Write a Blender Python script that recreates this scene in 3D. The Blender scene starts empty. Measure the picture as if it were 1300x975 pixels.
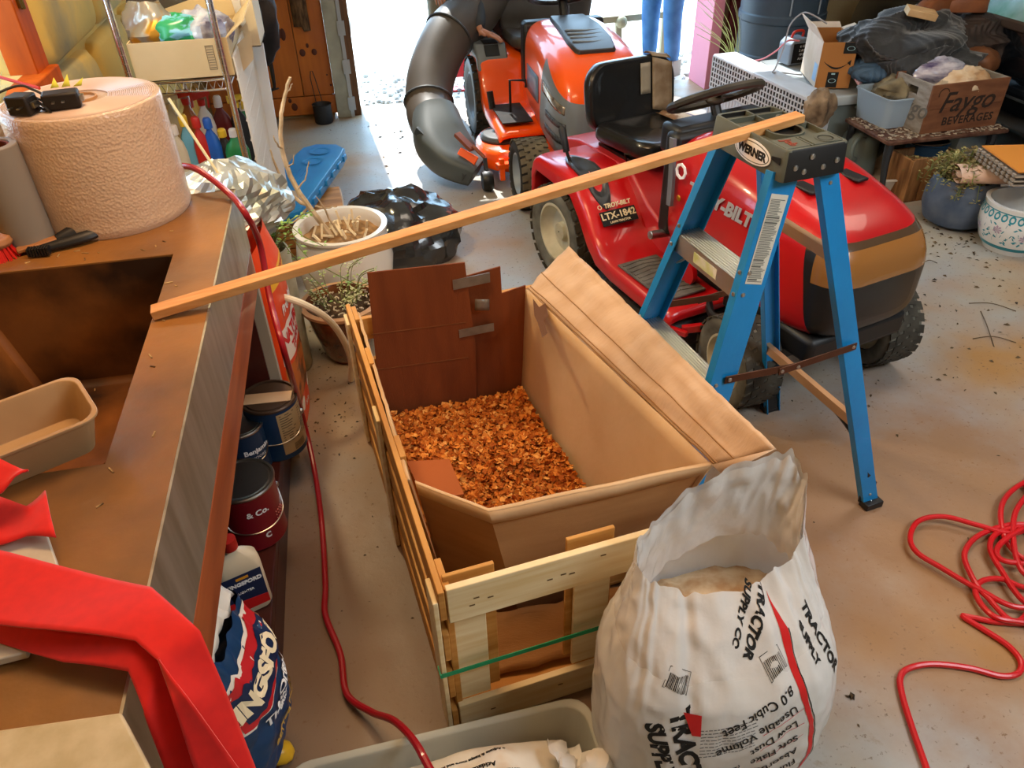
import bpy, bmesh, math, random
from math import sin, cos, pi, radians as R, sqrt
from mathutils import Vector as V, Matrix as M, noise
random.seed(7)
C = bpy.context.scene.collection
S = bpy.context.scene
# ------------------------------------------------------------ camera
F, PIT, ROL, YAW, CH = 976.0, R(36.6425), R(-1.59615), R(10.65), 1.75
fw = V((sin(YAW)*cos(PIT), cos(YAW)*cos(PIT), -sin(PIT)))
rt0 = V((cos(YAW), -sin(YAW), 0)); up0 = rt0.cross(fw)
rt = rt0*cos(ROL)+up0*sin(ROL); up = -rt0*sin(ROL)+up0*cos(ROL)
cam = bpy.data.objects.new('camera', bpy.data.cameras.new('camera')); C.objects.link(cam)
cam.data.sensor_fit = 'HORIZONTAL'; cam.data.sensor_width = 36; cam.data.lens = F*36/1300
cam.data.clip_start = .02
cam.matrix_world = M(((rt.x, up.x, -fw.x, 0), (rt.y, up.y, -fw.y, 0), (rt.z, up.z, -fw.z, CH), (0, 0, 0, 1)))
S.camera = cam
# ------------------------------------------------------------ light
S.view_settings.view_transform = 'Standard'; S.view_settings.look = 'None'
S.view_settings.gamma = 1; S.view_settings.use_curve_mapping = False
S.view_settings.exposure = 0.15
wd = bpy.data.worlds.new('sky'); S.world = wd; wd.use_nodes = True
bg = wd.node_tree.nodes['Background']; bg.inputs[0].default_value = (.48, .74, 1.0, 1); bg.inputs[1].default_value = 7.0
def lamp(name, kind, loc, rot, energy, col, **k):
    l = bpy.data.lights.new(name, kind); l.energy = energy; l.color = col
    for a, b in k.items(): setattr(l, a, b)
    o = bpy.data.objects.new(name, l); C.objects.link(o); o.location = loc; o.rotation_euler = rot
    return o
lamp('sun', 'SUN', (0, 9, 8), (R(-40), 0, R(4)), 8.0, (1, .97, .9), angle=R(.6))
lamp('ceiling_lamp_and_fill', 'AREA', (-.05, 1.5, 2.55), (0, 0, 0), 27, (1, .62, .33), shape='RECTANGLE', size=1.2, size_y=.5)
lamp('ceiling_lamp_and_fill', 'AREA', (2.2, .1, 2.55), (R(8), 0, 0), 54, (.86, .94, 1.0), shape='RECTANGLE', size=1.6, size_y=.9)  # added cool fill, standing in for daylight from behind the camera
lamp('ceiling_lamp_and_fill', 'AREA', (2.6, 2.6, 2.6), (0, 0, 0), 20, (1, .84, .68), shape='RECTANGLE', size=1.6, size_y=.8)
lamp('wall_fill_spot', 'SPOT', (-.55, 3.0, 2.3), (R(0), R(-24), 0), 85, (1, .80, .48), spot_size=R(120), spot_blend=.8, shadow_soft_size=.1)  # added spot without a fixture, brightens the stone wall

# ------------------------------------------------------------ pixel rays -> world points (used to work out real positions)
def _ray(x, y): return fw*F + rt*(x-650) - up*(y-487.5)
def G(x, y, z=0.0):
    d = _ray(x, y); return V((0, 0, CH)) + d*((z-CH)/d.z)
def GX(x, y, X):
    d = _ray(x, y); return V((0, 0, CH)) + d*(X/d.x)
def GY(x, y, Y):
    d = _ray(x, y); return V((0, 0, CH)) + d*(Y/d.y)
# ------------------------------------------------------------ materials
def lin(h):
    h = h.lstrip('#'); o = []
    for i in (0, 2, 4):
        c = int(h[i:i+2], 16)/255; o.append(c/12.92 if c <= .04045 else ((c+.055)/1.055)**2.4)
    return (*o, 1)
_m = {}
def mat(name, col, rough=.6, metal=0, col2=None, scale=8, bump=0, bscale=None, spec=.5, trans=0, ior=1.45, coat=0,
        stretch=None, thr=(.35, .65), detail=5, alpha=1, sheen=0, kind='noise', trl=0, emit=0):
    if name in _m: return _m[name]
    m = bpy.data.materials.new(name); m.use_nodes = True; nt = m.node_tree; N = nt.nodes; Lk = nt.links
    b = N['Principled BSDF']; _m[name] = m
    b.inputs['Base Color'].default_value = lin(col); b.inputs['Roughness'].default_value = rough
    b.inputs['Metallic'].default_value = metal; b.inputs['Specular IOR Level'].default_value = spec
    b.inputs['Transmission Weight'].default_value = trans; b.inputs['IOR'].default_value = ior
    b.inputs['Coat Weight'].default_value = coat; b.inputs['Alpha'].default_value = alpha
    b.inputs['Sheen Weight'].default_value = sheen
    m.diffuse_color = lin(col)
    if emit: b.inputs['Emission Color'].default_value = lin(col); b.inputs['Emission Strength'].default_value = emit
    if col2 or bump:
        tc = N.new('ShaderNodeTexCoord'); mp = N.new('ShaderNodeMapping'); Lk.new(tc.outputs['Object'], mp.inputs[0])
        if stretch: mp.inputs['Scale'].default_value = stretch
        def tex(sc):
            if kind == 'voronoi':
                n = N.new('ShaderNodeTexVoronoi'); n.inputs['Scale'].default_value = sc; o = n.outputs['Distance']
            else:
                n = N.new('ShaderNodeTexNoise'); n.inputs['Scale'].default_value = sc; n.inputs['Detail'].default_value = detail; o = n.outputs['Fac']
            Lk.new(mp.outputs[0], n.inputs['Vector']); return o
        if col2:
            r = N.new('ShaderNodeMapRange'); r.inputs[1].default_value, r.inputs[2].default_value = thr
            x = N.new('ShaderNodeMix'); x.data_type = 'RGBA'
            x.inputs[6].default_value = lin(col); x.inputs[7].default_value = lin(col2)
            Lk.new(tex(scale), r.inputs[0]); Lk.new(r.outputs[0], x.inputs[0]); Lk.new(x.outputs[2], b.inputs['Base Color'])
        if bump:
            bp = N.new('ShaderNodeBump'); bp.inputs['Strength'].default_value = bump; bp.inputs['Distance'].default_value = .01
            Lk.new(tex(bscale or scale), bp.inputs['Height']); Lk.new(bp.outputs[0], b.inputs['Normal'])
    if trl:
        t = N.new('ShaderNodeBsdfTranslucent'); t.inputs[0].default_value = lin(col); ms = N.new('ShaderNodeMixShader')
        ms.inputs[0].default_value = trl; Lk.new(b.outputs[0], ms.inputs[1]); Lk.new(t.outputs[0], ms.inputs[2])
        Lk.new(ms.outputs[0], N['Material Output'].inputs[0])
    return m
# ------------------------------------------------------------ mesh builder
class MB:
    def __init__(s): s.v = []; s.f = []; s.mi = []; s.k = 0; s.T = M.Identity(4)
    def add(s, vs, fs):
        b = len(s.v); s.v += [tuple(s.T @ V(v)) for v in vs]; s.f += [tuple(i+b for i in f) for f in fs]; s.mi += [s.k]*len(fs); return s
    def box(s, c, d, rot=None):
        x, y, z = (a/2 for a in d); P = [V((i*x, j*y, k*z)) for i in (-1, 1) for j in (-1, 1) for k in (-1, 1)]
        if rot is not None:
            if not isinstance(rot, M): rot = M.Rotation(rot, 3, 'Z')
            P = [rot @ q for q in P]
        return s.hexa([q+V(c) for q in P])
    def b2(s, a, b):
        return s.box([(p+q)/2 for p, q in zip(a, b)], [abs(q-p) for p, q in zip(a, b)])
    def hexa(s, P):
        return s.add(P, [(0, 1, 3, 2), (4, 6, 7, 5), (0, 4, 5, 1), (2, 3, 7, 6), (0, 2, 6, 4), (1, 5, 7, 3)])
    def bar(s, a, b, w, h, upv=(0, 0, 1)):
        a, b = V(a), V(b); d = (b-a).normalized(); u = V(upv); sd = d.cross(u)
        if sd.length < 1e-4: sd = d.cross(V((1, 0, 0)))
        sd.normalize(); u = sd.cross(d).normalized()
        P = []
        for p in (a, b):
            for i in (-1, 1):
                for j in (-1, 1): P.append(p+sd*i*w/2+u*j*h/2)
        return s.hexa(P)
    def sheet(s, P, th):
        P = [V(p) for p in P]; n = V((0, 0, 0))
        for i in range(len(P)): n += (P[i]-P[0]).cross(P[(i+1) % len(P)]-P[0])
        n.normalize(); n *= th/2; k = len(P)
        return s.add([p+n for p in P]+[p-n for p in P], [tuple(range(k)), tuple(range(2*k-1, k-1, -1))]+[(i, i+k, (i+1) % k+k, (i+1) % k) for i in range(k)])
    def prism(s, poly, a, b, ax='x'):
        # poly in the two remaining axes (cyclic order kept x<y<z)
        def mk(p, t): return {'x': (t, p[0], p[1]), 'y': (p[0], t, p[1]), 'z': (p[0], p[1], t)}[ax]
        k = len(poly)
        return s.add([mk(p, a) for p in poly]+[mk(p, b) for p in poly], [tuple(range(k-1, -1, -1)), tuple(range(k, 2*k))]+[(i, (i+1) % k, (i+1) % k+k, i+k) for i in range(k)])
    def loft(s, rings, c0=True, c1=True, closed=True):
        k = len(rings[0]); vs = [p for r in rings for p in r]; fs = []
        for i in range(len(rings)-1):
            for j in range(k if closed else k-1):
                a, b = i*k+j, i*k+(j+1) % k; fs.append((a, b, b+k, a+k))
        if c0: fs.append(tuple(range(k-1, -1, -1)))
        if c1: fs.append(tuple(range((len(rings)-1)*k, len(rings)*k)))
        return s.add(vs, fs)
    def tube(s, path, r, n=8, closed=False, sq=1.0):
        path = [V(p) for p in path]; k = len(path); rings = []; pu = None
        for i, q in enumerate(path):
            if closed: d = path[(i+1) % k]-path[i-1]
            else: d = path[min(i+1, k-1)]-path[max(i-1, 0)]
            if d.length < 1e-9: d = V((0, 0, 1))
            d.normalize()
            if pu is None:
                pu = d.orthogonal().normalized()
            pu = (pu-d*pu.dot(d)); pu = pu.normalized() if pu.length > 1e-6 else d.orthogonal().normalized()
            w = d.cross(pu); rr = r[i] if isinstance(r, (list, tuple)) else r
            rings.append([q+(pu*cos(2*pi*j/n)+w*sin(2*pi*j/n)*sq)*rr for j in range(n)])
        if closed: rings.append(rings[0])
        return s.loft(rings, not closed, not closed)
    def lathe(s, prof, n=32, at=(0, 0, 0), axis='z', cap=True, arc=None):
        rings = []
        for r, z in prof:
            ring = []
            for j in range(n):
                a = 2*pi*j/n; c_, s_ = r*cos(a), r*sin(a)
                p = {'z': (c_, s_, z), 'x': (z, c_, s_), 'y': (s_, z, c_)}[axis]
                ring.append(V(p)+V(at))
            rings.append(ring)
        return s.loft(rings, cap, cap)
    def ball(s, c, r, n=16, m=10, f=None):
        r = r if isinstance(r, (tuple, list)) else (r, r, r); rings = []
        for i in range(m+1):
            t = -pi/2+pi*i/m; t = max(-pi/2+.02, min(pi/2-.02, t))
            rings.append([V((c[0]+r[0]*cos(t)*cos(2*pi*j/n), c[1]+r[1]*cos(t)*sin(2*pi*j/n), c[2]+r[2]*sin(t))) for j in range(n)])
        if f: rings = [[f(p) for p in q] for q in rings]
        return s.loft(rings)
    def grid(s, fn, nu, nv, u0=0, u1=1, v0=0, v1=1):
        vs = [fn(u0+(u1-u0)*i/nu, v0+(v1-v0)*j/nv) for i in range(nu+1) for j in range(nv+1)]
        return s.add(vs, [(i*(nv+1)+j, (i+1)*(nv+1)+j, (i+1)*(nv+1)+j+1, i*(nv+1)+j+1) for i in range(nu) for j in range(nv)])
    def text(s, body, size, at, x=(1, 0, 0), y=(0, 0, 1), align='CENTER', ext=.0006, bold=0, shear=0, fn=None, sp=1.0, xs=1.0):
        cu = bpy.data.curves.new('t', 'FONT'); cu.body = body; cu.size = size; cu.align_x = align; cu.align_y = 'CENTER'
        cu.offset = bold; cu.shear = shear; cu.space_character = sp; cu.resolution_u = 3
        if not fn: cu.extrude = ext
        o = bpy.data.objects.new('t', cu); C.objects.link(o)
        me = bpy.data.meshes.new_from_object(o.evaluated_get(bpy.context.evaluated_depsgraph_get()))
        x = V(x).normalized(); y = V(y).normalized(); z = x.cross(y)
        if fn: vs = [fn(v.co.x*xs, v.co.y) for v in me.vertices]
        else: vs = [V(at)+x*v.co.x*xs+y*v.co.y+z*v.co.z for v in me.vertices]
        s.add(vs, [tuple(q.vertices) for q in me.polygons])
        bpy.data.objects.remove(o); bpy.data.curves.remove(cu); bpy.data.meshes.remove(me); return s
    def each(s, name, mats, parent=None, **k):
        """link every loose piece of this builder as an object of its own"""
        n = len(s.v); par = list(range(n))
        def fd(a):
            while par[a] != a: par[a] = par[par[a]]; a = par[a]
            return a
        for f_ in s.f:
            for i in f_[1:]: par[fd(i)] = fd(f_[0])
        grp = {}
        for f_, m_ in zip(s.f, s.mi): grp.setdefault(fd(f_[0]), []).append((f_, m_))
        out = []
        for g_ in grp.values():
            ids = sorted({i for f_, _ in g_ for i in f_}); mp = {i: j for j, i in enumerate(ids)}; q = MB(); q.v = [s.v[i] for i in ids]
            q.f = [tuple(mp[i] for i in f_) for f_, _ in g_]; q.mi = [m_ for _, m_ in g_]; out.append(q.build(name, mats, parent, **k))
        return out[0]
    def build(s, name, mats, parent=None, bevel=0, smooth=35, subd=0, solid=0, seg=2, loc=None):
        me = bpy.data.meshes.new(name); off = V(loc) if loc is not None else V((0, 0, 0))
        me.from_pydata([tuple(V(v)-off) for v in s.v], [], s.f)
        mats = mats if isinstance(mats, (list, tuple)) else [mats]
        for m in mats: me.materials.append(m)
        for q, i in zip(me.polygons, s.mi): q.material_index = i
        bm = bmesh.new(); bm.from_mesh(me); bmesh.ops.recalc_face_normals(bm, faces=bm.faces); bm.to_mesh(me); bm.free()
        if smooth: me.shade_smooth(); me.set_sharp_from_angle(angle=R(smooth))
        o = bpy.data.objects.new(name, me); C.objects.link(o); o.location = off
        if solid:
            q = o.modifiers.new('s', 'SOLIDIFY'); q.thickness = solid; q.offset = -1
        if bevel:
            q = o.modifiers.new('b', 'BEVEL'); q.width = bevel; q.segments = seg; q.limit_method = 'ANGLE'; q.angle_limit = R(40)
        if subd:
            q = o.modifiers.new('d', 'SUBSURF'); q.levels = subd; q.render_levels = subd
        if parent is not None: o.parent = parent
        return o
def tag(o, label, cat, group=None, kind=None):
    o['label'] = label; o['category'] = cat
    if group: o['group'] = group
    if kind: o['kind'] = kind
    return o
def thing(name, label, cat, loc=(0, 0, 0), rz=0, group=None):
    o = bpy.data.objects.new(name, None); C.objects.link(o); o.location = loc; o.rotation_euler = (0, 0, rz); o.empty_display_size = .1
    return tag(o, label, cat, group)
def struct(o): o['kind'] = 'structure'; return o
def copy_tree(o, parent=None):
    c = o.copy(); C.objects.link(c); c.parent = parent
    for ch in list(o.children): copy_tree(ch, c)
    return c
def nz(p, s=1.0, o=0): return noise.noise(V(p)*s+V((o, o*1.7, o*.3)))
def cr(P, k=8, closed=False):
    """Catmull-Rom through points"""
    P = [V(p) for p in P]; n = len(P); out = []
    for i in range(n if closed else n-1):
        if closed: a, b, c, d = P[i-1], P[i], P[(i+1) % n], P[(i+2) % n]
        else: a, b, c, d = P[max(i-1, 0)], P[i], P[i+1], P[min(i+2, n-1)]
        for j in range(k):
            t = j/k; out.append(.5*((2*b)+(c-a)*t+(2*a-5*b+4*c-d)*t*t+(3*b-a-3*c+d)*t**3))
    if not closed: out.append(P[-1])
    return out
def rrect(w, h, r, n=4, cx=0, cy=0):
    o = []
    for (sx, sy, a0) in ((1, 1, 0), (-1, 1, 90), (-1, -1, 180), (1, -1, 270)):
        for i in range(n+1):
            a = R(a0+90*i/n); o.append((cx+sx*(w/2-r)+r*cos(a), cy+sy*(h/2-r)+r*sin(a)))
    return o
# common materials
BLK = mat('black_plastic', '#17181a', .45); DK = mat('dark_rubber', '#1d1d1d', .85, col2='#2c2a27', scale=20)
WHT = mat('white_paint', '#e8e6e0', .5); STEEL = mat('steel', '#b9b9b6', .3, 1); CHROME = mat('chrome', '#d8d8d8', .18, 1)
INK = mat('black_ink', '#101010', .6); WINK = mat('white_ink', '#f2f2f2', .6); RINK = mat('red_ink', '#cf1a1c', .5)
CARD = mat('cardboard', '#b98a58', .9, col2='#a97a4a', scale=3, bump=.15, bscale=60, stretch=(1, 1, 8), thr=(.3, .7))
CARDL = mat('light_cardboard', '#d6b48a', .9, col2='#c9a479', scale=4, bump=.1, bscale=50)
PINE = mat('pale_pine', '#f2e2ba', .7, col2='#e2c78f', scale=3, stretch=(1, 1, 14), bump=.1)
EARTH = mat('potting_soil', '#33261c', 1, col2='#574432', scale=30, bump=.6)
LEAF = mat('green_leaf', '#6f9a45', .6, col2='#8fb257', scale=9)
CLEAR = mat('clear_plastic', '#dfe7e4', .25, alpha=.45, spec=.6)
# ============================================================ the setting
def floor_material():
    m = bpy.data.materials.new('painted_concrete_floor'); m.use_nodes = True; nt = m.node_tree; N = nt.nodes; L = nt.links; b = N['Principled BSDF']
    tc = N.new('ShaderNodeTexCoord')
    def noi(sc, det=6, rough=.6):
        n = N.new('ShaderNodeTexNoise'); n.inputs['Scale'].default_value = sc; n.inputs['Detail'].default_value = det; n.inputs['Roughness'].default_value = rough
        L.new(tc.outputs['Object'], n.inputs['Vector']); return n.outputs['Fac']
    def rng(x, a, c):
        r = N.new('ShaderNodeMapRange'); r.inputs[1].default_value = a; r.inputs[2].default_value = c; L.new(x, r.inputs[0]); return r.outputs[0]
    def mix(f, A, B, bl='MIX'):
        x = N.new('ShaderNodeMix'); x.data_type = 'RGBA'; x.blend_type = bl
        if isinstance(f, float): x.inputs[0].default_value = f
        else: L.new(f, x.inputs[0])
        for q, i in ((A, 6), (B, 7)):
            if isinstance(q, str): x.inputs[i].default_value = lin(q)
            else: L.new(q, x.inputs[i])
        return x.outputs[2]
    c = mix(rng(noi(1.3), .38, .66), '#9b9fa2', '#a39a88')
    c = mix(rng(noi(.8, 4), .46, .64), c, '#a37a48')
    c = mix(rng(noi(60, 3), .62, .72), c, '#5a4a3a')
    c = mix(rng(noi(14, 8, .7), .62, .75), c, '#7d6a52')
    # tracked-in brown dirt in patches round the work area; shade painted in by the crate
    def blot(cx, cy, r0, r1, c, colr, amt):
        vm = N.new('ShaderNodeVectorMath'); vm.operation = 'DISTANCE'; vm.inputs[1].default_value = (cx, cy, 0); L.new(tc.outputs['Object'], vm.inputs[0])
        ad = N.new('ShaderNodeMath'); ad.operation = 'MULTIPLY_ADD'; L.new(noi(2.2, 7, .65), ad.inputs[0]); ad.inputs[1].default_value = 1.3; L.new(vm.outputs['Value'], ad.inputs[2])
        r = N.new('ShaderNodeMapRange'); r.inputs[1].default_value = r1+.65; r.inputs[2].default_value = r0+.65; r.inputs[3].default_value = 0; r.inputs[4].default_value = amt; L.new(ad.outputs[0], r.inputs[0]); return mix(r.outputs[0], c, colr)
    c = blot(.0, 1.2, .45, 1.35, c, '#76583a', .85)  # dirt, deepened to paint in the dimmer light beside the crate
    c = blot(1.55, 1.45, .3, .95, c, '#8f6338', .8)
    c = blot(-.25, 2.7, .2, .9, c, '#94805f', .5)
    L.new(c, b.inputs['Base Color'])
    rr = N.new('ShaderNodeMapRange'); rr.inputs[3].default_value = .28; rr.inputs[4].default_value = .6; L.new(noi(5), rr.inputs[0]); L.new(rr.outputs[0], b.inputs['Roughness'])
    bp = N.new('ShaderNodeBump'); bp.inputs['Strength'].default_value = .25; bp.inputs['Distance'].default_value = .004; L.new(noi(30, 8, .7), bp.inputs['Height']); L.new(bp.outputs[0], b.inputs['Normal'])
    return m
XL, YB, XR, YF, ZC = -1.08, 5.85, 4.9, -1.7, 2.75
struct(MB().b2((XL-.2, YF-.2, -.1), (XR+.2, YB+.15, 0)).build('floor', floor_material(), smooth=0))
struct(MB().b2((XL-.2, YF-.2, ZC), (XR+.2, YB+.2, ZC+.1)).build('ceiling', mat('ceiling_board', '#d8c8ac', .8), smooth=0))
STONE = mat('lime_stone', '#dcb45c', .95, col2='#a89a70', scale=2.2, bump=.9, bscale=5, thr=(.45, .62))
wy0, wy1, wz0, wz1 = 1.95, 2.98, 1.08, 2.1
w = MB(); w.b2((XL-.2, YF, 0), (XL, wy0, ZC)); w.b2((XL-.2, wy1, 0), (XL, YB, ZC)); w.b2((XL-.2, wy0, 0), (XL, wy1, wz0)); w.b2((XL-.2, wy0, wz1), (XL, wy1, ZC))
# faced with individual field stones beyond the window
random.seed(3)
for r_ in range(7):
    y = wy1+.12; z = .02+r_*.34
    while y < YB-.15:
        wd_ = random.uniform(.4, .8); hh = .33
        cx = y+wd_/2; 
        if cx+wd_/2 > YB: wd_ = (YB-cx)*2-.02
        ring = []
        for dep, k in ((-.02, 1.0), (.03, .97), (.055, .84)):
            rg = []
            for (a_, b_) in rrect(wd_*k-.015, hh*k-.012, .07*k, 3):
                o_ = nz((a_*3, b_*3, r_+y), 1.5)*.03
                rg.append((XL+dep+o_*.7*(dep > 0), y+wd_/2+a_+o_, z+hh/2+b_+o_*.6))
            ring.append(rg)
        w.loft(ring); y += wd_
struct(w.build('wall_left', STONE, smooth=50))
struct(MB().b2((XL-.1, YF-.2, 0), (XR+.1, YF, ZC)).build('wall_front', mat('front_wall', '#cdbb98', .8), smooth=0))
struct(MB().b2((XR, YF, 0), (XR+.15, YB, ZC)).build('wall_right', mat('right_wall', '#6b6f74', .8), smooth=0))
ORW = mat('orange_wood', '#c0550c', .6, col2='#9c400a', scale=2.5, stretch=(6, 6, 1), spec=.2)
w = MB(); w.b2((XL-.04, wy1-.02, wz0-.16), (XL+.05, wy1+.11, wz1+.1)); w.b2((XL-.04, wy0-.1, wz0-.16), (XL+.05, wy0+.02, wz1+.1))
w.b2((XL-.04, wy0-.1, wz0-.1), (XL+.08, wy1+.11, wz0)); w.b2((XL-.04, wy0, wz1), (XL+.05, wy1, wz1+.1)); w.b2((XL-.06, 2.44, wz0), (XL, 2.5, wz1))
wf = struct(w.build('window_1', ORW, bevel=.004))
MB().b2((XL-.12, wy0, wz0), (XL-.112, wy1, wz1)).build('glass', mat('glass', '#ffffff', .02, trans=1, ior=1.1), wf)
h_ = MB(); h_.box((XL+.055, wy1+.03, 1.32), (.012, .03, .09)); h_.tube([(XL+.06, wy1+.03, 1.27), (XL+.06, wy1+.03, 1.37)], .008)
h_.build('hinge', mat('brass', '#7d6a3a', .4, 1), wf)
# far wall, door opening 2.6 m wide
X0, X1, ZH = 0.0, 2.64, 2.35
struct(MB().b2((XL, YB, 0), (-.16, YB+.16, ZC)).b2((XR, YB, 0), (X1+.36, YB+.16, ZC)).b2((-.16, YB, ZH+.1), (X1+.36, YB+.16, ZC)).build('wall_back', mat('back_wall', '#a08c66', .8), smooth=0))
kn = mat('knotty_pine', '#b96b24', .5, col2='#96501a', scale=2.0, stretch=(9, 9, .8), coat=.2, thr=(.3, .75), bump=.08)
d = MB(); 
for i in range(4): d.b2((-1.0+i*.215+.002, YB-.045, .16), (-1.0+(i+1)*.215-.002, YB-.01, 2.1))
d.b2((-1.0, YB-.05, .03), (-.14, YB-.01, .155))
dr = struct(d.build('door_1', kn, bevel=.003))
KN = mat('pine_knot', '#4a1e0c', .6); k = MB()
for (px, py, a, b_) in ((348, 37, .018, .035), (354, 42, .014, .035), (359, 44, .018, .04), (390, 58, .01, .015), (384, 67, .02, .025), (399, 66, .018, .022), (419, 73, .008, .012), (411, 18, .006, .02), (368, 128, .014, .018), (374, 136, .024, .03), (420, 108, .007, .008), (415, 95, .006, .006)):
    q = GY(px, py, YB-.05); k.lathe([(1, .0), (1, -.001), (.8, -.003)], 14)
    n_ = 14*3
    for i in range(len(k.v)-n_, len(k.v)):
        x, y, z = k.v[i]; k.v[i] = (q.x+x*a, YB-.048+z, q.z+y*b_)
k.build('knot', KN, dr)
q0 = GY(366, 0, YB-.05); q1 = GY(388, 36, YB-.05)
b_ = MB(); b_.grid(lambda u, v: (-.34+.10*u+.02*v+.006*nz((u*4, v*9, 0)), YB-.052-.022*sin(pi*max(.02, min(.98, u)))-.010*nz((u*10, v*16, 3)), .62+(1.9-.62)*v-.03*(u > .5)*(v < .05)), 10, 40)
b_.build('bark_strip', mat('bark', '#6d5339', .95, col2='#3b2b1c', scale=14, stretch=(4, 4, 1), bump=1), dr, solid=.01)
struct(MB().b2((-.14, YB-.09, 0), (-.045, YB+.12, ZH+.1)).build('trim_1', mat('grey_jamb', '#a9aca2', .6, col2='#8d9187', scale=6), bevel=.004))
tr = MB(); tr.b2((-.045, YB-.1, 0), (-.02, YB+.12, ZH)); 
for i in range(9): tr.box((-.03, YB-.105, .1+i*.25), (.05, .02, .09))
struct(tr.build('trim_2', mat('galvanised', '#b3bac0', .4, .8)))
struct(MB().b2((-.02, YB-.06, 0), (.03, YB+.17, ZH)).build('trim_3', mat('brown_jamb', '#6d4a2c', .7, col2='#523419', scale=4, stretch=(8, 8, 1))))
for i, (a, b_, c_, dp) in enumerate(((0, .085, '#d98a9a', .16), (.085, .15, '#6e4e33', .10), (.15, .19, '#3f8fb5', .06), (.19, .25, '#7a583a', .10), (.25, .36, '#5f7a84', .04))):
    struct(MB().b2((X1+a, YB-dp, 0), (X1+b_, YB+.16, ZH+.1)).build('trim_%d' % (4+i), mat('jamb_%d' % i, c_, .6, col2=c_, bump=.1), bevel=.004))
struct(MB().b2((-.02, YB-.05, ZH), (X1, YB+.16, ZH+.1)).build('trim_9', mat('header', '#8a8d84', .6)))
struct(MB().b2((-40, YB+.15, -.12), (40, 60, -.02)).build('ground', mat('pale_gravel_drive', '#d9d6cf', .9, col2='#c4bfb4', scale=3, bump=.3, bscale=40), smooth=0))
# gravel at the sill (uncountable)
random.seed(5); g = MB()
for i in range(420):
    x = random.uniform(.05, 3.0); y = YB+.2+random.random()**1.6*1.0; r_ = random.uniform(.008, .028)
    g.ball((x, y, -.02+r_*.4), (r_, r_*random.uniform(.6, 1), r_*.6), 6, 4)
tag(g.build('gravel', mat('grey_gravel', '#b9bab8', .9, col2='#8b8c8d', scale=12), smooth=0), 'loose grey gravel along the outside of the garage doorway', 'gravel', kind='stuff')

# ============================================================ counter with sink
ZT = .95; xe = -.354
CONC = mat('brown_stained_concrete', '#a06c33', .42, col2='#63452a', scale=3.4, bump=.2, bscale=22, thr=(.3, .7), detail=12, coat=.15)
ct = thing('sink_counter', 'long brown concrete counter with deep sunken sink and metal clad front edge', 'counter', (xe, .7, 0))
def CT(mb, *a, **k): return mb.build(*a, **k, parent=None)
def sub(mb, name, m, root, **k):
    mb.v = [tuple(root.matrix_world.inverted() @ V(v)) for v in mb.v]; return mb.build(name, m, root, **k)
bpy.context.view_layer.update()
y0, y1, xs0, xs1, sy0, sy1 = -.6, 2.09, -1.07, xe, 1.0, 1.73
w = MB()
rx, lx = -.461, -.93
oo = [(xs0, y0), (xs1, y0), (xs1, y1), (xs0, y1)]; ii = [(lx, sy0), (rx, sy0), (rx, sy1), (lx, sy1)]
w.loft([[(x, y, z) for x, y in P] for P, z in ((oo, ZT-.06), (oo, ZT), (ii, ZT), (ii, ZT-.06), (oo, ZT-.06))], False, False)
sub(w, 'worktop', CONC, ct, bevel=.0015)
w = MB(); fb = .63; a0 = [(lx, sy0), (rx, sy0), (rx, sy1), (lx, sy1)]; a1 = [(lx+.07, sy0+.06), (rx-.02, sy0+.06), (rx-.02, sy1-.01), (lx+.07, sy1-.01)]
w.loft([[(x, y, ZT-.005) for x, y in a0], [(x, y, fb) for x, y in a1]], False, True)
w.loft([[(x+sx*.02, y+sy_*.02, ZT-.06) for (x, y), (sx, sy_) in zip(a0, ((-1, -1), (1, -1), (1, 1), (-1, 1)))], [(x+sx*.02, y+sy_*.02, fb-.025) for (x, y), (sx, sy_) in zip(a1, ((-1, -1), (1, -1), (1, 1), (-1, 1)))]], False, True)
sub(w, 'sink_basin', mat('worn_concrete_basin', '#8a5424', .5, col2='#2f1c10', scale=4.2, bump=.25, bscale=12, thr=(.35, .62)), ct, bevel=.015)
w = MB(); w.lathe([(.001, fb+.002), (.03, fb+.002), (.036, fb+.006), (.04, fb+.001)], 20, (-.6, 1.13, 0)); sub(w, 'drain', mat('rusty_drain', '#2a2018', .6, .5), ct)
w = MB(); w.b2((xe, y0, ZT-.175), (xe+.004, y1, ZT+.0005)); w.b2((xe-.05, y1, ZT-.175), (xe+.004, y1+.003, ZT+.002))
sub(w, 'metal_edge', mat('brushed_zinc', '#bdb9ac', .32, .75, col2='#9d9785', scale=3, stretch=(1, 8, 1), bump=.05), ct)
w = MB(); w.b2((xe-.03, y0, ZT-.285), (xe+.004, y1-.02, ZT-.176)); sub(w, 'wood_rail', mat('redwood_rail', '#a8552a', .45, col2='#7e3517', scale=2, stretch=(8, 1, 8), coat=.2), ct, bevel=.004)
DW = mat('dark_red_wood', '#4c1a12', .5, col2='#3a120c', scale=3, stretch=(1, 6, 1), coat=.2)
w = MB(); w.b2((xs0, y0, .11), (xe-.03, y1, .145)); w.b2((xe-.06, y0, 0), (xe-.03, y1, .11)); sub(w, 'lower_shelf', DW, ct, bevel=.003)
w = MB(); w.b2((xs0, y1-.03, .145), (xe-.03, y1, ZT-.06)); sub(w, 'end_panel', DW, ct)
w = MB(); w.b2((xe-.035, y1-.02, 0), (xe+.0, y1+.012, ZT-.19)); sub(w, 'corner_post', mat('weathered_post', '#a39a88', .7), ct)
w = MB(); w.b2((xs0, y0, .145), (xs0+.02, y1-.03, ZT-.06)); sub(w, 'back_panel', DW, ct)
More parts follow.
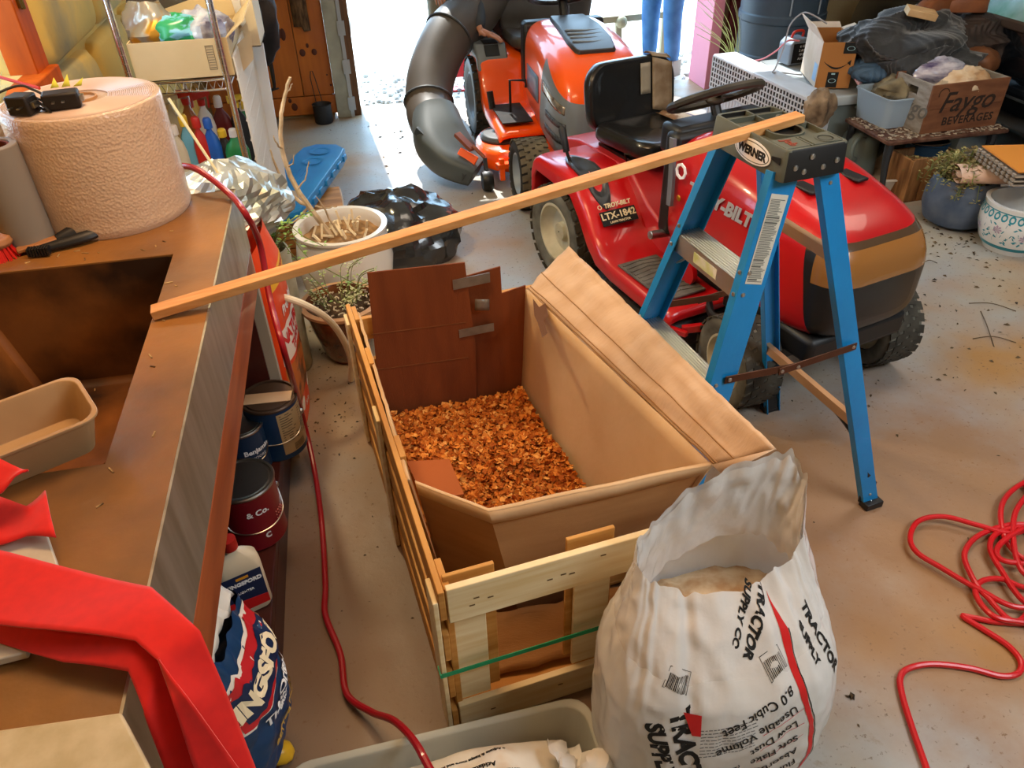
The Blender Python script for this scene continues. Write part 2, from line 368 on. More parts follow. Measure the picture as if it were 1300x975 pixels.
# ============================================================ wooden crate
CW, CL, CHt = .66, 1.18, .515
cr_ang = R(7.0)
def rot2(o, a, x, y, z): return V((o[0]+cos(a)*x-sin(a)*y, o[1]+sin(a)*x+cos(a)*y, z))
crate = thing('wooden_crate', 'long open crate of pale pine slats on the floor holding a cardboard box', 'crate', (.04, 1.0, 0), cr_ang)
PINE2 = mat('orange_pine', '#d09a50', .65, col2='#b5782f', scale=3, stretch=(1, 1, 12), bump=.1)
def nb(*boxes, n='slat', m=PINE, bv=.002):
    for a, b in boxes: MB().b2(a, b).build(n, m, crate, bevel=bv)
# near end panel
nb(((0, -.012, .41), (CW, .004, CHt)), ((0, -.012, 0), (CW, .004, .1)), n='end_rail')
nb(((.0, .005, .1), (.082, .016, .41)), ((.285, .005, .1), (.37, .016, .41)), ((CW-.085, .005, .1), (CW, .016, .41)), n='end_stile')
nb(((.0, .02, .1), (.11, .03, CHt+.004)), ((.27, .02, .12), (.38, .03, CHt+.012)), ((CW-.05, .02, .02), (CW, .06, CHt)), n='end_stile', m=PINE2)
nb(((0, CL-.02, .38), (CW, CL, .46)), ((0, CL-.02, .2), (CW, CL, .3)), ((0, CL-.02, 0), (CW, CL, .1)), n='end_rail', m=PINE2)
# long sides
for x in (0, CW):
    s_ = -1 if x == 0 else 1
    nb(*[((x+s_*.004, -.012, z0), (x+s_*.018, CL, z0+h)) for z0, h in ((.005, .085), (.145, .09), (.285, .09), (.425, .088))[:4 if x == 0 else 3]], n='side_slat', m=PINE2)
    nb(*[((x-s_*.012, y, .0), (x+s_*.003, y+.085, CHt-.01 if x == 0 else .37)) for y in (.0, .42, .84, CL-.09)], n='side_post', m=PINE2)
    nb(*[((x+s_*.019, y, .005), (x+s_*.03, y+.07, CHt-.03 if x == 0 else .36)) for y in (-.012, .6, CL-.08)], n='side_post', m=PINE)
nb(*[((.015, y, .012), (CW-.015, y+.09, .024)) for y in (.03, .25, .47, .69, .91, 1.12)], n='base_slat', m=PINE2)
sp_ = MB(); sp_.tube([(.02+.1*t, -.014-.002*sin(t*9), .395+.01*sin(7*t)) for t in (0, .2, .4)], .0015, 5)
mk = MB()
for (x, z) in ((.06, .47), (.09, .46), (.05, .45), (.22, .46), (.25, .465), (.27, .46), (.34, .49), (.08, .05), (.25, .06)): mk.box((x, -.0128, z), (.012, .001, .003))
mk.build('pencil_marks', mat('mark', '#6b5230', .8), crate)
st = MB(); GRN = mat('green_strap', '#1f9e6c', .35)
st.b2((-.034, -.0155, .235), (CW+.034, -.0135, .248)); st.b2((-.0345, -.014, .235), (-.032, .01, .248))
st.build('strap', GRN, crate)

# ============================================================ cardboard box in the crate
box = thing('cardboard_box', 'large opened brown cardboard box with a flap folded over the right crate side', 'box', (.3, 1.7, .026))
def bsheet(name, P, m=CARD, th=.005, extra=None, subd=0):
    q = MB(); q.sheet([V(p)-V((.3, 1.7, .026)) for p in P], th); return q.build(name, m, box)
B0, B1, B2, B3 = V((-.075, 2.135, .03)), V((.44, 2.15, .03)), V((.575, 1.36, .03)), V((.06, 1.36, .03))
bsheet('base', [B0, B1, B2, B3])
Yf = 2.14
f = lambda x, y: GY(x, y, Yf)
farw = [V((-.065, Yf, .03)), f(466, 346), f(590, 333), f(604, 440), V((.27, Yf, .03))]
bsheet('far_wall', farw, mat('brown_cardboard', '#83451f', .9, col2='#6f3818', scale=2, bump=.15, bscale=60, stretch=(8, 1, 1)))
def f2(x, y): return GY(x, y, Yf+.012)
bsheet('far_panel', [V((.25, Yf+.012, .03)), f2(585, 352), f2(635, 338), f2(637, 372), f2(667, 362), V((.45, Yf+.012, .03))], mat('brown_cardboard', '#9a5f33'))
q = MB(); 
for i, (zz, xx) in enumerate(((.27, 0), (.41, 0))): q.box((.10, Yf-.0032-1.7, zz), (.31, .0012, .003))
q.v = [(x-.3, y, z-.026) for x, y, z in q.v]; q.build('crease', mat('crease', '#7c4a26', .9), box)
TAPE = mat('duct_tape', '#8c8a84', .35, .3, col2='#6f6b63', scale=14, bump=.3)
def tape(x0, y0, x1, y1, h, nm='tape'):
    a, b_ = GY(x0, y0, Yf-.006), GY(x1, y1, Yf-.006); d_ = V((0, 0, h/2)); q = MB()
    q.sheet([p-V((.3, 1.7, .026)) for p in (a-d_, b_-d_, b_+d_, a+d_)], .002); q.build(nm, TAPE, box)
tape(575, 362, 622, 352, .035); tape(583, 424, 627, 415, .03)
# crumpled loose bit of tape
q = MB(); q.grid(lambda u, v: GY(603+18*u, 380+14*v, Yf-.01-.012*sin(pi*u))+V((0, 0, .006*nz((u*5, v*5, 1))))-V((.3, 1.7, .026)), 5, 3); q.build('tape', TAPE, box, solid=.001)
# left wall
L0 = G(525, 610, .49); 
bsheet('left_wall', [V((-.065, Yf, .03)), V((.06, 1.36, .03)), L0+V((-.012, .0, 0)), V((-.085, Yf, .49))])
q = MB(); q.tube([V((-.085+(L0.x+.073)*t+.004*nz((t*20, 1, 1)), Yf-(Yf-L0.y)*t, .492+.01*nz((t*9, 0, 0))))-V((.3, 1.7, .026)) for t in [i/24 for i in range(25)]], .005, 5)
q.build('torn_edge', CARDL, box)
# right wall + folded flap
F1, F2 = V((.462, Yf+.01, .50)), G(905, 590, .50); O1, O2, O3 = G(722, 312, .61), G(985, 570, .62), G(918, 603, .50)
def wall_fn(a, b_, c, d_):
    def fn(u, v):
        p = a*(1-u)*(1-v)+b_*u*(1-v)+c*u*v+d_*(1-u)*v
        return p
    return fn
OFF = V((.3, 1.7, .026))
q = MB(); fn = wall_fn(B1, B2+V((.01, -.04, 0)), F2, F1); q.grid(lambda u, v: fn(u, v)+V((.006*sin(v*pi)*nz((u*3, v*3, 5))+.008*sin(pi*v)*sin(pi*u), 0, 0))-OFF, 16, 10)
q.build('right_wall', CARDL, box, solid=.005)
q = MB(); fn = wall_fn(F1, F2, O2, O1)
def flapf(u, v):
    p = fn(u, v); n_ = V((-.35, 0, .9)); p = p+n_*(.010*nz((u*9, v*5, 2))+.012*sin(pi*v)*sin(pi*u)-.006*(abs((u*7) % 1-.5) < .12)*v)
    return p-OFF
q.grid(flapf, 56, 12); q.add([F2-OFF, O2-OFF, O3-OFF, O3-OFF+V((0, 0, -.004))], [(0, 1, 2)]); q.build('folded_flap', mat('tan_cardboard', '#d6b594', .85, col2='#caa683', scale=5, bump=.2, bscale=30, stretch=(1, 3, 1)), box, solid=.004)
q = MB()
for v_ in (.03, .08, .36): 
    q.tube([flapf(u_/20, v_)+V((-.001, 0, .001)) for u_ in range(21)], .0018, 4)
q.build('crease', mat('flap_crease', '#a37a4d', .9), box)
# torn handhold
q = MB(); q.loft([[G(x_, y_, .50+.006*k_)-OFF+V((-.004, 0, .004)) for x_, y_ in ((678, 380), (686, 391), (694, 386), (698, 402), (692, 408), (697, 424), (690, 430), (684, 410), (680, 402))] for k_ in (0, 1)])
q.build('torn_hole', mat('torn_hole', '#5d3a1f', .95), box)
# near wall, bent in the middle
NL, NM, NR = G(527, 612, .49), G(620, 647, .495), G(905, 588, .50)
q = MB()
def nearf(u, v):
    if u < .35: t = u/.35; top = NL*(1-t)+NM*t; bot = B3*(1-t)+V((.24, 1.24, .03))*t
    else: t = (u-.35)/.65; top = NM*(1-t)+NR*t; bot = V((.24, 1.24, .03))*(1-t)+(B2+V((0, -.02, 0)))*t
    p = bot*(1-v)+top*v; p = p+V((0, -.03*sin(pi*v)*sin(pi*u), 0))+V((0, .008*nz((u*4, v*4, 3)), 0)); return p-OFF
q.grid(nearf, 40, 14); q.build('near_wall', CARD, box, solid=.005)
q = MB(); q.grid(lambda u, v: nearf(u, 1-.075*v)+V((0, -.0065, 0)), 40, 2); q.grid(lambda u, v: nearf(u, 1)+V((0, -.0065+.011*v, .0015)), 40, 1)
q.build('rim_strip', CARDL, box, solid=.0015)
q = MB(); q.sheet([p-OFF for p in (V((.0, 1.79, .155)), V((.13, 1.77, .155)), V((.15, 1.60, .165)), V((.035, 1.60, .165)))], .004); q.build('floor_flap', mat('flap_brown', '#a85a2c', .9), box)
# lower bulging panel seen through the crate window
q = MB(); q.grid(lambda u, v: V((.09+.46*u, 1.09+.10*v+.02*nz((u*5, v*4, 8)), .035+.10*v+.03*u))-OFF, 12, 6); q.build('loose_panel', CARD, box, solid=.004)

# ============================================================ pine shavings (uncountable)
random.seed(11)
CHIP = [mat('shaving_a', '#d9852f', .8), mat('shaving_b', '#c06a1c', .85), mat('shaving_c', '#e8a552', .75), mat('shaving_d', '#a35213', .9)]
def moundz(x, y): return .10+.045*nz((x, y, 0), 4)+.02*nz((x, y, 5), 14)
q = MB(); 
def inside(u, v):
    a = B0*(1-u)+B1*u; b_ = B3*(1-u)+B2*u; p = a*(1-v)+b_*v; return p
q.grid(lambda u, v: (lambda p: V((p.x, p.y, moundz(p.x, p.y))))(inside(.02+.96*u, .03+.94*v)), 30, 40)
q.k = 0
for i in range(9500):
    p = inside(random.uniform(.03, .97), random.uniform(.03, .97))
    if p.x < .15 and 1.6 < p.y < 1.79 and random.random() < .93: continue
    c_ = V((p.x, p.y, moundz(p.x, p.y)+random.uniform(.0, .018)))
    l = random.uniform(.005, .013); w_ = random.uniform(.004, .009); rm = M.Rotation(random.uniform(0, 6.3), 3, 'Z') @ M.Rotation(random.gauss(0, .6), 3, 'X') @ M.Rotation(random.gauss(0, .6), 3, 'Y')
    cu = random.uniform(.1, .6)*l
    q.k = random.choice((0, 0, 1, 1, 2, 3))
    q.add([c_+rm @ V(a) for a in ((-l, -w_, cu), (0, -w_*1.2, 0), (l, -w_*.7, cu), (l*.9, w_, cu), (0, w_, 0), (-l, w_*.8, cu))], [(0, 1, 4, 5), (1, 2, 3, 4)])
tag(q.build('pine_shavings', CHIP, smooth=0), 'loose orange pine shavings covering the bottom of the cardboard box', 'shavings', kind='stuff')

# ============================================================ step ladder
lad = thing('step_ladder', 'blue fibreglass step ladder standing open beside the red mower', 'ladder', (.955, 1.63, 0), R(-81))
BLU = mat('blue_fibreglass', '#1186c8', .4, col2='#0f7ab8', scale=5, bump=.06, bscale=80, coat=.15)
GRY = mat('ladder_cap_grey', '#5d6154', .55, col2='#4a4d42', scale=9, bump=.1); CAPD = mat('ladder_cap_painted_shade', '#141210', .5, col2='#0d0c0b', scale=8)
ALU = mat('aluminium', '#c9c9c6', .32, .9); BRN = mat('rusty_brace', '#6a4632', .4, .7, col2='#4a2f22', scale=8)
LH, WC, DC, WB, DF, DR, LC = 1.15, .285, .165, .53, .245, .32, .07
zb = LH-LC
def frl(s, z): t = z/zb; return V((s*(WC*.86*t+WB*(1-t))/2, -(DC*.36*t+(DC/2+DF)*(1-t)), z))
def rrl(s, z): t = z/zb; return V((s*(WC*.86*t+WB*.98*(1-t))/2, (DC*.36*t+(DC/2+DR)*(1-t)), z))
def channel(a, b_, s, dpt, fl, th=.004, name='front_rail'):
    q = MB(); d_ = (b_-a).normalized(); yv = V((0, 1, 0)); yv = (yv-d_*yv.dot(d_)).normalized(); xv = yv.cross(d_)*1.0
    if xv.x*s < 0: xv = -xv
    pr = [(0, -dpt/2), (0, dpt/2), (-fl, dpt/2), (-fl, dpt/2-th), (-th, dpt/2-th), (-th, -dpt/2+th), (-fl, -dpt/2+th), (-fl, -dpt/2)]
    q.loft([[p+xv*x+yv*y for x, y in pr] for p in (a, b_)]); return q.build(name, BLU, lad, bevel=.001)
for s in (-1, 1):
    r = channel(frl(s, .0), frl(s, zb+.01), s, .074, .026)
    q = MB(); q.box(frl(s, .012)+V((0, 0, 0)), (.04, .085, .024)); q.build('rubber_foot', BLK, r, bevel=.004)
    q = MB()
    for z in (.848, .565, .283):
        for dz in (-.03, .022):
            p = frl(s, z+dz)+V((s*.001, -.02, 0)); q.ball(p, (.004, .006, .006), 8, 4)
            q.ball(frl(s, z+dz)+V((-s*.012, -.039, 0)), (.006, .004, .006), 8, 4)
    q.each('rivet', STEEL, r)
    r = channel(rrl(s, .0), rrl(s, zb+.01), s, .052, .024, name='rear_rail')
    q = MB(); q.box(rrl(s, .012), (.036, .062, .024)); q.box(rrl(s, .05)+V((-s*.012, 0, 0)), (.008, .05, .07)); q.build('rubber_foot', BLK, r, bevel=.003)
    q = MB()
    for z in (.05, .02, zb-.03): q.ball(rrl(s, z)+V((s*.001, 0, 0)), (.003, .005, .005), 8, 4)
    q.each('rivet', STEEL, r)
# steps
for i, z in enumerate((.848, .565, .283)):
    a, b_ = frl(-1, z), frl(1, z); y_ = a.y; hw = abs(b_.x)-.006
    q = MB(); q.b2((-hw, y_-.036, z-.052), (hw, y_-.033, z)); q.b2((-hw, y_+.036, z-.03), (hw, y_+.038, z)); q.b2((-hw, y_-.036, z-.003), (hw, y_+.038, z))
    for j in range(9): q.b2((-hw, y_-.032+j*.008, z), (hw, y_-.029+j*.008, z+.002))
    t = q.build('step', ALU, lad, bevel=.0006)
    q = MB()
    for s in (-1, 1): q.bar((s*(hw-.005), y_-.02, z-.09), (s*(hw-.07), y_-.02, z-.035), .014, .004)
    q.each('step_brace', ALU, t)
    q = MB(); q.b2((-.05, y_-.0368, z-.04), (.055, y_-.036, z-.012)); 
    if i == 0: q.build('caution_sticker', mat('faded_sticker', '#c9cf7a', .5, col2='#e5e2cf', scale=30), t)
# rear horizontals and knee braces
for z in (.86, .33):
    a, b_ = rrl(-1, z), rrl(1, z); q = MB(); q.bar(a+V((.004, -.02, 0)), b_+V((-.004, -.02, 0)), .005, .03); q.bar(a+V((.004, -.012, .013)), b_+V((-.004, -.012, .013)), .018, .004)
    q.build('rear_brace', mat('tan_brace', '#c79a72', .4, .5), lad, bevel=.001)
for s in (-1, 1):
    for dx, z0, z1 in ((.14, .31, .12),):
        q = MB(); pts = [rrl(s, z1)+V((-s*.008, .004, 0)), rrl(s, (z0+z1)/2+.03)+V((-s*.035, .004, 0)), rrl(s, z0)+V((-s*dx, .002, 0))]
        q.tube(cr(pts, 6), .011, 6); q.build('knee_brace', BLK, lad)
# spreaders
for s in (-1, 1):
    a = frl(s, .60)+V((s*.006, .01, 0)); b_ = rrl(s, .60)+V((s*.006, 0, .0)); m_ = (a+b_)/2+V((0, 0, -.018))
    q = MB(); q.bar(a-V((0, .012, 0)), m_+V((0, .03, 0)), .003, .022, (0, 0, 1)); q.bar(m_-V((s*-.003, .04, 0)), b_+V((s*.003, .01, 0)), .003, .022, (0, 0, 1)); t = q.build('spreader_bar', BRN, lad, bevel=.001)
    q = MB()
    for p in (a, m_+V((0, .02, 0)), m_-V((0, .03, 0)), b_): q.ball(p+V((s*.004, 0, 0)), (.004, .006, .006), 8, 4)
    q.each('rivet', STEEL, t)
# moulded top cap
a_, h_ = WC/2, DC/2
q = MB(); o1 = rrect(WC, DC, .012, 3); o2 = rrect(WC*.93, DC*.93, .012, 3)
q.k = 1; q.loft([[(x*1.03, y*1.05, LH-LC) for x, y in o1], [(x, y, LH-.004) for x, y in o1], [(x*.985, y*.98, LH) for x, y in o1], [(x, y, LH) for x, y in o2], [(x, y, LH-.012) for x, y in o2]], False, True)
cap = q.build('top_cap', [GRY, CAPD], lad, bevel=.001)
for pl in cap.data.polygons:
    n_ = pl.normal
    pl.material_index = 0 if (n_.y < -.5 or n_.z > .5) else 1  # side and back faces take a darker copy: shade painted in
q = MB()
def tray_ring(cx, cy, r_, h=.013):
    q.lathe([(r_+.006, LH-.012), (r_+.006, LH+.001), (r_, LH+.001), (r_, LH-.0115)], 24, (cx, cy, 0), cap=False)
q.lathe([(.045, LH-.012), (.045, LH+.001), (.039, LH+.001), (.039, LH-.0115)], 28, (.02, .0, 0), cap=False)
for cx, cy, r_ in ((.105, .045, .018), (-.005, .062, .008), (-.06, .05, .008)): tray_ring(cx, cy, r_)
for x in (-.095, -.045, .07): q.b2((x, -DC*.46, LH-.012), (x+.005, DC*.46, LH))
q.b2((-WC*.46, -.002, LH-.012), (-.03, .003, LH)); q.b2((.075, -.01, LH-.012), (WC*.46, -.005, LH)); q.b2((-.125, -.06, LH-.01), (-.055, -.02, LH-.003)) if 0 else None
q.build('tool_tray_ribs', GRY, cap)
q = MB(); q.b2((.072, -.075, LH-.004), (WC*.45, -.012, LH)); q.b2((.072, .0, LH-.004), (WC*.45, .075, LH)); q.build('tray_plate', GRY, cap, bevel=.001)
for cx, cy, r_, in ((.02, 0, .0385), (.105, .045, .017)):
    q = MB(); q.lathe([(.0001, LH-.011), (r_, LH-.011), (r_, LH+.0008), (r_-.002, LH+.0008)], 24, (cx, cy, 0), cap=False); q.build('cup_hole', mat('hole_dark', '#0d0d0c', .7), cap)
q = MB()
q.text('Job', .03, (.10, -.045, LH+.0008), (1, 0, 0), (0, 1, 0), bold=.0008); q.build('maker_text', mat('rust_red', '#8a3a22', .6), cap)
# name plate: white oval ring with WERNER
yf = -DC/2*1.03-.0015; zc = LH-.036; xc = .03; tilt = V((0, (DC*.025)/LC, 1)).normalized()
def oval(rx_, ry_, t0, m, nm):
    q = MB(); q.loft([[V((xc+rx_*cos(2*pi*i/36), yf-t, zc))+tilt*(ry_*sin(2*pi*i/36)) for i in range(36)] for t in (t0, t0-.002)]); q.build(nm, m, cap)
oval(.068, .026, .0016, WINK, 'name_plate'); oval(.063, .022, .0022, GRY, 'name_plate'); oval(.0605, .02, .0026, WINK, 'name_plate')
q = MB(); q.text('WERNER', .026, (xc, yf-.003, zc), (1, 0, 0), tilt, bold=.0011, xs=1.0); q.build('name_lettering', INK, cap)
q = MB(); q.prism([(-.0, 0), (.03, -.004), (.03, .012), (0, .007)], yf-.0012, yf-.0002, 'y')
q.v = [(x+.105 if 0 else x+.1, y, z+LH-.03) for x, y, z in q.v]; q.build('slot', INK, cap)
q = MB()
for y, z in ((-.055, .03), (-.015, .05), (.02, .022), (.055, .032), (-.03, .018)): q.ball((WC/2*1.02, y, LH-LC+z), (.004, .007, .007), 10, 5)
q.each('rivet', STEEL, cap)
# safety sticker on the near front rail
s = 1; a, b_ = frl(1, .84), frl(1, 1.045); d_ = (b_-a).normalized(); yv = (V((0, 1, 0))-d_*d_.y).normalized(); xv = yv.cross(d_); xv = xv if xv.x > 0 else -xv
q = MB(); q.sheet([a-yv*.024+xv*.001, a+yv*.024+xv*.001, b_+yv*.024+xv*.001, b_-yv*.024+xv*.001], .0008); stk = q.build('safety_sticker', mat('sticker_cream', '#d9d3c2', .6), lad)
q = MB(); L_ = (b_-a).length; random.seed(2); z = .006
while z < L_-.01:
    hh = .0015; w_ = random.uniform(.026, .042)
    if random.random() < .12: hh = .004
    q.sheet([a+d_*z+xv*.0018-yv*.021, a+d_*z+xv*.0018+yv*(w_-.021), a+d_*(z+hh)+xv*.0018+yv*(w_-.021), a+d_*(z+hh)+xv*.0018-yv*.021], .0003); z += hh+.0018
q.build('fine_print', mat('grey_print', '#6d6a62', .7), stk)

# ============================================================ lumber strip across
bpy.context.view_layer.update()
a, b_ = G(193, 397, ZT+.012), G(1016, 148, LH+.012)
q = MB(); O_ = a.copy(); q.bar(V((0, 0, 0)), b_-a, .036, .018); 
tag(q.build('pine_batten', mat('clear_pine_batten', '#dca468', .5, col2='#c98b4c', scale=5, stretch=(1, 14, 14), bump=.08), bevel=.0015, loc=(0, 0, 0)), 'long thin pine batten laid from the sink edge to the ladder top', 'batten')
C.objects['pine_batten'].location = O_
# ============================================================ bag of pine shavings (white printed plastic)
bagO = V((.560, .835, 0))
bag = thing('shavings_bag', 'tall open white plastic bag of pine shavings standing in front of the crate', 'bag', tuple(bagO))
BAGM = mat('white_film', '#eceae6', .25, spec=.6, bump=.35, bscale=9, trl=.25, coat=.4, stretch=(1, 1, .6))
BAGC = mat('clear_film', '#e9e6e2', .18, spec=.7, bump=.5, bscale=12, coat=.6, alpha=.8)
def rimz(a):   # a: angle, -90deg = towards the camera
    return .60-.065*max(0, -sin(a-.2))**1.6+.135*max(0, cos(a-R(62)))**2.2+.02*nz((cos(a)*6, sin(a)*6, 0), 1.3, 5)
def bagp(a, t, rr=1.0):
    z = rimz(a)*t
    kx = .216+.026*sin(pi*min(1, t*1.1))-.055*max(0, t-.62)/.38
    ky = .13+.035*sin(pi*min(1, t*1.05))-.05*max(0, t-.68)/.32
    c_, s_ = cos(a), sin(a); e = .75
    x = kx*math.copysign(abs(c_)**e, c_); y = ky*math.copysign(abs(s_)**e, s_)
    rid = lambda q_, s2, o_: 1-2*abs(nz(q_, s2, o_))
    w_ = .010*nz((x*5, y*5, z*3), 1.5, 3)+.007*rid((x*9, y*9, z*5), 1.0, 9)*(.35+t)+.009*rid((x*18+z*6, y*18, z*6), 1.0, 2)*t*t*t+.003*rid((x*34, y*34, z*22), 1, 4)*(.3+t)
    l = sqrt(x*x+y*y)+1e-6; x += x/l*w_; y += y/l*w_
    x += .055*t*t*max(0, s_)+.010*t; y += .095*t*t-.015+.025*max(0, -s_)*max(0, t-.7)/.3
    return V((x*rr, y*rr, z*(1 if rr == 1 else .98)+.004))
NA, NT = 200, 90
q = MB(); rings = [[bagp(2*pi*j/NA, i/NT) for j in range(NA)] for i in range(NT+1)]; q.loft(rings[:70], True, False)
film = q.build('film', BAGM, bag, smooth=80)
q = MB(); q.loft(rings[69:], False, False); q.build('slack_neck', BAGC, bag, smooth=80)
# folded in, ragged lip and the slack neck film inside
q = MB(); rings = []
for i in range(14):
    t = 1-i*.02; rings.append([bagp(2*pi*j/NA, t, .985-.012*i+.02*nz((cos(2*pi*j/NA)*3, sin(2*pi*j/NA)*3, i*.3), 2)) for j in range(NA)])
q.loft(rings, False, False); q.build('inner_lip', BAGC, bag, smooth=80)
q = MB(); rings = []
for k_, (rr, z) in enumerate(((.95, .40), (.75, .42), (.4, .43), (.05, .43))):
    rings.append([V((bagp(2*pi*j/60, .75).x*rr, bagp(2*pi*j/60, .75).y*rr, z+.015*nz((j*.4, k_, 0), 2))) for j in range(60)])
q.loft(rings, False, True); q.build('shavings_inside', mat('shaving_pale', '#d8c2a0', .9, col2='#b9936a', scale=25, bump=.8), bag)
# bunched seam of film across the mouth
q = MB(); q = MB() if 1 else q.tube(cr([bagp(R(200), .985)+V((0, -.002, 0)), bagp(R(232), .985)+V((.02, .02, -.01)), bagp(R(255), .99)+V((.01, .015, .0)), bagp(R(292), .98)+V((0, .0, .0))], 10), [.006+.004*abs(nz((i*.7, 0, 0))) for i in range(31)], 7)
# printing: surface mapping with arc length
def ang_at(u):   # u metres right of centre on the front face -> angle
    lo, hi = -pi, 0
    for _ in range(24):
        m_ = (lo+hi)/2
        if bagp(m_, .55).x < u: lo = m_
        else: hi = m_
    return lo
_ac = {}
def on_bag(u, z, off=.0012):
    k_ = round(u, 4)
    if k_ not in _ac:
        if u > .20: _ac[k_] = ang_at(.20)+(u-.20)/.17
        elif u < -.20: _ac[k_] = ang_at(-.20)+(u+.20)/.17
        else: _ac[k_] = ang_at(u)
    a = _ac[k_]; t = z/rimz(a); p = bagp(a, t); e = bagp(a+.01, t)-p; g_ = bagp(a, t+.01)-p; n_ = e.cross(g_).normalized()
    return p+n_*off
def btext(s_, size, u, z, deg, m, name='lettering', bold=.0008, align='CENTER', xs=1, shear=0):
    c_, sn = cos(R(deg)), sin(R(deg)); q = MB()
    q.text(s_, size, (0, 0, 0), fn=lambda a, b_: on_bag(u+a*c_-b_*sn, z+a*sn+b_*c_), bold=bold, align=align, xs=xs, shear=shear)
    q.f = [f_[::1] for f_ in q.f]; return q.build(name, m, bag, smooth=0)
def bpoly(P, m, name, n=30):
    # P: list of (u,z,halfwidth) ribbon
    q = MB(); P = [(P[i][0]+(P[i+1][0]-P[i][0])*t, P[i][1]+(P[i+1][1]-P[i][1])*t, P[i][2]+(P[i+1][2]-P[i][2])*t) for i in range(len(P)-1) for t in [k/8 for k in range(9)]]
    q.loft([[on_bag(u-w_, z, .0010), on_bag(u, z, .0012), on_bag(u+w_, z, .0010)] for u, z, w_ in P], False, False, False); return q.build(name, m, bag)
# right front: product panel, printed upside down
for k_, s_ in enumerate(('8.0 Cubic Feet', 'Useable Volume', 'Low Dust', 'Soft Flake', 'Absorbent', 'Fluffy')):
    btext(s_, .027, .108+.006*k_, .385-k_*.041, 200, INK, align='LEFT', bold=.0004)
btext('PINE SHAVINGS', .038, .165, .10, 197, INK, bold=.0015, align='LEFT'); btext('PREMIUM', .05, .17, .05, 197, INK, bold=.002, align='LEFT')
btext('(226.5 Liters)', .022, -.055, .215, 186, INK, bold=.0003)
bpoly([(.125, .52, .0005), (.130, .47, .012), (.128, .42, .0105), (.137, .34, .006), (.165, .25, .0055), (.172, .17, .006), (.176, .05, .008)], RINK, 'red_stripe')
bpoly([(.144, .47, .001), (.140, .41, .001), (.147, .34, .0012), (.174, .25, .0012), (.181, .17, .0012), (.188, .05, .0014)], INK, 'black_stripe')
for z, u0, u1, dz in ((.305, .04, .13, .03), (.262, .04, .135, .035), (.222, .04, .14, .04), (.155, -.08, .03, .0), (.185, -.085, .02, 0)):
    q = MB(); q.loft([[on_bag(u0+(u1-u0)*i/12, z+dz*i/12, .001), on_bag(u0+(u1-u0)*i/12, z+dz*i/12+.0014, .001)] for i in range(13)], False, False, False); q.build('red_rule', RINK, bag)
q = MB(); random.seed(4)
for k_ in range(9):
    u = -.085
    while u < .02:
        l = random.uniform(.004, .012); z = .345-k_*.0075+.10*u
        q.add([on_bag(u, z, .001), on_bag(u+l, z+l*.1, .001), on_bag(u+l, z+.0020+l*.1, .001), on_bag(u, z+.0020, .001)], [(0, 1, 2, 3)]); u += l+.002
q.build('fine_print', mat('print_grey', '#6f6f6f', .7), bag)
def barcode(u, z, w_, h, deg, seed):
    random.seed(seed); c_, sn = cos(R(deg)), sin(R(deg)); P = lambda a, b_, o=.0012: on_bag(u+a*c_-b_*sn, z+a*sn+b_*c_, o); q = MB()
    a = -w_/2+.004
    while a < w_/2-.004:
        l = random.choice((.0008, .0014, .0020)); q.add([P(a, -h/2+.009), P(a+l, -h/2+.009), P(a+l, h/2-.003), P(a, h/2-.003)], [(0, 1, 2, 3)]); a += l+random.choice((.0014, .0022))
    for (x0, y0_, x1, y1_) in ((-w_/2, -h/2, w_/2, -h/2+.001), (-w_/2, h/2-.001, w_/2, h/2), (-w_/2, -h/2, -w_/2+.001, h/2), (w_/2-.001, -h/2, w_/2, h/2)):
        q.add([P(x0, y0_), P(x1, y0_), P(x1, y1_), P(x0, y1_)], [(0, 1, 2, 3)])
    q.build('barcode', INK, bag)
barcode(-.135, .43, .050, .036, 155, 1); barcode(.080, .43, .045, .04, 200, 2); 
btext('TRACTOR', .050, -.105, .27, -76, INK, bold=.0028, shear=.1); btext('SUPPLY CO', .042, -.148, .25, -76, INK, bold=.0022, shear=.1)
q = MB(); q.add([on_bag(-.125, .378, .0009), on_bag(-.088, .372, .0009), on_bag(-.085, .325, .0009), on_bag(-.100, .325, .0009)], [(0, 1, 2, 3)]); q.build('red_patch', RINK, bag)
btext('TRACTOR', .027, .062, .49, -128, INK, bold=.0014); btext('SUPPLY CO', .022, .030, .505, -128, INK, bold=.001)
btext('TRACTOR', .030, .235, .42, -82, INK, bold=.0014); btext('SUPPLY', .022, .192, .43, -82, INK, bold=.0012)

# ============================================================ clear tub with soil bag
tub = thing('plastic_tub', 'shallow clear plastic storage tub on the floor at the near end of the crate', 'tub', (0, .715, 0))
q = MB(); TW, TD, TH = .66, .40, .15
def tubring(w_, d_, z, r_=.05): return [V((x, y, z)) for x, y in rrect(w_, d_, r_, 5)]
q.loft([tubring(TW-.08, TD-.08, .004), tubring(TW-.03, TD-.03, TH-.01), tubring(TW, TD, TH-.01), tubring(TW, TD, TH+.004), tubring(TW-.012, TD-.012, TH+.004), tubring(TW-.03, TD-.03, TH), tubring(TW-.085, TD-.085, .01)], True, True)
q.build('tub', mat('frosted_plastic', '#cfd3c8', .35, alpha=.55, trl=.2), tub, bevel=.002)
tub.rotation_euler = (0, 0, R(2))
soil = thing('soil_bag', 'crumpled white and tan printed soil bag lying in the clear tub', 'bag', (.06, .73, .035))
def sbf(u, v):
    x = (u-.5)*.40; y = (v-.5)*.30; b_ = (sin(pi*u)*sin(pi*v))**.45
    return V((x, y, .03+.15*b_+.02*nz((x*9, y*9, 0), 1.2)*b_+.012*nz((x*25, y*25, 2))*b_))
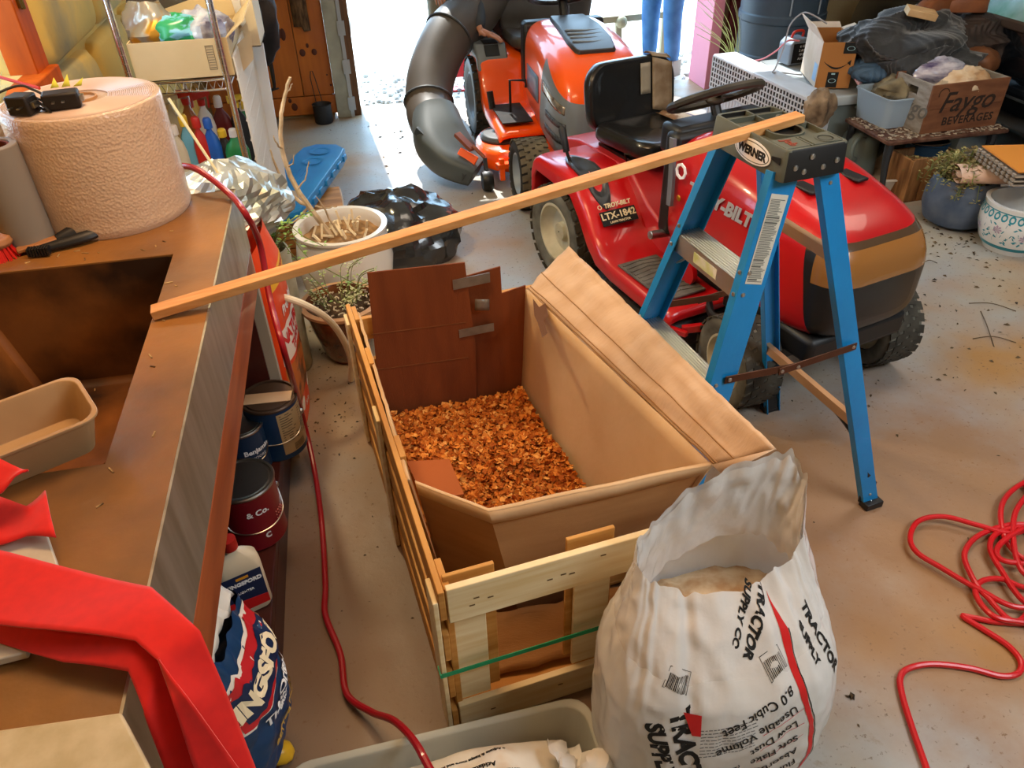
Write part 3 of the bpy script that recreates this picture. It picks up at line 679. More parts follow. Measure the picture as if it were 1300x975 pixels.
q = MB(); q.grid(sbf, 44, 36); q.grid(lambda u, v: V((sbf(u, v).x, sbf(u, v).y, .012)), 1, 1); q.build('bag_film', mat('soil_bag_film', '#e3ded2', .45, col2='#cfa777', scale=3.2, bump=.4, bscale=16, thr=(.5, .62)), soil, smooth=70)
def sbt(s_, size, u, v, deg, m=INK, bold=.0005, nm='lettering'):
    c_, sn = cos(R(deg)), sin(R(deg)); q = MB(); q.text(s_, size, (0, 0, 0), fn=lambda a, b_: sbf(u+(a*c_-b_*sn)/.40, v+(a*sn+b_*c_)/.30)+V((0, -.001, .002)), bold=bold); q.build(nm, m, soil, smooth=0)
sbt('o Adjusts & keeps more and more', .011, .46, .80, 188); sbt('Acidates Soil Acidity', .016, .42, .68, 188, bold=.0006)
sbt('OMRI', .024, .66, .56, 188, bold=.0011); sbt('LISTED', .011, .66, .63, 188); sbt('GARDEN', .035, .77, .34, 192, bold=.0018); sbt('Pulverized', .014, .55, .42, 190)
q = MB(); q.loft([[sbf(.27+(r_*cos(a)*(1+.1*(i % 2)))/.40, .53+(r_*sin(a)*(1+.1*(i % 2)))/.30)+V((0, -.001, .0022)) for i, a in enumerate([2*pi*k_/32 for k_ in range(32)])] for r_ in (.032, .044)], False, False); q.build('round_badge', mat('badge_green', '#3f7a33', .5), soil)
sbt('FOX', .018, .27, .53, 190, mat('badge_green', '#3f7a33'), .001)
q = MB(); q.grid(lambda u, v: V((.15+.07*u+.02*nz((u*4, v*4, 1)), -.06+.15*v, .135+.03*sin(3*u+2*v)+.02*nz((u*5, v*5, 2)))), 10, 10); q.build('torn_flap', mat('white_film', '#eceae6'), soil, solid=.001)
# crumpled white paper between the tub and shavings bag
q = MB(); O_ = G(765, 965, .17); q.ball((0, 0, 0), (.04, .035, .03), 14, 9, f=lambda p: p+V((nz(p, 30), nz(p, 30, 4), nz(p, 30, 8)))*.012); 
tag(q.build('paper_scrap', WHT), 'crumpled white paper scrap at the rim of the tub beside the shavings bag', 'paper'); C.objects['paper_scrap'].location = (O_.x-.01, O_.y, .16)

# ============================================================ things on the counter
roll = thing('bubble_wrap_roll', 'big upright roll of bubble wrap standing on the concrete counter', 'roll', (-.655, 2.02, ZT))
bpy.context.view_layer.update()
O_ = (G(45, 292, ZT)+G(243, 268, ZT))/2; O_.y += .06; roll.location = (O_.x, O_.y, ZT)
q = MB(); rr = .178; HR = .285
def rollf(p): 
    return p
prof = [(.02, .0), (rr*.97, 0), (rr, .01)]+[(rr+.002*nz((i*.7, 0, 0)), .01+(HR-.02)*i/20) for i in range(1, 21)]+[(rr*.985, HR-.002), (rr*.95, HR), (.04, HR-.004)]
q.lathe(prof, 72)
bub = mat('bubble_film', '#e6c9ac', .22, bump=.22, bscale=150, kind='voronoi', trl=.25, spec=.7, coat=.4, sheen=.2)
q.build('film', bub, roll)
q = MB(); q.tube([V(((rr-.012-.0045*i)*cos(a), (rr-.012-.0045*i)*sin(a), HR+.0005)) for i in range(24) for a in [2*pi*k_/32 for k_ in range(32)]], .0016, 4); q.build('wound_edge', mat('bubble_edge', '#e9d3c2', .3, trl=.3), roll)
q = MB(); q.lathe([(.037, .0), (.037, HR+.002), (.033, HR+.002), (.033, 0)], 24, cap=False); q.build('core', CARD, roll)
tb = thing('paper_roll', 'slim grey cardboard tube roll standing at the left of the bubble wrap', 'roll')
p0, p1 = G(52, 305, ZT+.0), GY(22, 178, G(52, 305, ZT).y+.005)
tb.location = tuple(G(75, 305, ZT)+V((-.060, .0, 0)))
q = MB(); hh = p1.z-ZT; q.lathe([(.054, .0), (.054, hh), (.038, hh+.001), (.037, hh-.004), (.037, 0.004)], 36); q.build('wound_paper', mat('grey_paper', '#8c8378', .8, bump=.05), tb, bevel=.002)
q = MB(); q.lathe([(.0365, .0), (.0365, hh-.003), (.032, hh-.003), (.032, .0)], 28); q.build('core', mat('core_brown', '#6d2f18', .9), tb)
# two power adapters lying on the roll
HT = ZT+HR
def adapter(px, py, rz, dims, label):
    p = G(px, py, HT+dims[2]/2); t = thing('power_adapter', label, 'adapter', (p.x, p.y, HT+.003), rz, 'power adapters on the bubble wrap roll')
    q = MB(); q.box((0, 0, dims[2]/2), dims); q.build('housing', mat('adapter_black', '#1b1512', .5), t, bevel=.005)
    q = MB(); q.box((dims[0]/2+.004, 0, dims[2]/2), (.008, .02, .012)); q.box((-dims[0]*.2, -dims[1]/2-.007, .02), (.006, .014, .002)); q.box((-dims[0]*.2+.02, -dims[1]/2-.007, .02), (.006, .014, .002)); q.build('prongs', STEEL, t)
    return p
a = adapter(29+0, 134, R(-15), (.05, .045, .042), 'smaller square black power adapter at the left edge of the bubble wrap roll')
b_ = adapter(79, 128, R(10), (.075, .045, .036), 'larger black power adapter with ribbed end lying on the bubble wrap roll')
q = MB(); q.tube(cr([a+V((.02, 0, .0)), a+V((.045, .01, -.02)), a+V((.05, -.01, -.01)), b_+V((-.06, .01, .01)), b_+V((-.035, 0, 0))], 8), .003, 6); q.tube(cr([b_+V((-.03, .02, .0)), b_+V((-.06, .03, .02)), b_+V((-.1, .03, .03)), b_+V((-.2, -.02, .0))], 8), .003, 6)
tag(q.build('power_cable', BLK), 'thin black cable looping between the two power adapters', 'cable')
# yellow flower scrap + folded foil and a red pen behind the roll
q = MB()
for dx, h in ((0, .025), (.025, .03), (.05, .02)): q.add([V((-.86+dx, 1.98, HT)), V((-.84+dx, 1.985, HT)), V((-.845+dx*1.3, 1.985, HT+h))], [(0, 1, 2)])
tag(q.build('yellow_tag', mat('yellow_tag', '#e5e04f', .6), solid=.002), 'pale yellow pointed tag sticking up behind the power adapters', 'tag')
C.objects['yellow_tag'].location = G(75, 112, HT)-V((-.84, 1.98, HT))
pot_ = thing('window_plant', 'bright scraggly plant in a wrapped pot on the counter by the window', 'plant', (-.98, 2.16-.12, ZT))
p_ = G(8, 140, 1.16); pot_.location = (max(-.985, p_.x-.10), p_.y+.10, ZT)
q = MB(); q.lathe([(.04, 0), (.055, .02), (.06, .17), (.054, .17), (.05, .15)], 24); q.v = [(x*(1+.06*nz((x*40, y*40, z*20))), y, z) for x, y, z in q.v]; q.build('pot', mat('wrapped_pot', '#cbb9a0', .6, col2='#8b7a66', scale=20), pot_)
random.seed(8); q = MB()
for i in range(26):
    a = random.uniform(0, 6.28); l = random.uniform(.05, .13); e = V((cos(a)*l*.8, sin(a)*l*.6, .17+random.uniform(.02, .14))); w_ = V((-sin(a), cos(a), 0))*.012
    q.add([V((cos(a)*.02, sin(a)*.02, .16)), e*.6+V((0, 0, .07))+w_, e, e*.6+V((0, 0, .07))-w_], [(0, 1, 2, 3)])
q.build('leaves', mat('leaf_painted_sunlit', '#f0e6c0', .4, trl=.4, col2='#d3d08a', scale=8), pot_, solid=.0008)  # leaves paled so the colour holds the sun sparkle by the window
q = MB(); a, b_ = G(0, 98, 1.28), G(50, 112, 1.262); q.tube([a-(b_-a)*.6, a, b_], .004, 8); tag(q.build('red_pen', mat('red_plastic', '#c8321c', .4)), 'slim red stick leaning above the bubble wrap roll', 'stick')
# tongs / scrub brushes behind the sink
tg = thing('grill_brush', 'black handled brush with wooden neck lying behind the sink', 'brush', tuple(G(60, 318, ZT)))
a, b_, c_ = G(38, 318, ZT+.012)-tg.location, G(72, 303, ZT+.018)-tg.location, G(138, 288, ZT+.02)-tg.location
q = MB(); q.tube(cr([b_, (b_+c_)/2+V((0, .012, .008)), c_], 8), [.010+.006*sin(pi*i/16) for i in range(17)], 10, sq=.7); q.tube(cr([a+V((.01, -.005, 0)), a*.3+c_*.7+V((0, -.018, 0)), c_+V((-.005, -.004, 0))], 8), [.008+.006*sin(pi*i/16) for i in range(17)], 10, sq=.7); q.build('handle', BLK, tg)
q = MB(); q.bar(a+V((-.03, .005, 0)), b_, .024, .01); q.build('neck', mat('brush_wood', '#a9744a', .6), tg, bevel=.003)
q = MB()
for i in range(8): q.box(a+V((.002+i*.006, -.012-.001*(i % 2), .002)), (.004, .02, .018))
q.build('bristles', BLK, tg)
rb = thing('scrub_brush', 'round scrub brush with red bristles at the left end of the sink rim', 'brush', tuple(G(3, 325, ZT)))
q = MB(); q.lathe([(.001, .05), (.032, .047), (.036, .035), (.03, .026)], 24, axis='z'); q.build('head', mat('brush_wood', '#a9744a'), rb, bevel=.002)
q = MB(); random.seed(1)
for i in range(240):
    a = random.uniform(0, 6.28); r_ = .03*sqrt(random.random()); p = V((r_*cos(a), r_*sin(a), .03)); q.tube([p, V((p.x*1.55, p.y*1.55, .0))], .0012, 3)
q.build('bristles', mat('red_bristle', '#d8241c', .5), rb, smooth=0)
# debris flecks in the sink are part of its surface wear: small chips on it
random.seed(12); q = MB()
for (px, py) in ((165, 195+104),): pass
for i in range(26):
    p = random.choice([V((random.uniform(-.9, -.5), random.uniform(1.1, 1.7), .634)), V((random.uniform(-.45, -.37), random.uniform(.9, 2.0), ZT+.001)), V((random.uniform(-.85, -.47), random.uniform(1.74, 1.86), ZT+.001))])
    l = random.uniform(.003, .009); a = random.uniform(0, 3.1); q.box(p, (l*2, .0025, .0015), a)
tag(q.build('grit', mat('pale_grit', '#d9b77c', .8, col2='#4a3420', scale=30), smooth=0), 'small bits of grit and wood scattered on the counter and sink', 'debris', kind='stuff')
# beige tray
tr_ = thing('loaf_tray', 'beige plastic tray sitting on the near edge of the sink', 'tray', (-.60, 1.02, ZT), R(28))
p_ = (G(110, 575, ZT)+G(0, 632, ZT))/2; q = MB()
ring = lambda w_, d_, z, r_=.03: [V((x, y, z)) for x, y in rrect(w_, d_, r_, 5)]
q.loft([ring(.20, .11, 0, .02), ring(.235, .14, .062), ring(.245, .15, .064), ring(.245, .15, .069), ring(.232, .137, .069), ring(.225, .13, .062), ring(.195, .10, .006, .02)]); q.build('tray', mat('beige_plastic', '#b5946b', .5, col2='#a5825a', scale=6), tr_, bevel=.001)
tr_.location = (p_.x-.045, p_.y+.045, ZT+.001)
# cream board at the very front and a white sheet under the cloth
p = [G(153, 903, ZT+.03), G(0, 925, ZT+.03)+(G(0, 925, ZT+.03)-G(153, 903, ZT+.03))*.4, V((-.78, .12, ZT+.03)), V((-.30, .12, ZT+.03))]
p[3] = G(153, 903, ZT+.03)+(G(196, 985, ZT+.03)-G(153, 903, ZT+.03))*4
O_ = p[0].copy(); O_.z = ZT; q = MB(); q.sheet([v-O_+V((0, 0, -.015)) for v in p], .028)
tag(q.build('cream_board', mat('cream_board', '#cdbf9f', .55, col2='#b9aa86', scale=30), bevel=.003, loc=None), 'smooth cream board lying on the near end of the counter', 'board'); C.objects['cream_board'].location = O_
O_ = G(20, 760, ZT+.01); P = [G(60, 678, ZT+.012), G(0, 690, ZT+.012)+V((-.1, .0, 0)), G(0, 850, ZT+.012)+V((-.1, 0, 0)), G(35, 832, ZT+.012), G(75, 720, ZT+.012)]
q = MB(); q.sheet([v-O_ for v in P], .012); q.build('paper_pad', mat('off_white_paper', '#ccc4b4', .7, col2='#b5ab98', scale=12), bevel=.002); o = C.objects['paper_pad']; o.location = O_
tag(o, 'off-white paper pad lying on the counter under the red cloth', 'paper')
# red cloth band draped across the counter and over the edge
RED = mat('red_cloth', '#e8160c', .75, col2='#dd120a', scale=60, sheen=.3, trl=.12)
def ribbon(name, rows, label, nu=10, k=6):
    lin_ = lambda L: [L[i]+(L[i+1]-L[i])*(j/k) for i in range(len(L)-1) for j in range(k)]+[L[-1]]; A = lin_([r[0] for r in rows]); B = lin_([r[1] for r in rows]); O_ = A[0].copy(); q = MB()
    q.loft([[a+(b_-a)*t+V((0, 0, .004*sin(3*t+i*.35))) - O_ for t in [j/nu for j in range(nu+1)]] for i, (a, b_) in enumerate(zip(A, B))], False, False, False)
    o = q.build(name, RED, solid=.0025, smooth=60); o.location = O_; return tag(o, label, 'cloth')
zc = ZT+.035
E1 = [(G(-60, 688, zc+.02), G(-60, 785, zc+.02)), (G(0, 700, zc+.02), G(0, 790, zc+.02)), (G(100, 722, zc+.02), G(90, 803, zc+.02)), (G(192, 745, zc+.018), G(172, 813, zc+.018)),
      (G(255, 803, zc+.006), G(200, 836, zc+.012)), (G(283, 868, zc-.045), G(228, 900, zc-.03)), (G(327, 980, zc-.15), G(262, 990, zc-.12)), (G(365, 1080, zc-.24), G(300, 1090, zc-.22))]
ribbon('red_cloth', E1, 'wide bright red cloth band draped over the near counter edge', 12)
E2 = [(G(-60, 775, zc), G(-60, 790, zc-.01)), (G(0, 790, zc), G(0, 815, zc-.012)), (G(90, 800, zc+.005), G(80, 842, zc-.012)), (G(172, 806, zc+.010), G(163, 853, zc-.008)), (G(203, 838, zc-.008), G(183, 905, zc-.03)), (G(235, 900, zc-.055), G(209, 975, zc-.10)), (G(300, 1010, zc-.18), G(240, 1090, zc-.2))]
ribbon('red_cloth', E2, 'lower darker fold of red cloth tucked under the wide red band', 8)
E5 = [(G(203, 838, zc+.02), G(200, 838, zc+.018)), (G(240, 890, zc-.005), G(218, 890, zc+.0)), (G(310, 985, zc-.11), G(250, 985, zc-.085)), (G(350, 1060, zc-.2), G(290, 1070, zc-.18))]
ribbon('red_cloth', E5, 'narrow brighter turned over edge of the red cloth hanging at the counter front', 6)
E3 = [(G(-50, 636, zc), G(-50, 690, zc)), (G(0, 632, zc), G(0, 688, zc)), (G(32, 640, zc+.012), G(34, 682, zc-.004)), (G(57, 622, zc+.008), G(71, 682, zc))]
ribbon('red_cloth', E3, 'short end of red cloth lying flat beside the beige tray', 6)
E4 = [(G(-60, 560, zc+.06), G(-60, 655, zc+.03)), (G(0, 584, zc+.06), G(0, 622, zc+.05)), (G(20, 590, zc+.06), G(18, 607, zc+.055)), (G(37, 597, zc+.055), G(34, 600, zc+.055))]
ribbon('red_cloth', E4, 'pointed red cloth tip lying over the near rim of the beige tray', 4)
# ============================================================ helpers for the tractors
def cut(mb, co, no):
    """split a builder by a plane -> (behind, in front)"""
    out = []
    for side in (0, 1):
        bm = bmesh.new(); vs = [bm.verts.new(v) for v in mb.v]
        for f_ in mb.f:
            try: bm.faces.new([vs[i] for i in f_])
            except ValueError: pass
        bmesh.ops.bisect_plane(bm, geom=bm.verts[:]+bm.edges[:]+bm.faces[:], plane_co=co, plane_no=no, clear_outer=(side == 0), clear_inner=(side == 1))
        bm.verts.index_update(); o = MB(); o.add([v.co.copy() for v in bm.verts], [[v.index for v in f_.verts] for f_ in bm.faces]); bm.free(); out.append(o)
    return out
TIRE = mat('tire_rubber', '#26241f', .85, col2='#4a463c', scale=9, bump=.2, bscale=30); TIREW = mat('worn_tire_side', '#6f6d62', .9, col2='#4c4a42', scale=12)
def wheel(par, pos, r, w_, rimm, out=1, chev=True, side=TIREW, treadm=TIRE, steer=0, n=26):
    e = bpy.data.objects.new('wheel', None); 
    q = MB(); s_ = w_/2; p = [(r*.60, -s_*.86), (r*.72, -s_*1.0), (r*.88, -s_*.98), (r*.955, -s_*.86), (r*.975, -s_*.5), (r*.98, 0), (r*.975, s_*.5), (r*.955, s_*.86), (r*.88, s_*.98), (r*.72, s_), (r*.60, s_*.86)]
    Rm = M.Translation(pos) @ M.Rotation(steer, 4, 'Z'); q.T = Rm
    q.lathe(p, 48, axis='x', cap=False)
    q.k = 1
    for i in range(n):
        for (x, d_) in ((-.72, 0), (-.36, .5), (0, 0), (.36, .5), (.72, 0)):
            a = 2*pi*(i+d_)/n; W = s_*.30; da = pi/n*.72
            def P(dx, da_, rr): 
                aa = a+da_; sk = .35*da*(dx/W)*(1 if x < 0 else -1) if chev else 0
                return V((x*s_+dx, rr*cos(aa+sk), rr*sin(aa+sk)))
            ro = r*(1.0 if abs(x) < .6 else .985); ri = r*.95
            q.hexa([P(dx, dd, rr) for dx in (-W/1.15, W/1.15) for dd in (-da, da) for rr in (ri, ro)])
    t = q.build('wheel', [side, treadm], par, smooth=40)
    q = MB(); q.T = Rm; o = out
    q.lathe([(r*.60, o*s_*.8), (r*.61, o*s_*.88), (r*.56, o*s_*.9), (r*.52, o*s_*.6), (r*.44, o*s_*.35), (r*.2, o*s_*.30), (r*.17, o*s_*.62), (r*.02, o*s_*.64)], 36, axis='x', cap=False)
    q.lathe([(r*.60, -o*s_*.8), (r*.52, -o*s_*.6), (r*.02, -o*s_*.4)], 24, axis='x', cap=False)
    q.build('rim', rimm, t); return t
def torus(q, c, Rr, r, tilt=0, n=36, m=8, yaw=0):
    Mx = M.Translation(c) @ M.Rotation(yaw, 4, 'Z') @ M.Rotation(tilt, 4, 'X'); q.tube([Mx @ V((Rr*cos(2*pi*i/n), Rr*sin(2*pi*i/n), 0)) for i in range(n)], r, m, closed=True); return Mx
def body(rows, n=28, e=.5):
    """rows: (y, halfwidth, zbottom, ztop) -> rounded hood-like loft"""
    q = MB(); rings = []
    for y, w_, z0, z1 in rows:
        rg = []
        for i in range(n):
            a = 2*pi*(i+.5)/n; c_, s_ = cos(a), sin(a)
            x = w_*math.copysign(abs(c_)**e, c_); z = (z0+z1)/2+(z1-z0)/2*math.copysign(abs(s_)**e, s_); rg.append(V((x, y, z)))
        rings.append(rg)
    # densify with catmull rom
    full = [];
    for j in range(n): full.append(cr([r[j] for r in rings], 6))
    rings = [[full[j][i] for j in range(n)] for i in range(len(full[0]))]
    q.loft(rings); return q
def seat(par, y0_, z0, w_, d_, h_, m, tilt=10, piping=True):
    q = MB(); rings = []
    for (k_, z) in ((.80, 0), (.97, .015), (1, .04), (.985, .07), (.93, .086), (.84, .084), (.5, .078), (.05, .074)):
        rings.append([V((x*k_, y0_+(y+d_/2)*k_+d_/2*(1-k_)-0, z0+z+.02*(y/d_)*1.2+(.012*abs(x/w_*2)**3))) for x, y in rrect(w_, d_, .09, 6)])
    q.loft(rings); s1 = q.build('seat_cushion', m, par, subd=1)
    q = MB(); rings = []; T = M.Translation((0, y0_-.0, z0+.02)) @ M.Rotation(R(-tilt), 4, 'X').inverted()
    for (k_, y) in ((.85, -.055), (.97, -.045), (1, -.02), (.985, .012), (.93, .024), (.86, .022), (.6, .02), (.05, .02)):
        rings.append([T @ V((x*k_, y-.05*(1-(2*x*k_/w_)**2)*.5+.02, h_/2+z*k_)) for x, z in rrect(w_, h_, .10, 6)])
    q.loft(rings); s2 = q.build('seat_back', m, par, subd=1)
    return s1, s2

# ============================================================ red lawn tractor
TBO, TBA = (1.20, 3.205, 0), R(195.2)
tb = thing('riding_mower', 'red riding lawn mower with torn black seat parked behind the blue step ladder', 'lawn mower', TBO, TBA, None)
TR = mat('mower_red', '#c81418', .28, col2='#a80f16', scale=2.5, coat=.4); TRD = mat('faded_red', '#b3262a', .4, coat=.2); CREAM = mat('cream_rim', '#c9c3a8', .5, col2='#a8a189', scale=8)
VIN = mat('black_vinyl', '#141414', .32, coat=.3, bump=.08, bscale=40)
for s in (1, -1):
    wheel(tb, (s*.335, 0, .222), .222, .19, CREAM, s)
    wheel(tb, (s*(.325 if s < 0 else .30), 1.16 if s < 0 else 1.12, .172), .172, .145, CREAM, s, steer=R(-9), n=24)
q = MB(); q.box((0, .45, .27), (.34, 1.5, .08)); q.box((0, 1.16, .19), (.56, .06, .05)); q.box((0, 0, .222), (.5, .09, .09)); q.box((0, .8, .3), (.30, .5, .12)); q.build('chassis', BLK, tb, bevel=.006)
# rear body with fenders
prof = [(-.34, .36), (-.335, .47), (-.29, .522), (-.2, .54), (.10, .54), (.19, .52), (.27, .45), (.34, .36), (.40, .305), (.47, .285), (.86, .272), (.885, .262), (.885, .225), (.86, .222), (.48, .235), (.37, .255), (.30, .31), (.22, .41), (.15, .475), (-.2, .49), (-.27, .45), (-.28, .36)]
for s in (1, -1):
    q = MB(); rings = []
    for k_, (x, sh) in enumerate(((.17, 0), (.18, 0), (.39, 0), (.42, -.008), (.435, -.025))):
        rings.append([V((s*x, (y if y > -.1 else -.1+(y+.1)*.4), z+(sh if z > .2 else 0))) for y, z in prof])
    q.loft(rings); fen = q.build('fender', TR, tb, bevel=.01, smooth=50)
    # ribbed foot mat
    q = MB(); q.b2((s*.225, .50, .283), (s*.41, .82, .289)); 
    for i in range(11): q.bar((s*.235, .525+i*.027, .290), (s*.315, .512+i*.027, .290), .008, .004); q.bar((s*.32, .512+i*.027, .290), (s*.40, .525+i*.027, .290), .008, .004)
    q.build('foot_mat', mat('grey_mat', '#6b6862', .8, col2='#4e4c47', scale=14), fen)
q = MB(); q.prism([(-.33, .3), (-.33, .52), (-.2, .545), (.22, .54), (.36, .44), (.52, .37), (.62, .36), (.62, .26), (-.3, .26)], -.185, .185, 'x'); q.build('seat_deck', TRD, tb, bevel=.012)
q = MB(); q.b2((-.14, -.1, .54), (.14, .22, .556)); 
for i in (-1, 1):
    q.tube([V((i*.09+.014*cos(t*.9), .16+.014*sin(t*.9), .55+t*.0011)) for t in range(40)], .003, 5); q.tube([V((i*.09+.014*cos(t*.9), -.02+.014*sin(t*.9), .55+t*.0011)) for t in range(40)], .003, 5)
q.bar((.12, .2, .56), (.12, -.05, .585), .01, .02); q.tube([(.16, .16, .55), (.19, .18, .60), (.16, .22, .60)], .004, 6); q.build('seat_springs', mat('dark_metal', '#3a3836', .4, .8), tb)
SX = -.045
c1, c2 = seat(tb, -.13, .56, .46, .44, .30, VIN, tilt=9)
for o_ in (c1, c2): o_.location.x += SX
TORN = mat('torn_brown_tape', '#6e5a42', .45, col2='#8f7f68', scale=14, bump=.6, bscale=20)
# brown tape patches on the left half of the back and edge of the cushion
def on_back(x, h): 
    T = M.Translation((0, -.13, .58)) @ M.Rotation(R(-9), 4, 'X').inverted(); return T @ V((x, .040-.05*(1-(2*x/.45)**2)*.5+.009, h))
q = MB(); q.grid(lambda u, v: on_back(-.045-.05*u, .14+.13*v), 4, 6); q.build('tape_patch', mat('tape_tan', '#7b7466', .4, col2='#948b78', scale=9, bump=.2), c2, solid=.002)
q = MB(); q.grid(lambda u, v: on_back(-.105-.095*u, .07+.22*v-.03*u), 6, 9, ); q.grid(lambda u, v: on_back(-.105-.09*u, .295-.02*u)+V((0, -.07*v, .012*sin(pi*v))), 6, 4); q.build('tape_patch', TORN, c2, solid=.002)
q = MB(); q.grid(lambda u, v: V((-.10-.14*u, -.08+.44*v+.02*nz((u*5, v*5, 0)), .655+.014*nz((u*6, v*6, 1))-.03*max(0, u-.7)/.3+.02*(v-.3))), 12, 14); q.build('torn_vinyl', mat('torn_vinyl', '#7a5b40', .6, col2='#c2b7a6', scale=13, bump=.8, thr=(.5, .6)), c1, solid=.002)
# hood
rows = [(.56, .235, .36, .77), (.60, .25, .34, .80), (.75, .262, .33, .80), (.95, .268, .32, .78), (1.12, .258, .31, .745), (1.24, .24, .31, .715), (1.32, .222, .33, .675), (1.37, .19, .36, .62), (1.39, .13, .41, .56)]
hood = body(rows, 40, .48)
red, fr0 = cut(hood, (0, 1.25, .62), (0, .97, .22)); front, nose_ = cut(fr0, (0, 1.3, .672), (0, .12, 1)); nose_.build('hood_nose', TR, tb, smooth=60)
red.build('hood', TR, tb, smooth=60)
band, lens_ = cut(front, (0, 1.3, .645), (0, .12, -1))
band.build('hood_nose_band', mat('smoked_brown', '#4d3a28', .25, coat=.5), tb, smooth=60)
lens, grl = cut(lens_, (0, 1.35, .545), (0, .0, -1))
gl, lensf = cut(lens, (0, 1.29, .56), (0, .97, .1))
lensf.build('headlight_lens', mat('lens_painted_reflection', '#94632f', .22, coat=.7), tb, smooth=60)  # brown colour paints in the floor mirrored by a dark lens
gl.build('grille', BLK, tb, smooth=60); gg = grl.build('grille', mat('grille_black', '#1a1b1c', .35, coat=.2), tb, smooth=60)
q = MB()
for z in (.455, .425, .395):
    for x0, x1 in ((-.17, -.05), (.02, .16)):
        for x in (x0, x1): pass
        q.bar((x0, 1.372-.25*abs(x0)**1.6+.006, z), ((x0+x1)/2, 1.385-.2*abs((x0+x1)/2)**1.6, z), .004, .013); q.bar(((x0+x1)/2, 1.385-.2*abs((x0+x1)/2)**1.6, z), (x1, 1.372-.25*abs(x1)**1.6+.006, z), .004, .013)
q.each('grille_slot', mat('slot_black', '#060606', .5), gg)
q = MB(); q.b2((-.22, 1.16, .25), (.22, 1.35, .345)); q.build('bumper', BLK, tb, bevel=.02)
# hood vents on the side, top slit and side moulding
q = MB()
for i in range(5): q.prism([(.70+i*.035, .50-.012*i), (.715+i*.035, .50-.012*i), (.70+i*.035, .44-.012*i), (.685+i*.035, .44-.012*i)], .262, .2685, 'x'); q.prism([(.70+i*.035, .50-.012*i), (.715+i*.035, .50-.012*i), (.70+i*.035, .44-.012*i), (.685+i*.035, .44-.012*i)], -.2685, -.262, 'x')
q.each('side_vent', INK, tb)
q = MB(); q.box((-.1, 1.05, .756), (.05, .16, .012)); q.box((.1, 1.05, .756), (.05, .16, .012)); q.each('hood_scoop', BLK, tb, bevel=.005)
q = MB(); q.loft([[V((s_*(.27+d_), .575+.02*sin(pi*t)-.0*t, .80-.46*t)) for s_, d_ in ((1, .0), (1, .006))]+[V((.276, .60+.02*sin(pi*t), .80-.46*t)), V((.262, .60+.02*sin(pi*t), .80-.46*t))] for t in [i/26 for i in range(15)]], True, True); q.build('dash_edge', mat('grey_trim', '#6d7076', .4), tb)
q = MB(); q.b2((-.24, .50, .40), (.24, .58, .80)); q.b2((-.22, .44, .70), (.22, .56, .815)); q.build('dashboard', BLK, tb, bevel=.02)
q = MB(); q.text('TROY-BILT', .068, (.2712, .87, .655), (0, 1, 0), (0, .0, 1), bold=.003, shear=.25, ext=.0008); q.build('hood_lettering', mat('silver_ink', '#b9bcc0', .35, .3), tb, smooth=0)
for y, z, r_ in ((.655, .70, .03),):
    q = MB(); q.lathe([(r_, .268), (r_, .2735), (r_*.68, .2735), (r_*.68, .268)], 8, (0, y, z), axis='x', cap=False); q.build('emblem', WINK, tb)
q = MB(); q.ball((.272, .66, .60), (.004, .012, .012), 10, 6); q.build('ignition', mat('gold', '#b98a2c', .4, .8), tb)
# steering wheel
q = MB(); T = torus(q, (.0, .47, .875), .168, .0155, R(28)); q.ball((0, .47, .865), (.035, .035, .02)); 
for a in (90, 210, 330): q.bar(T @ V((0, 0, 0)), T @ V((.165*cos(R(a)), .165*sin(R(a)), 0)), .03, .008, (0, -.4, .9))
q.build('steering_wheel', mat('steering_grey', '#2b2924', .55, col2='#3e3a30', scale=6), tb); q = MB(); q.tube([(0, .47, .86), (0, .54, .74)], .02, 10); q.build('steering_column', BLK, tb)
# shift lever and its oval console
q = MB(); q.tube([(.36, .04, .53), (.375, .015, .60)], .007, 8); q.build('lever', mat('dark_metal', '#3a3836', .4, .8), tb); q = MB(); q.tube([(.374, .018, .592), (.382, -.01, .68), (.383, -.016, .69)], [.014, .016, .01], 10); q.build('lever_knob', BLK, tb)
fz = lambda y: .545 if y < .10 else (.545-.25*(y-.10) if y < .19 else .5225-.9*(y-.19))
q = MB(); rings = []
for k_, dz in ((1, 0), (1, .008), (.8, .011), (.74, .004), (.1, .003)):
    rg = []
    for i in range(28):
        a = 2*pi*i/28; x = .335+.055*k_*cos(a); y = .13+.165*k_*sin(a); rg.append(V((x, y, fz(y)+dz)))
    rings.append(rg)
q.loft(rings); q.build('shift_console', mat('console_grey', '#34383d', .35), tb, smooth=60)
q = MB()
for y, n_ in ((.0, 'H'), (.16, '1'), (.2, '3')): q.text(n_, .018, (.345, y, fz(y)+.0135), (-1, 0, 0), (0, -1, 0 if y < .1 else .5))
q.build('gear_marks', mat('pale_red', '#d8847a', .5), tb)
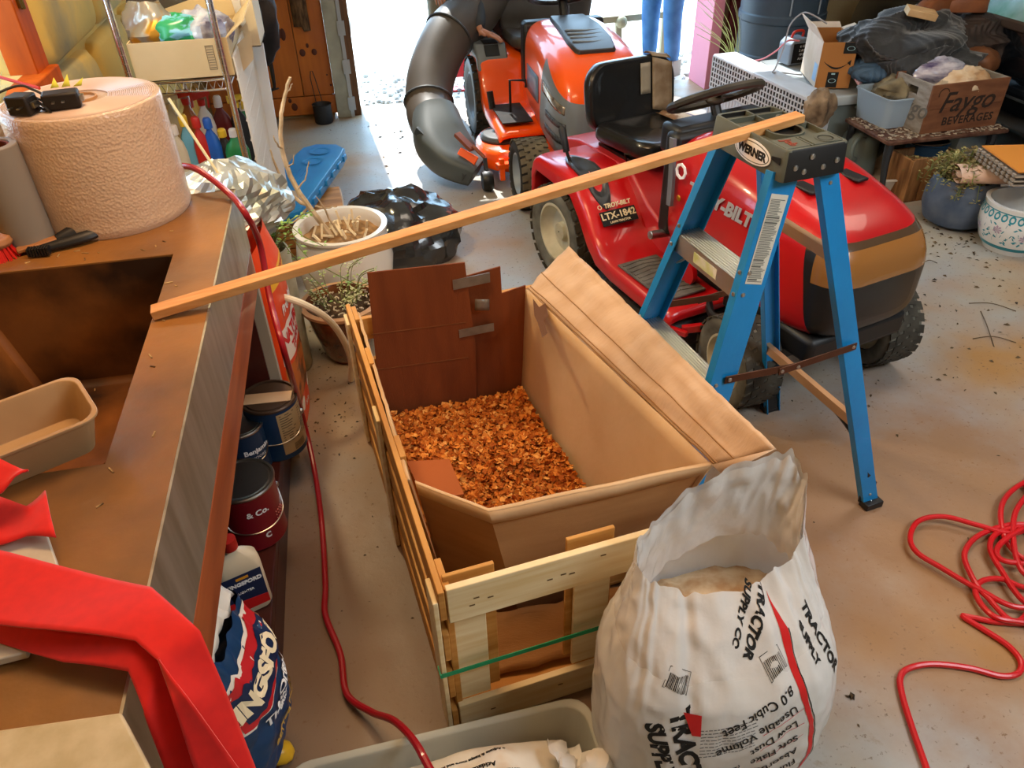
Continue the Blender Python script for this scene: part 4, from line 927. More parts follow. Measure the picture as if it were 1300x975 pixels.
# decal on the front slope of the fender
sl0, sl1 = V((.30, .225, .492)), V((.30, .37, .336)); sy = (sl0-sl1).normalized(); sn = V((0, -sy.z*-1, 0)); nrm = V((1, 0, 0)).cross(sy); nrm = -nrm if nrm.z < 0 else nrm
c_ = sl0*.42+sl1*.58+nrm*.016
q = MB(); q.sheet([c_+V((-1, 0, 0))*a+sy*b_ for a, b_ in ((-.085, -.04), (.085, -.04), (.085, .022), (-.085, .022))], .002); q.build('model_plate', INK, tb)
q = MB(); q.text('LTX-1842', .040, c_+nrm*.002+sy*-.002, (-1, 0, 0), sy, bold=.001); q.text('LAWN TRACTOR', .0125, c_+nrm*.002+sy*-.029, (-1, 0, 0), sy, bold=.0004)
q.text('TROY-BILT', .026, c_+nrm*.001+sy*.042+V((-.01, 0, 0)), (-1, 0, 0), sy, bold=.001, shear=.2); q.build('model_lettering', mat('pale_gold', '#e5d6b0', .5), tb, smooth=0)
q = MB(); q.T = M.Translation(c_+sy*.042+V((.075, 0, 0))+nrm*.002) @ nrm.to_track_quat('Z', 'Y').to_matrix().to_4x4(); q.lathe([(.010, 0), (.010, .002), (.007, .002), (.007, 0)], 8, cap=False); q.build('maker_badge', mat('pale_gold', '#e5d6b0'), tb)
# pedals, deck, lift link
q = MB(); q.tube([(.20, .545, .40), (.30, .545, .41)], .017, 12); q.build('brake_pedal', STEEL, tb, bevel=.002)
q = MB(); q.lathe([(.001, .24), (.042, .24), (.045, .25), (.045, .262), (.001, .265)], 20, (0, .74, .325), axis='x'); q.build('pedal_disc', TR, tb)
q = MB(); dk = [(x*1.0, y+.60) for x, y in rrect(1.0, .50, .2, 8)]; q.loft([[V((x, y, z)) for x, y in ([(a*k_, .60+(b_-.60)*k_) for a, b_ in dk])] for z, k_ in ((.075, 1), (.15, .99), (.175, .93), (.18, .5))]); q.build('cutting_deck', mat('deck_black', '#201e1d', .5, col2='#3b2a22', scale=8), tb, smooth=50)
q = MB(); q.bar((.40, .92, .215), (.10, 1.04, .235), .02, .03); q.bar((.46, .78, .2), (.40, .95, .21), .02, .02); q.build('deck_link', TR, tb, bevel=.003)
q = MB(); q.lathe([(.05, .195), (.09, .2), (.09, .215), (.05, .22)], 24, (.34, .5, 0)); q.lathe([(.05, .195), (.08, .2), (.08, .215), (.05, .22)], 24, (-.2, .6, 0)); q.tube([(.43, .5, .21), (.2, .72, .21), (-.12, .62, .21)], .008, 6); q.build('belt_pulley', BLK, tb)
q = MB(); q.tube(cr([(.24, .86, .26), (.28, .95, .25), (.2, 1.02, .26), (.1, 1.0, .26)], 6), .015, 8); q.build('hose', BLK, tb)
q = MB(); q.box((.12, 1.02, .33), (.22, .2, .12)); q.box((.2, 1.05, .28), (.08, .12, .08)); q.ball((.2, 1.1, .34), .05); q.build('engine', mat('engine_dark', '#2e3a3d', .4, .6, col2='#1c1c1c', scale=14), tb, bevel=.01)

# ============================================================ orange lawn tractor with bagger
HQO, HQA = (1.225, 5.17, 0), R(180.6)
hq_ = 0
hq = thing('riding_mower', 'orange and grey riding mower with leaf chute parked in the open garage doorway', 'lawn mower', HQO, HQA)
OR = mat('mower_orange', '#fb5c12', .28, coat=.5); HG = mat('mower_grey', '#747c82', .45, coat=.1); HD = mat('mower_dark', '#3a3d3f', .5); RIMG = mat('rim_grey', '#8c98a4', .45)
for s in (1, -1):
    wheel(hq, (s*.38, 0, .25), .25, .21, RIMG, s, side=BLK, n=24); wheel(hq, (s*.37, 1.25, .185), .185, .165, RIMG, s, side=DK, treadm=mat('tan_tread', '#6d6450', .9, col2='#4d4638', scale=10), n=26)
q = MB(); q.box((0, .5, .3), (.36, 1.7, .09)); q.box((0, 1.25, .2), (.6, .06, .05)); q.box((0, 0, .25), (.5, .1, .1)); q.build('chassis', BLK, hq, bevel=.006)
prof = [(-.36, .40), (-.35, .54), (-.28, .60), (.14, .60), (.22, .56), (.27, .45), (.31, .36), (.38, .315), (.80, .30), (.83, .285), (.83, .255), (.8, .25), (.38, .265), (.27, .29), (.22, .36), (.17, .48), (.1, .545), (-.26, .545), (-.30, .50), (-.31, .40)]
for s in (1, -1):
    q = MB(); q.loft([[V((s*x, y, (z+sh)*.92)) for y, z in prof] for x, sh in ((.17, 0), (.39, 0), (.43, -.01), (.45, -.03))]); fen = q.build('fender', OR, hq, bevel=.012, smooth=50)
    q = MB(); q.prism([(-.34, .5), (-.33, .60), (-.26, .645), (.12, .645), (.20, .58), (.24, .50), (.2, .5), (.15, .56), (-.25, .56), (-.3, .5)], s*.26, s*.458, 'x'); q.v = [(x, y, z*.92) for x, y, z in q.v]; cn = q.build('fender_console', HG, hq, bevel=.012)
    q = MB(); q.b2((s*.31, .03, .644), (s*.40, .13, .649)); q.prism([(.135, .64), (.20, .585), (.19, .575), (.125, .635)], s*.31, s*.40, 'x'); q.v = [(x, y, z*.92+.001) for x, y, z in q.v]; q.build('cup_recess', BLK, cn)
    q = MB(); q.b2((s*.24, .42, .302), (s*.42, .78, .309)); q.build('foot_mat', DK, fen)
q = MB(); q.prism([(-.36, .3), (-.36, .51), (.28, .53), (.5, .40), (.6, .36), (.6, .26), (-.3, .26)], -.19, .19, 'x'); q.build('seat_deck', OR, hq, bevel=.015)
seat(hq, -.18, .54, .48, .44, .36, mat('grey_vinyl', '#4b4742', .4, col2='#3c3935', scale=5), tilt=8)
rows = [(.54, .225, .36, .79), (.60, .24, .30, .81), (.85, .25, .26, .805), (1.08, .252, .23, .775), (1.25, .245, .22, .725), (1.35, .22, .23, .65), (1.40, .175, .26, .56), (1.415, .13, .31, .49)]
hood = body(rows, 44, .46)
a_, b_ = cut(hood, (0, .98, .40), (0, .90, -.22)); a1, a2 = cut(a_, (0, 0, .74), (0, 0, 1))
a1.build('hood', OR, hq, smooth=60); a2.build('hood', OR, hq, smooth=60); b1, b2 = cut(b_, (0, 1.3, .61), (0, .45, 1)); gr = b1.build('grille', HG, hq, smooth=60); b2.build('hood_nose', OR, hq, smooth=60)
ring_k = [cr([V((y, w_, 0)) for y, w_, z0, z1 in rows], 6), cr([V((y, z0, z1)) for y, w_, z0, z1 in rows], 6)]
def on_hood(y, z, s, off=.004):
    # point on the curved nose at height z: walk round the plan outline by y
    P = ring_k[0]; Z = ring_k[1]
    for a, b_, c_, d_ in zip(P, P[1:], Z, Z[1:]):
        if a.x <= y <= b_.x or (b_ is P[-1]):
            t = min(1, max(0, (y-a.x)/max(1e-6, b_.x-a.x))); w_ = a.y+(b_.y-a.y)*t; z0 = c_.y+(d_.y-c_.y)*t; z1 = c_.z+(d_.z-c_.z)*t; break
    sn = max(-1, min(1, (z-(z0+z1)/2)/((z1-z0)/2))); an = math.asin(math.copysign(abs(sn)**(1/.46), sn)); x = w_*cos(an)**.46
    return V((s*(x+off), y+off*.5, z))
for s in (1, -1):
    q = MB(); q.grid(lambda u, v: on_hood(1.06+.30*u, .555-.055*u+(.055-.015*u)*v+.01*u, s), 14, 4); q.build('headlight', mat('headlight', '#c9c4b8', .15, .5, col2='#6a5a4a', scale=20), hq, solid=.004)
    q = MB(); q.grid(lambda u, v: on_hood(1.12+.25*u, .445-.01*u+.03*v, s), 14, 2); q.grid(lambda u, v: on_hood(1.10+.27*u, .365-.01*u+.035*v, s), 14, 2); q.build('grille_mesh', mat('honeycomb_mesh', '#15171a', .5, col2='#4a4e52', scale=60, kind='voronoi', thr=(.3, .5)), hq, solid=.003)
# black vented panel on the hood top
q = MB(); hz = lambda y: .812 if y < .8 else .812-.085*((y-.8)/.5)**1.6
q.loft([[V((x*k_, y, hz(y)+h_)) for x, h_ in ((-1, -.005), (-.93, .014), (.93, .014), (1, -.005))] for y, k_ in ((.60, .10), (.66, .11), (.85, .12), (1.05, .125), (1.16, .11), (1.18, .095))], True, True, False); q.build('hood_vent', mat('vent_dark', '#37302c', .4), hq, bevel=.004)
q = MB()
for y in (.93, .98, 1.03, 1.08): q.tube([V((-.10, y, hz(y)+.006)), V((0, y+.008, hz(y)+.01)), V((.10, y, hz(y)+.016))], .006, 6)
q.each('vent_louvre', HG, hq)
q = MB(); q.b2((-.24, .46, .45), (.24, .56, .79)); q.build('dashboard', BLK, hq, bevel=.02)
q = MB(); T = torus(q, (0, .50, .915), .185, .016, R(24)); q.ball((0, .50, .90), (.05, .05, .02))
for a in (90, 200, 340): q.bar(T @ V((0, 0, 0)), T @ V((.18*cos(R(a)), .18*sin(R(a)), 0)), .035, .01, (0, -.4, .9))
q.build('steering_wheel', BLK, hq); q = MB(); q.tube([(0, .5, .90), (0, .56, .80)], .025, 10); q.build('steering_column', BLK, hq)
q = MB(); q.grid(lambda u, v: on_hood(.66+.30*u, .46+.14*v, 1, .004), 4, 3); q.build('side_panel', mat('blue_grey', '#6d86a8', .3), hq, solid=.003)
# deck, its cover, idler wheel, lift pedals
q = MB(); dk = rrect(1.12, .56, .22, 8, 0, .68); q.loft([[V((x*k_, .68+(y-.68)*k_, z)) for x, y in dk] for z, k_ in ((.08, 1), (.16, .99), (.185, .95), (.19, .5))]); q.build('cutting_deck', OR, hq, smooth=50)
q = MB(); q.lathe([(.001, .24), (.05, .24), (.06, .225), (.12, .22), (.135, .20), (.135, .185)], 28, (.40, .66, 0)); q.box((.25, .66, .205), (.3, .2, .03)); q.build('belt_cover', HD, hq, bevel=.006)
q = MB(); q.lathe([(.02, -.03), (.05, -.03), (.058, -.015), (.058, .015), (.05, .03), (.02, .03)], 24, (.56, .99, .06), axis='x'); q.bar((.56, .99, .06), (.56, .93, .17), .02, .03); q.build('deck_wheel', BLK, hq)
q = MB(); q.bar((.47, .96, .17), (.47, .98, .05), .03, .04); q.bar((.38, .95, .13), (.5, .97, .13), .05, .03); q.build('deck_bracket', OR, hq, bevel=.004)
q = MB(); q.tube([(.34, .62, .32), (.34, .62, .50), (.25, .64, .50), (.25, .64, .46)], .008, 8); q.tube([(.42, .47, .30), (.43, .45, .40)], .02, 8); q.each('pedal', BLK, hq)
# leaf chute: deck elbow, scoop and big curved tube up to the collector
ch = mat('chute_plastic', '#4a443e', .5, col2='#5a5148', scale=4, coat=.1); 
def L2(p): 
    c_, s_ = cos(-HQA), sin(-HQA); x, y = p.x-HQO[0], p.y-HQO[1]; return V((c_*x-s_*y, s_*x+c_*y, p.z))
Yc = [(640, -60, 5.55), (605, 10, 5.35), (570, 45, 5.15), (548, 95, 4.95), (545, 140, 4.75), (555, 168, 4.55)]
pts = [L2(GY(x, y, Y)) for x, y, Y in Yc]; q = MB(); P = cr(pts, 8); q.tube(P, [.165-.03*i/len(P) for i in range(len(P))], 24); q.build('chute_tube', ch, hq, smooth=60)
q = MB()
for i in (16, 30): q.tube([P[i]+(a_) for a_ in [ (lambda d_, u_: (u_*cos(t)+d_.cross(u_)*sin(t))*(.165-.03*i/len(P)+.004))((P[i+1]-P[i-1]).normalized(), (P[i+1]-P[i-1]).normalized().orthogonal().normalized()) for t in [2*pi*k_/28 for k_ in range(28)]]], .008, 6, closed=True)
q.each('chute_clamp', HD, hq)
bp = cr([L2(GY(x, y, Y)) for x, y, Y in ((553, 150, 4.62), (560, 178, 4.45), (580, 203, 4.32), (605, 218, 4.26))], 6); rings = []
for i, c_ in enumerate(bp):
    t = i/(len(bp)-1); d_ = (bp[min(i+1, len(bp)-1)]-bp[max(i-1, 0)]).normalized(); sd = d_.cross(V((0, 0, 1))).normalized(); u_ = sd.cross(d_)
    wa, wb = .135+.03*sin(pi*t)-.02*t, .14-.085*t; rings.append([c_+sd*a_*wa*2+u_*b_*wb*2 for a_, b_ in rrect(1, 1, .42-.25*t, 5)])
q = MB(); q.loft(rings); q.build('chute_boot', mat('boot_grey', '#4b5254', .5), hq, smooth=50)
q = MB(); q.bar(L2(GY(528, 165, 4.42)), L2(GY(590, 226, 4.16)), .02, .05); q.build('chute_rim', mat('boot_dark', '#343b3f', .5), hq, bevel=.004)
q = MB(); m1, m2, m3, m4 = [L2(GY(x, y, Y)) for x, y, Y in ((585, 187, 4.26), (608, 200, 4.22), (600, 214, 4.20), (578, 200, 4.24))]; q.sheet([m1, m2, m3, m4], .02); q.build('chute_flap', OR, hq, bevel=.006)
q = MB(); q.bar(L2(GY(580, 170, 4.3)), L2(GY(600, 190, 4.2)), .04, .02); q.tube([L2(GY(600, 185, 4.2)), L2(GY(615, 200, 4.15))], .01, 6); q.build('latch', mat('latch_brown', '#8a4a30', .5), hq)
# twin collector bins behind the seat
q = MB()
for x in (.26, -.26):
    q.loft([[V((x+a*k_, -.62+b_*k_, z)) for a, b_ in rrect(.48, .5, .08, 4)] for z, k_ in ((.42, .78), (.9, 1), (.93, 1.05), (1.0, .98))])
q.build('grass_collector', mat('collector_dark', '#3c3935', .7, col2='#4a443c', scale=6), hq, bevel=.01)
# ============================================================ cans and bags on the counter's lower shelf
SZ = .146
def can(px, py, zt, r_, h_, bodym, label, lidm=STEEL, text_=None, handle=True, lab=True, twist=0, base=SZ, dy=0):
    p = G(px, py, base+h_); t = thing('paint_can', label, 'can', (p.x, p.y+dy, base+.001), twist, 'paint cans under the counter')
    q = MB(); q.lathe([(r_*.98, 0), (r_, .004), (r_*.985, .008), (r_*.985, h_-.012), (r_, h_-.008), (r_*1.02, h_-.002), (r_*1.0, h_), (r_*.96, h_), (r_*.94, h_-.007)], 44, cap=True); q.build('body', bodym, t)
    q = MB(); q.lathe([(r_*1.01, h_-.009), (r_*1.03, h_-.003), (r_*1.0, h_+.001), (r_*.93, h_+.001), (r_*.92, h_-.006), (r_*.86, h_-.006), (r_*.84, h_-.001), (.001, h_-.002)], 44, cap=False); q.build('lid', lidm, t)
    if handle:
        q = MB(); q.tube(cr([(r_*cos(a), r_*sin(a)-.004*(1), h_*.62-.05*sin(b_)) for a, b_ in ((R(0), 0), (R(-30), 1.0), (R(-70), 1.5), (R(-110), 1.5), (R(-150), 1.0), (R(180), 0))], 6), .002, 6); q.ball((r_, 0, h_*.62), .009, 10, 6); q.ball((-r_, 0, h_*.62), .009, 10, 6); q.build('wire_handle', STEEL, t)
    return t, p
def on_cyl(r_, a0, z0, deg=0): 
    c_, s_ = cos(R(deg)), sin(R(deg))
    return lambda a, b_: V((r_*cos(a0+(a*c_-b_*s_)/r_), r_*sin(a0+(a*c_-b_*s_)/r_), z0+a*s_+b_*c_))
# front gallon can with a taped lid and brown spec label
t, p = can(340, 508, 0, .084, .195, mat('deep_blue_can', '#14395e', .4), 'blue gallon paint can with tan paper label and taped lid, nearest the orange bag', lidm=mat('brown_lid', '#5d4a3c', .4, .6), dy=.02)
q = MB(); r_ = .084*.99; q.grid(lambda u, v: V(((r_)*cos(R(-75)+R(100)*u), r_*sin(R(-75)+R(100)*u), .02+.155*v)), 20, 1); lb = q.build('label', mat('tan_label', '#b59a6e', .7), t)
q = MB(); random.seed(6)
for i in range(12): 
    for j in range(2): a0 = R(-70+48*j); w_ = R(random.uniform(20, 40)); z = .165-.009*i; q.add([V(((r_+.0008)*cos(a), (r_+.0008)*sin(a), zz)) for a, zz in ((a0, z), (a0+w_*.5, z), (a0+w_, z), (a0+w_, z+.003), (a0+w_*.5, z+.003), (a0, z+.003))], [(0, 1, 2, 3, 4, 5)])
for i in range(14): a0 = R(-50+i*2.2); q.add([V(((r_+.0008)*cos(a), (r_+.0008)*sin(a), zz)) for a, zz in ((a0, .025), (a0+.018, .025), (a0+.018, .05), (a0, .05))], [(0, 1, 2, 3)])
q.build('label_print', mat('print_brown', '#5d4f3a', .7), lb)
q = MB(); q.box((.0, -.01, .1955), (.14, .05, .002), R(-4)); q.build('paper_tape', mat('tan_tape', '#c7a784', .7), t)
t, p = can(302, 545, 0, .07, .16, mat('navy_can', '#1c3550', .4), 'small dark navy paint can behind the blue gallon can', dy=.03)
q = MB(); q.text('Benjamin', .024, (0, 0, 0), fn=on_cyl(.0705, R(-50), .09), bold=.0008); q.text('MOORE', .014, (0, 0, 0), fn=on_cyl(.0705, R(-50), .065)); q.build('label_lettering', WINK, t, smooth=0)
t, p = can(306, 612, 0, .084, .195, mat('dark_red_can', '#7c1120', .35, coat=.3), 'dark red gallon paint can with shiny silver rim', dy=.01, twist=R(30))
q = MB(); q.text('& Co.', .026, (0, 0, 0), fn=on_cyl(.0845, R(-95), .135), bold=.0008); q.text('c', .04, (0, 0, 0), fn=on_cyl(.0845, R(-88), .05), bold=.001); q.build('label_lettering', WINK, t, smooth=0)
q = MB()
for i in range(14): a = R(-60+(i % 5)*6); z = .075+.012*(i//5); q.ball((.0845*cos(a), .0845*sin(a), z), .002, 6, 4)
q.build('label_marks', mat('pale_red', '#d8847a'), t)
# teal bottle glimpsed behind
tp = G(320, 510, .32); tt = thing('spray_bottle', 'teal bottle just visible behind the blue gallon can', 'bottle', (-.50, tp.y+.04, SZ+.001)); q = MB(); q.lathe([(.035, 0), (.038, .01), (.038, .13), (.014, .16), (.014, .19)], 20); q.build('body', mat('teal_plastic', '#3b8a80', .4), tt); q = MB(); q.lathe([(.017, .19), (.017, .215), (.001, .217)], 16); q.build('cap', WHT, tt)
# lighter fluid bottle
p = G(300, 700, SZ+.20); fl = thing('fluid_bottle', 'white flat bottle with blue and red label lying between red can and charcoal bag', 'bottle', (p.x-.01, p.y+.0, SZ+.001), R(20))
q = MB(); q.loft([[V((x*k_, y*k_+yo, z)) for x, y in rrect(.11, .055, .022, 5)] for k_, z, yo in ((.92, 0, 0), (1, .01, 0), (1, .15, 0), (.93, .175, 0), (.55, .195, 0), (.25, .205, 0), (.25, .22, 0))]); q.build('bottle', mat('cream_bottle', '#ddcdb0', .4), fl, smooth=50)
q = MB(); q.lathe([(.018, .215), (.018, .245), (.002, .247)], 18); q.build('cap', mat('red_cap', '#b3241c', .4), fl)
q = MB(); q.sheet([(-.047, -.0285, .02), (.047, -.0285, .02), (.047, -.0285, .145), (-.047, -.0285, .145)], .001); lb = q.build('label', mat('label_navy', '#15284d', .4), fl)
q = MB(); q.sheet([(-.047, -.0295, .02), (.047, -.0295, .02), (.047, -.0295, .05), (-.047, -.0295, .06)], .0006); q.build('label_band', RINK, lb)
q = MB(); q.text('KINGSFORD', .016, (0, -.0298, .115), bold=.0008); q.text('LIGHTER', .01, (0, -.0298, .085)); q.build('lettering', WINK, lb, smooth=0)
q = MB(); q.box((0, -.0296, .133), (.03, .0006, .008)); q.build('label_flash', mat('label_yellow', '#e6a12a', .5), lb)
# charcoal bag
p = G(300, 960, .0); kb = thing('charcoal_bag', 'blue crumpled charcoal bag slumped against the counter edge', 'bag', (-.425, .985, .148), R(80))
bpy.context.view_layer.update()
kl = {}
def kbag(u, v, o=0.0):
    # u across (0..1) front face, v up
    w_ = .15*(1-.15*v); x = (u-.5)*2*w_; b_ = (1-abs(2*u-1)**2.6)**.5 if abs(2*u-1) < 1 else 0
    y = -(.075+.02*sin(pi*v))*b_*(1-.55*max(0, v-.7)/.3)-.01+.012*nz((u*4, v*4, 2), 1.5)+.006*nz((u*12, v*12, 2)); z = .35*v
    if v > .8: z += .03*nz((u*9, 0, 7))
    return V((x+.01*nz((u*4, v*5, 5)), y-o, z))
q = MB(); q.grid(lambda u, v: kbag(u, v), 40, 40); q.grid(lambda u, v: V((kbag(u, v).x, -kbag(u, v).y*.6, kbag(u, v).z)), 40, 40); q.build('bag', mat('charcoal_navy', '#123c66', .4, bump=.3, bscale=14), kb, smooth=70)
def kpatch(P, m, nm, o): q = MB(); q.loft([[kbag(u, v, o) for u, v in r] for r in P], False, False, False); return q.build(nm, m, kb, smooth=60)
kpatch([[(.06+.88*i/24, .56+.10*abs(i/24-.3)+(j/6)*(.33)) for i in range(25)] for j in range(7)], mat('bag_white', '#ece4d8', .4), 'white_band', .0015)
kpatch([[(.08+.84*i/24, .575+.10*abs(i/24-.3)+(j/6)*(.29)) for i in range(25)] for j in range(7)], mat('bag_red', '#c1222a', .4), 'red_band', .003)
kpatch([[(.12+.76*i/24, .62+.06*abs(i/24-.3)+(j/6)*(.19)) for i in range(25)] for j in range(7)], mat('label_navy', '#15284d', .4), 'navy_band', .0045)
def ktext(s_, size, u, v, deg, m, bold=.001, shear=0):
    c_, sn = cos(R(deg)), sin(R(deg)); q = MB(); q.text(s_, size, (0, 0, 0), fn=lambda a, b_: kbag(u+(a*c_-b_*sn)/.29, v+(a*sn+b_*c_)/.42, .0062), bold=bold, shear=shear); q.build('lettering', m, kb, smooth=0)
ktext('KINGSFORD', .058, .5, .735, 2, mat('bag_cream_ink', '#efe0bd', .5), .0035, .1); ktext('The Original', .036, .56, .50, 8, WINK, .0012, .25); ktext('CHARCOAL', .016, .58, .44, 5, WINK); ktext('BRIQUETS', .016, .58, .40, 5, WINK); ktext('BETTER FOOD', .024, .55, .26, 6, mat('gold_ink', '#d3ab4d', .5), .001)
q = MB(); q.grid(lambda u, v: V(((u-.5)*.22, -.03+.02*v+.012*nz((u*6, v*5, 0)), .35+.03*v+.02*nz((u*8, 0, 1)))), 16, 3); q.build('torn_top', mat('bag_white', '#ece4d8'), kb, solid=.001)
q = MB(); O_ = G(345, 955, .03); q.ball((0, 0, 0), (.05, .035, .025), 14, 10, f=lambda p: p+V((nz(p, 22), nz(p, 22, 4), nz(p, 22, 8)))*.014)
o = q.build('yellow_packet', mat('yellow_film', '#e8b42a', .35)); o.location = (O_.x, O_.y, .028); tag(o, 'small crumpled yellow packet on the floor below the charcoal bag', 'packet')
# orange pellet bag standing past the counter end
ob = thing('pellet_bag', 'tall orange and white printed bag standing at the far end of the counter', 'bag', (-.285, 2.16, 0), R(86))
def obag(u, v, o=0):
    w_ = .165*(1-.05*v); x = (u-.5)*2*w_; b_ = sqrt(max(0, 1-abs(2*u-1)**3)); return V((x+.008*nz((u*3, v*4, 1)), -(.05+.012*sin(3*v))*b_*(1-.6*max(0, v-.85)/.15)-o+.006*nz((u*5, v*5, 3)), .70*v+.002))
ob.location = (-.375, 2.33, 0)
q = MB(); q.grid(obag, 30, 40); q.grid(lambda u, v: V((obag(u, v).x, -obag(u, v).y, obag(u, v).z)), 30, 40); q.build('bag', mat('bag_orange', '#e6481c', .35, bump=.25, bscale=14), ob, smooth=70)
def op(u0, u1, v0, v1, m, nm, o, sk=0): q = MB(); q.grid(lambda u, v: obag(u0+(u1-u0)*u, v0+(v1-v0)*v+sk*u, o), 14, 8); return q.build(nm, m, ob, smooth=60)
op(.06, .94, .42, .60, mat('bag_white2', '#efe6dc', .35), 'white_band', .0012, .02); op(.06, .94, .16, .40, mat('photo_brown', '#6a3d1e', .4, col2='#c9702a', scale=14, thr=(.45, .55)), 'picture', .0012)
op(.06, .94, .80, .86, mat('bag_yellow', '#f0b429', .4), 'yellow_band', .0012)
def otext(s_, size, u, v, deg, m, bold=.001): 
    c_, sn = cos(R(deg)), sin(R(deg)); q = MB(); q.text(s_, size, (0, 0, 0), fn=lambda a, b_: obag(u+(a*c_-b_*sn)/.33, v+(a*sn+b_*c_)/.70, .0022), bold=bold); q.build('lettering', m, ob, smooth=0)
otext('NATURAL', .06, .5, .545, 4, RINK, .003); otext('TURAL', .045, .5, .47, 4, RINK, .002); otext('100% ORGANIC', .024, .5, .83, 2, RINK, .001); otext('Premium', .05, .5, .68, 4, WINK, .002); otext('20 lb', .024, .5, .07, 0, WINK)
q = MB(); 
for u, v in ((.3, .12), (.7, .14)): q.loft([[obag(u+.09*k_*cos(a), v+.035*k_*sin(a), .0018) for a in [2*pi*i/20 for i in range(20)]] for k_ in (1, .05)], False, False)
q.each('round_badge', WINK, ob)

# ============================================================ hoses and cords
REDC = mat('red_hose', '#c3141c', .35, coat=.2); DRC = mat('dark_red_hose', '#9c1222', .35, coat=.2)
q = MB(); P = [V((-.62, 2.3, ZT+.12)), GY(215, 205, 2.20), G(250, 215, ZT+.06), G(290, 245, ZT+.02), G(312, 272, ZT+.0), GX(330, 310, xe+.045), GX(343, 380, xe+.05), GX(362, 450, xe+.075), G(382, 520, .20), G(398, 590, .05), G(408, 660, .012), G(413, 740, .012), G(413, 780, .012), G(432, 830, .012), G(440, 880, .02), G(470, 903, .05), G(500, 915, .13), G(525, 940, .19), G(545, 975, .21), G(590, 1060, .21)]
q.tube(cr(P, 10), .0085, 10); tag(q.build('air_hose', DRC), 'dark red hose hanging off the counter and running along the floor past the crate', 'hose')
def gp(lst, z=.011): return [G(x, y, z if len(l) < 3 else l[2]) for l in lst for x, y in [l[:2]]]
q = MB(); P = [(1186, 1010), (1176, 975), (1160, 930), (1146, 885), (1143, 860), (1155, 848), (1185, 843), (1230, 848), (1270, 858), (1292, 855), (1296, 840), (1280, 820), (1250, 800), (1223, 783), (1235, 784), (1270, 790), (1330, 790), (1380, 770), (1370, 700), (1320, 640), (1300, 615)]
P2 = [(1330, 600), (1290, 620), (1270, 645), (1272, 680), (1290, 705), (1330, 730), (1370, 760), (1350, 800), (1300, 793), (1260, 785), (1238, 758), (1243, 742), (1270, 738), (1310, 748), (1360, 720), (1340, 680), (1290, 668), (1245, 680), (1225, 700), (1228, 725), (1250, 760), (1300, 785)]
P3 = [(1345, 650), (1290, 680), (1240, 672), (1195, 661), (1165, 665), (1154, 685), (1162, 705), (1195, 725), (1240, 752), (1290, 776), (1340, 760), (1330, 700), (1300, 675), (1265, 680), (1255, 700), (1270, 730), (1300, 770), (1350, 790)]
P4 = [(1345, 720), (1300, 722), (1270, 718), (1262, 705), (1275, 690), (1310, 670), (1350, 640), (1320, 620), (1300, 636), (1285, 660), (1284, 700), (1292, 730), (1310, 745)]
allp = gp(P, .0085)+[v for i, v in enumerate(gp(P2, .012))]+[v+V((0, 0, .006)) for v in gp(P3, .012)]+[v+V((0, 0, .014)) for v in gp(P4, .012)]
pp = cr(allp, 9); pp = [v+V((0, 0, .008*(1+nz((i*.05, 3, 1)))*(i > 150))) for i, v in enumerate(pp)]; q.tube(pp, .0078, 9)
tag(q.build('extension_cord', REDC), 'bright red hose lying in a loose tangled coil on the open floor at right', 'hose')
q = MB(); P = [G(338, 373, .50), G(352, 375, .50), G(385, 386, .46), G(415, 404, .38), G(434, 428, .27), G(445, 455, .14), G(446, 482, .012)]; q.tube(cr(P, 8), .012, 10); tag(q.build('garden_hose', mat('ivory_hose', '#ddd3ba', .4)), 'ivory hose arching over the floor behind the crate corner', 'hose')

# ============================================================ plants, pots and clutter left of centre
p = G(450, 375, 0); wp = thing('ceramic_planter', 'large glossy white ceramic planter holding dry branches', 'planter', (-.10, 3.06, 0))
cx = (GY(385, 330, 3.06).x+GY(492, 330, 3.06).x)/2; wp.location = (cx, 3.06, 0)
q = MB(); q.lathe([(.12, 0), (.15, .02), (.19, .12), (.205, .24), (.19, .33), (.182, .36), (.195, .375), (.195, .385), (.172, .385), (.165, .36), (.175, .30)], 48, cap=False); q.lathe([(.001, .0), (.12, .0)], 48, cap=False); q.build('pot', mat('white_glaze', '#e9e5dc', .18, coat=.6), wp)
q = MB(); q.grid(lambda u, v: V((.172*(u+.001)*cos(2*pi*v), .172*(u+.001)*sin(2*pi*v), .33+.02*nz((u*5*cos(2*pi*v), u*5*sin(2*pi*v), 1)))), 8, 32); q.build('soil', mat('dry_soil', '#b08a5e', .95, col2='#7d5f3e', scale=20, bump=.5), wp)
random.seed(9); q = MB()
for i in range(26): a = random.uniform(0, 6.3); r_ = random.uniform(.02, .13); p_ = V((r_*cos(a), r_*sin(a), .345)); q.tube([p_, p_+V((random.gauss(0, .02), random.gauss(0, .02), random.uniform(.02, .06)))], .006, 4)
q.each('dry_stubs', mat('pale_twig', '#e3cfa9', .8), wp)
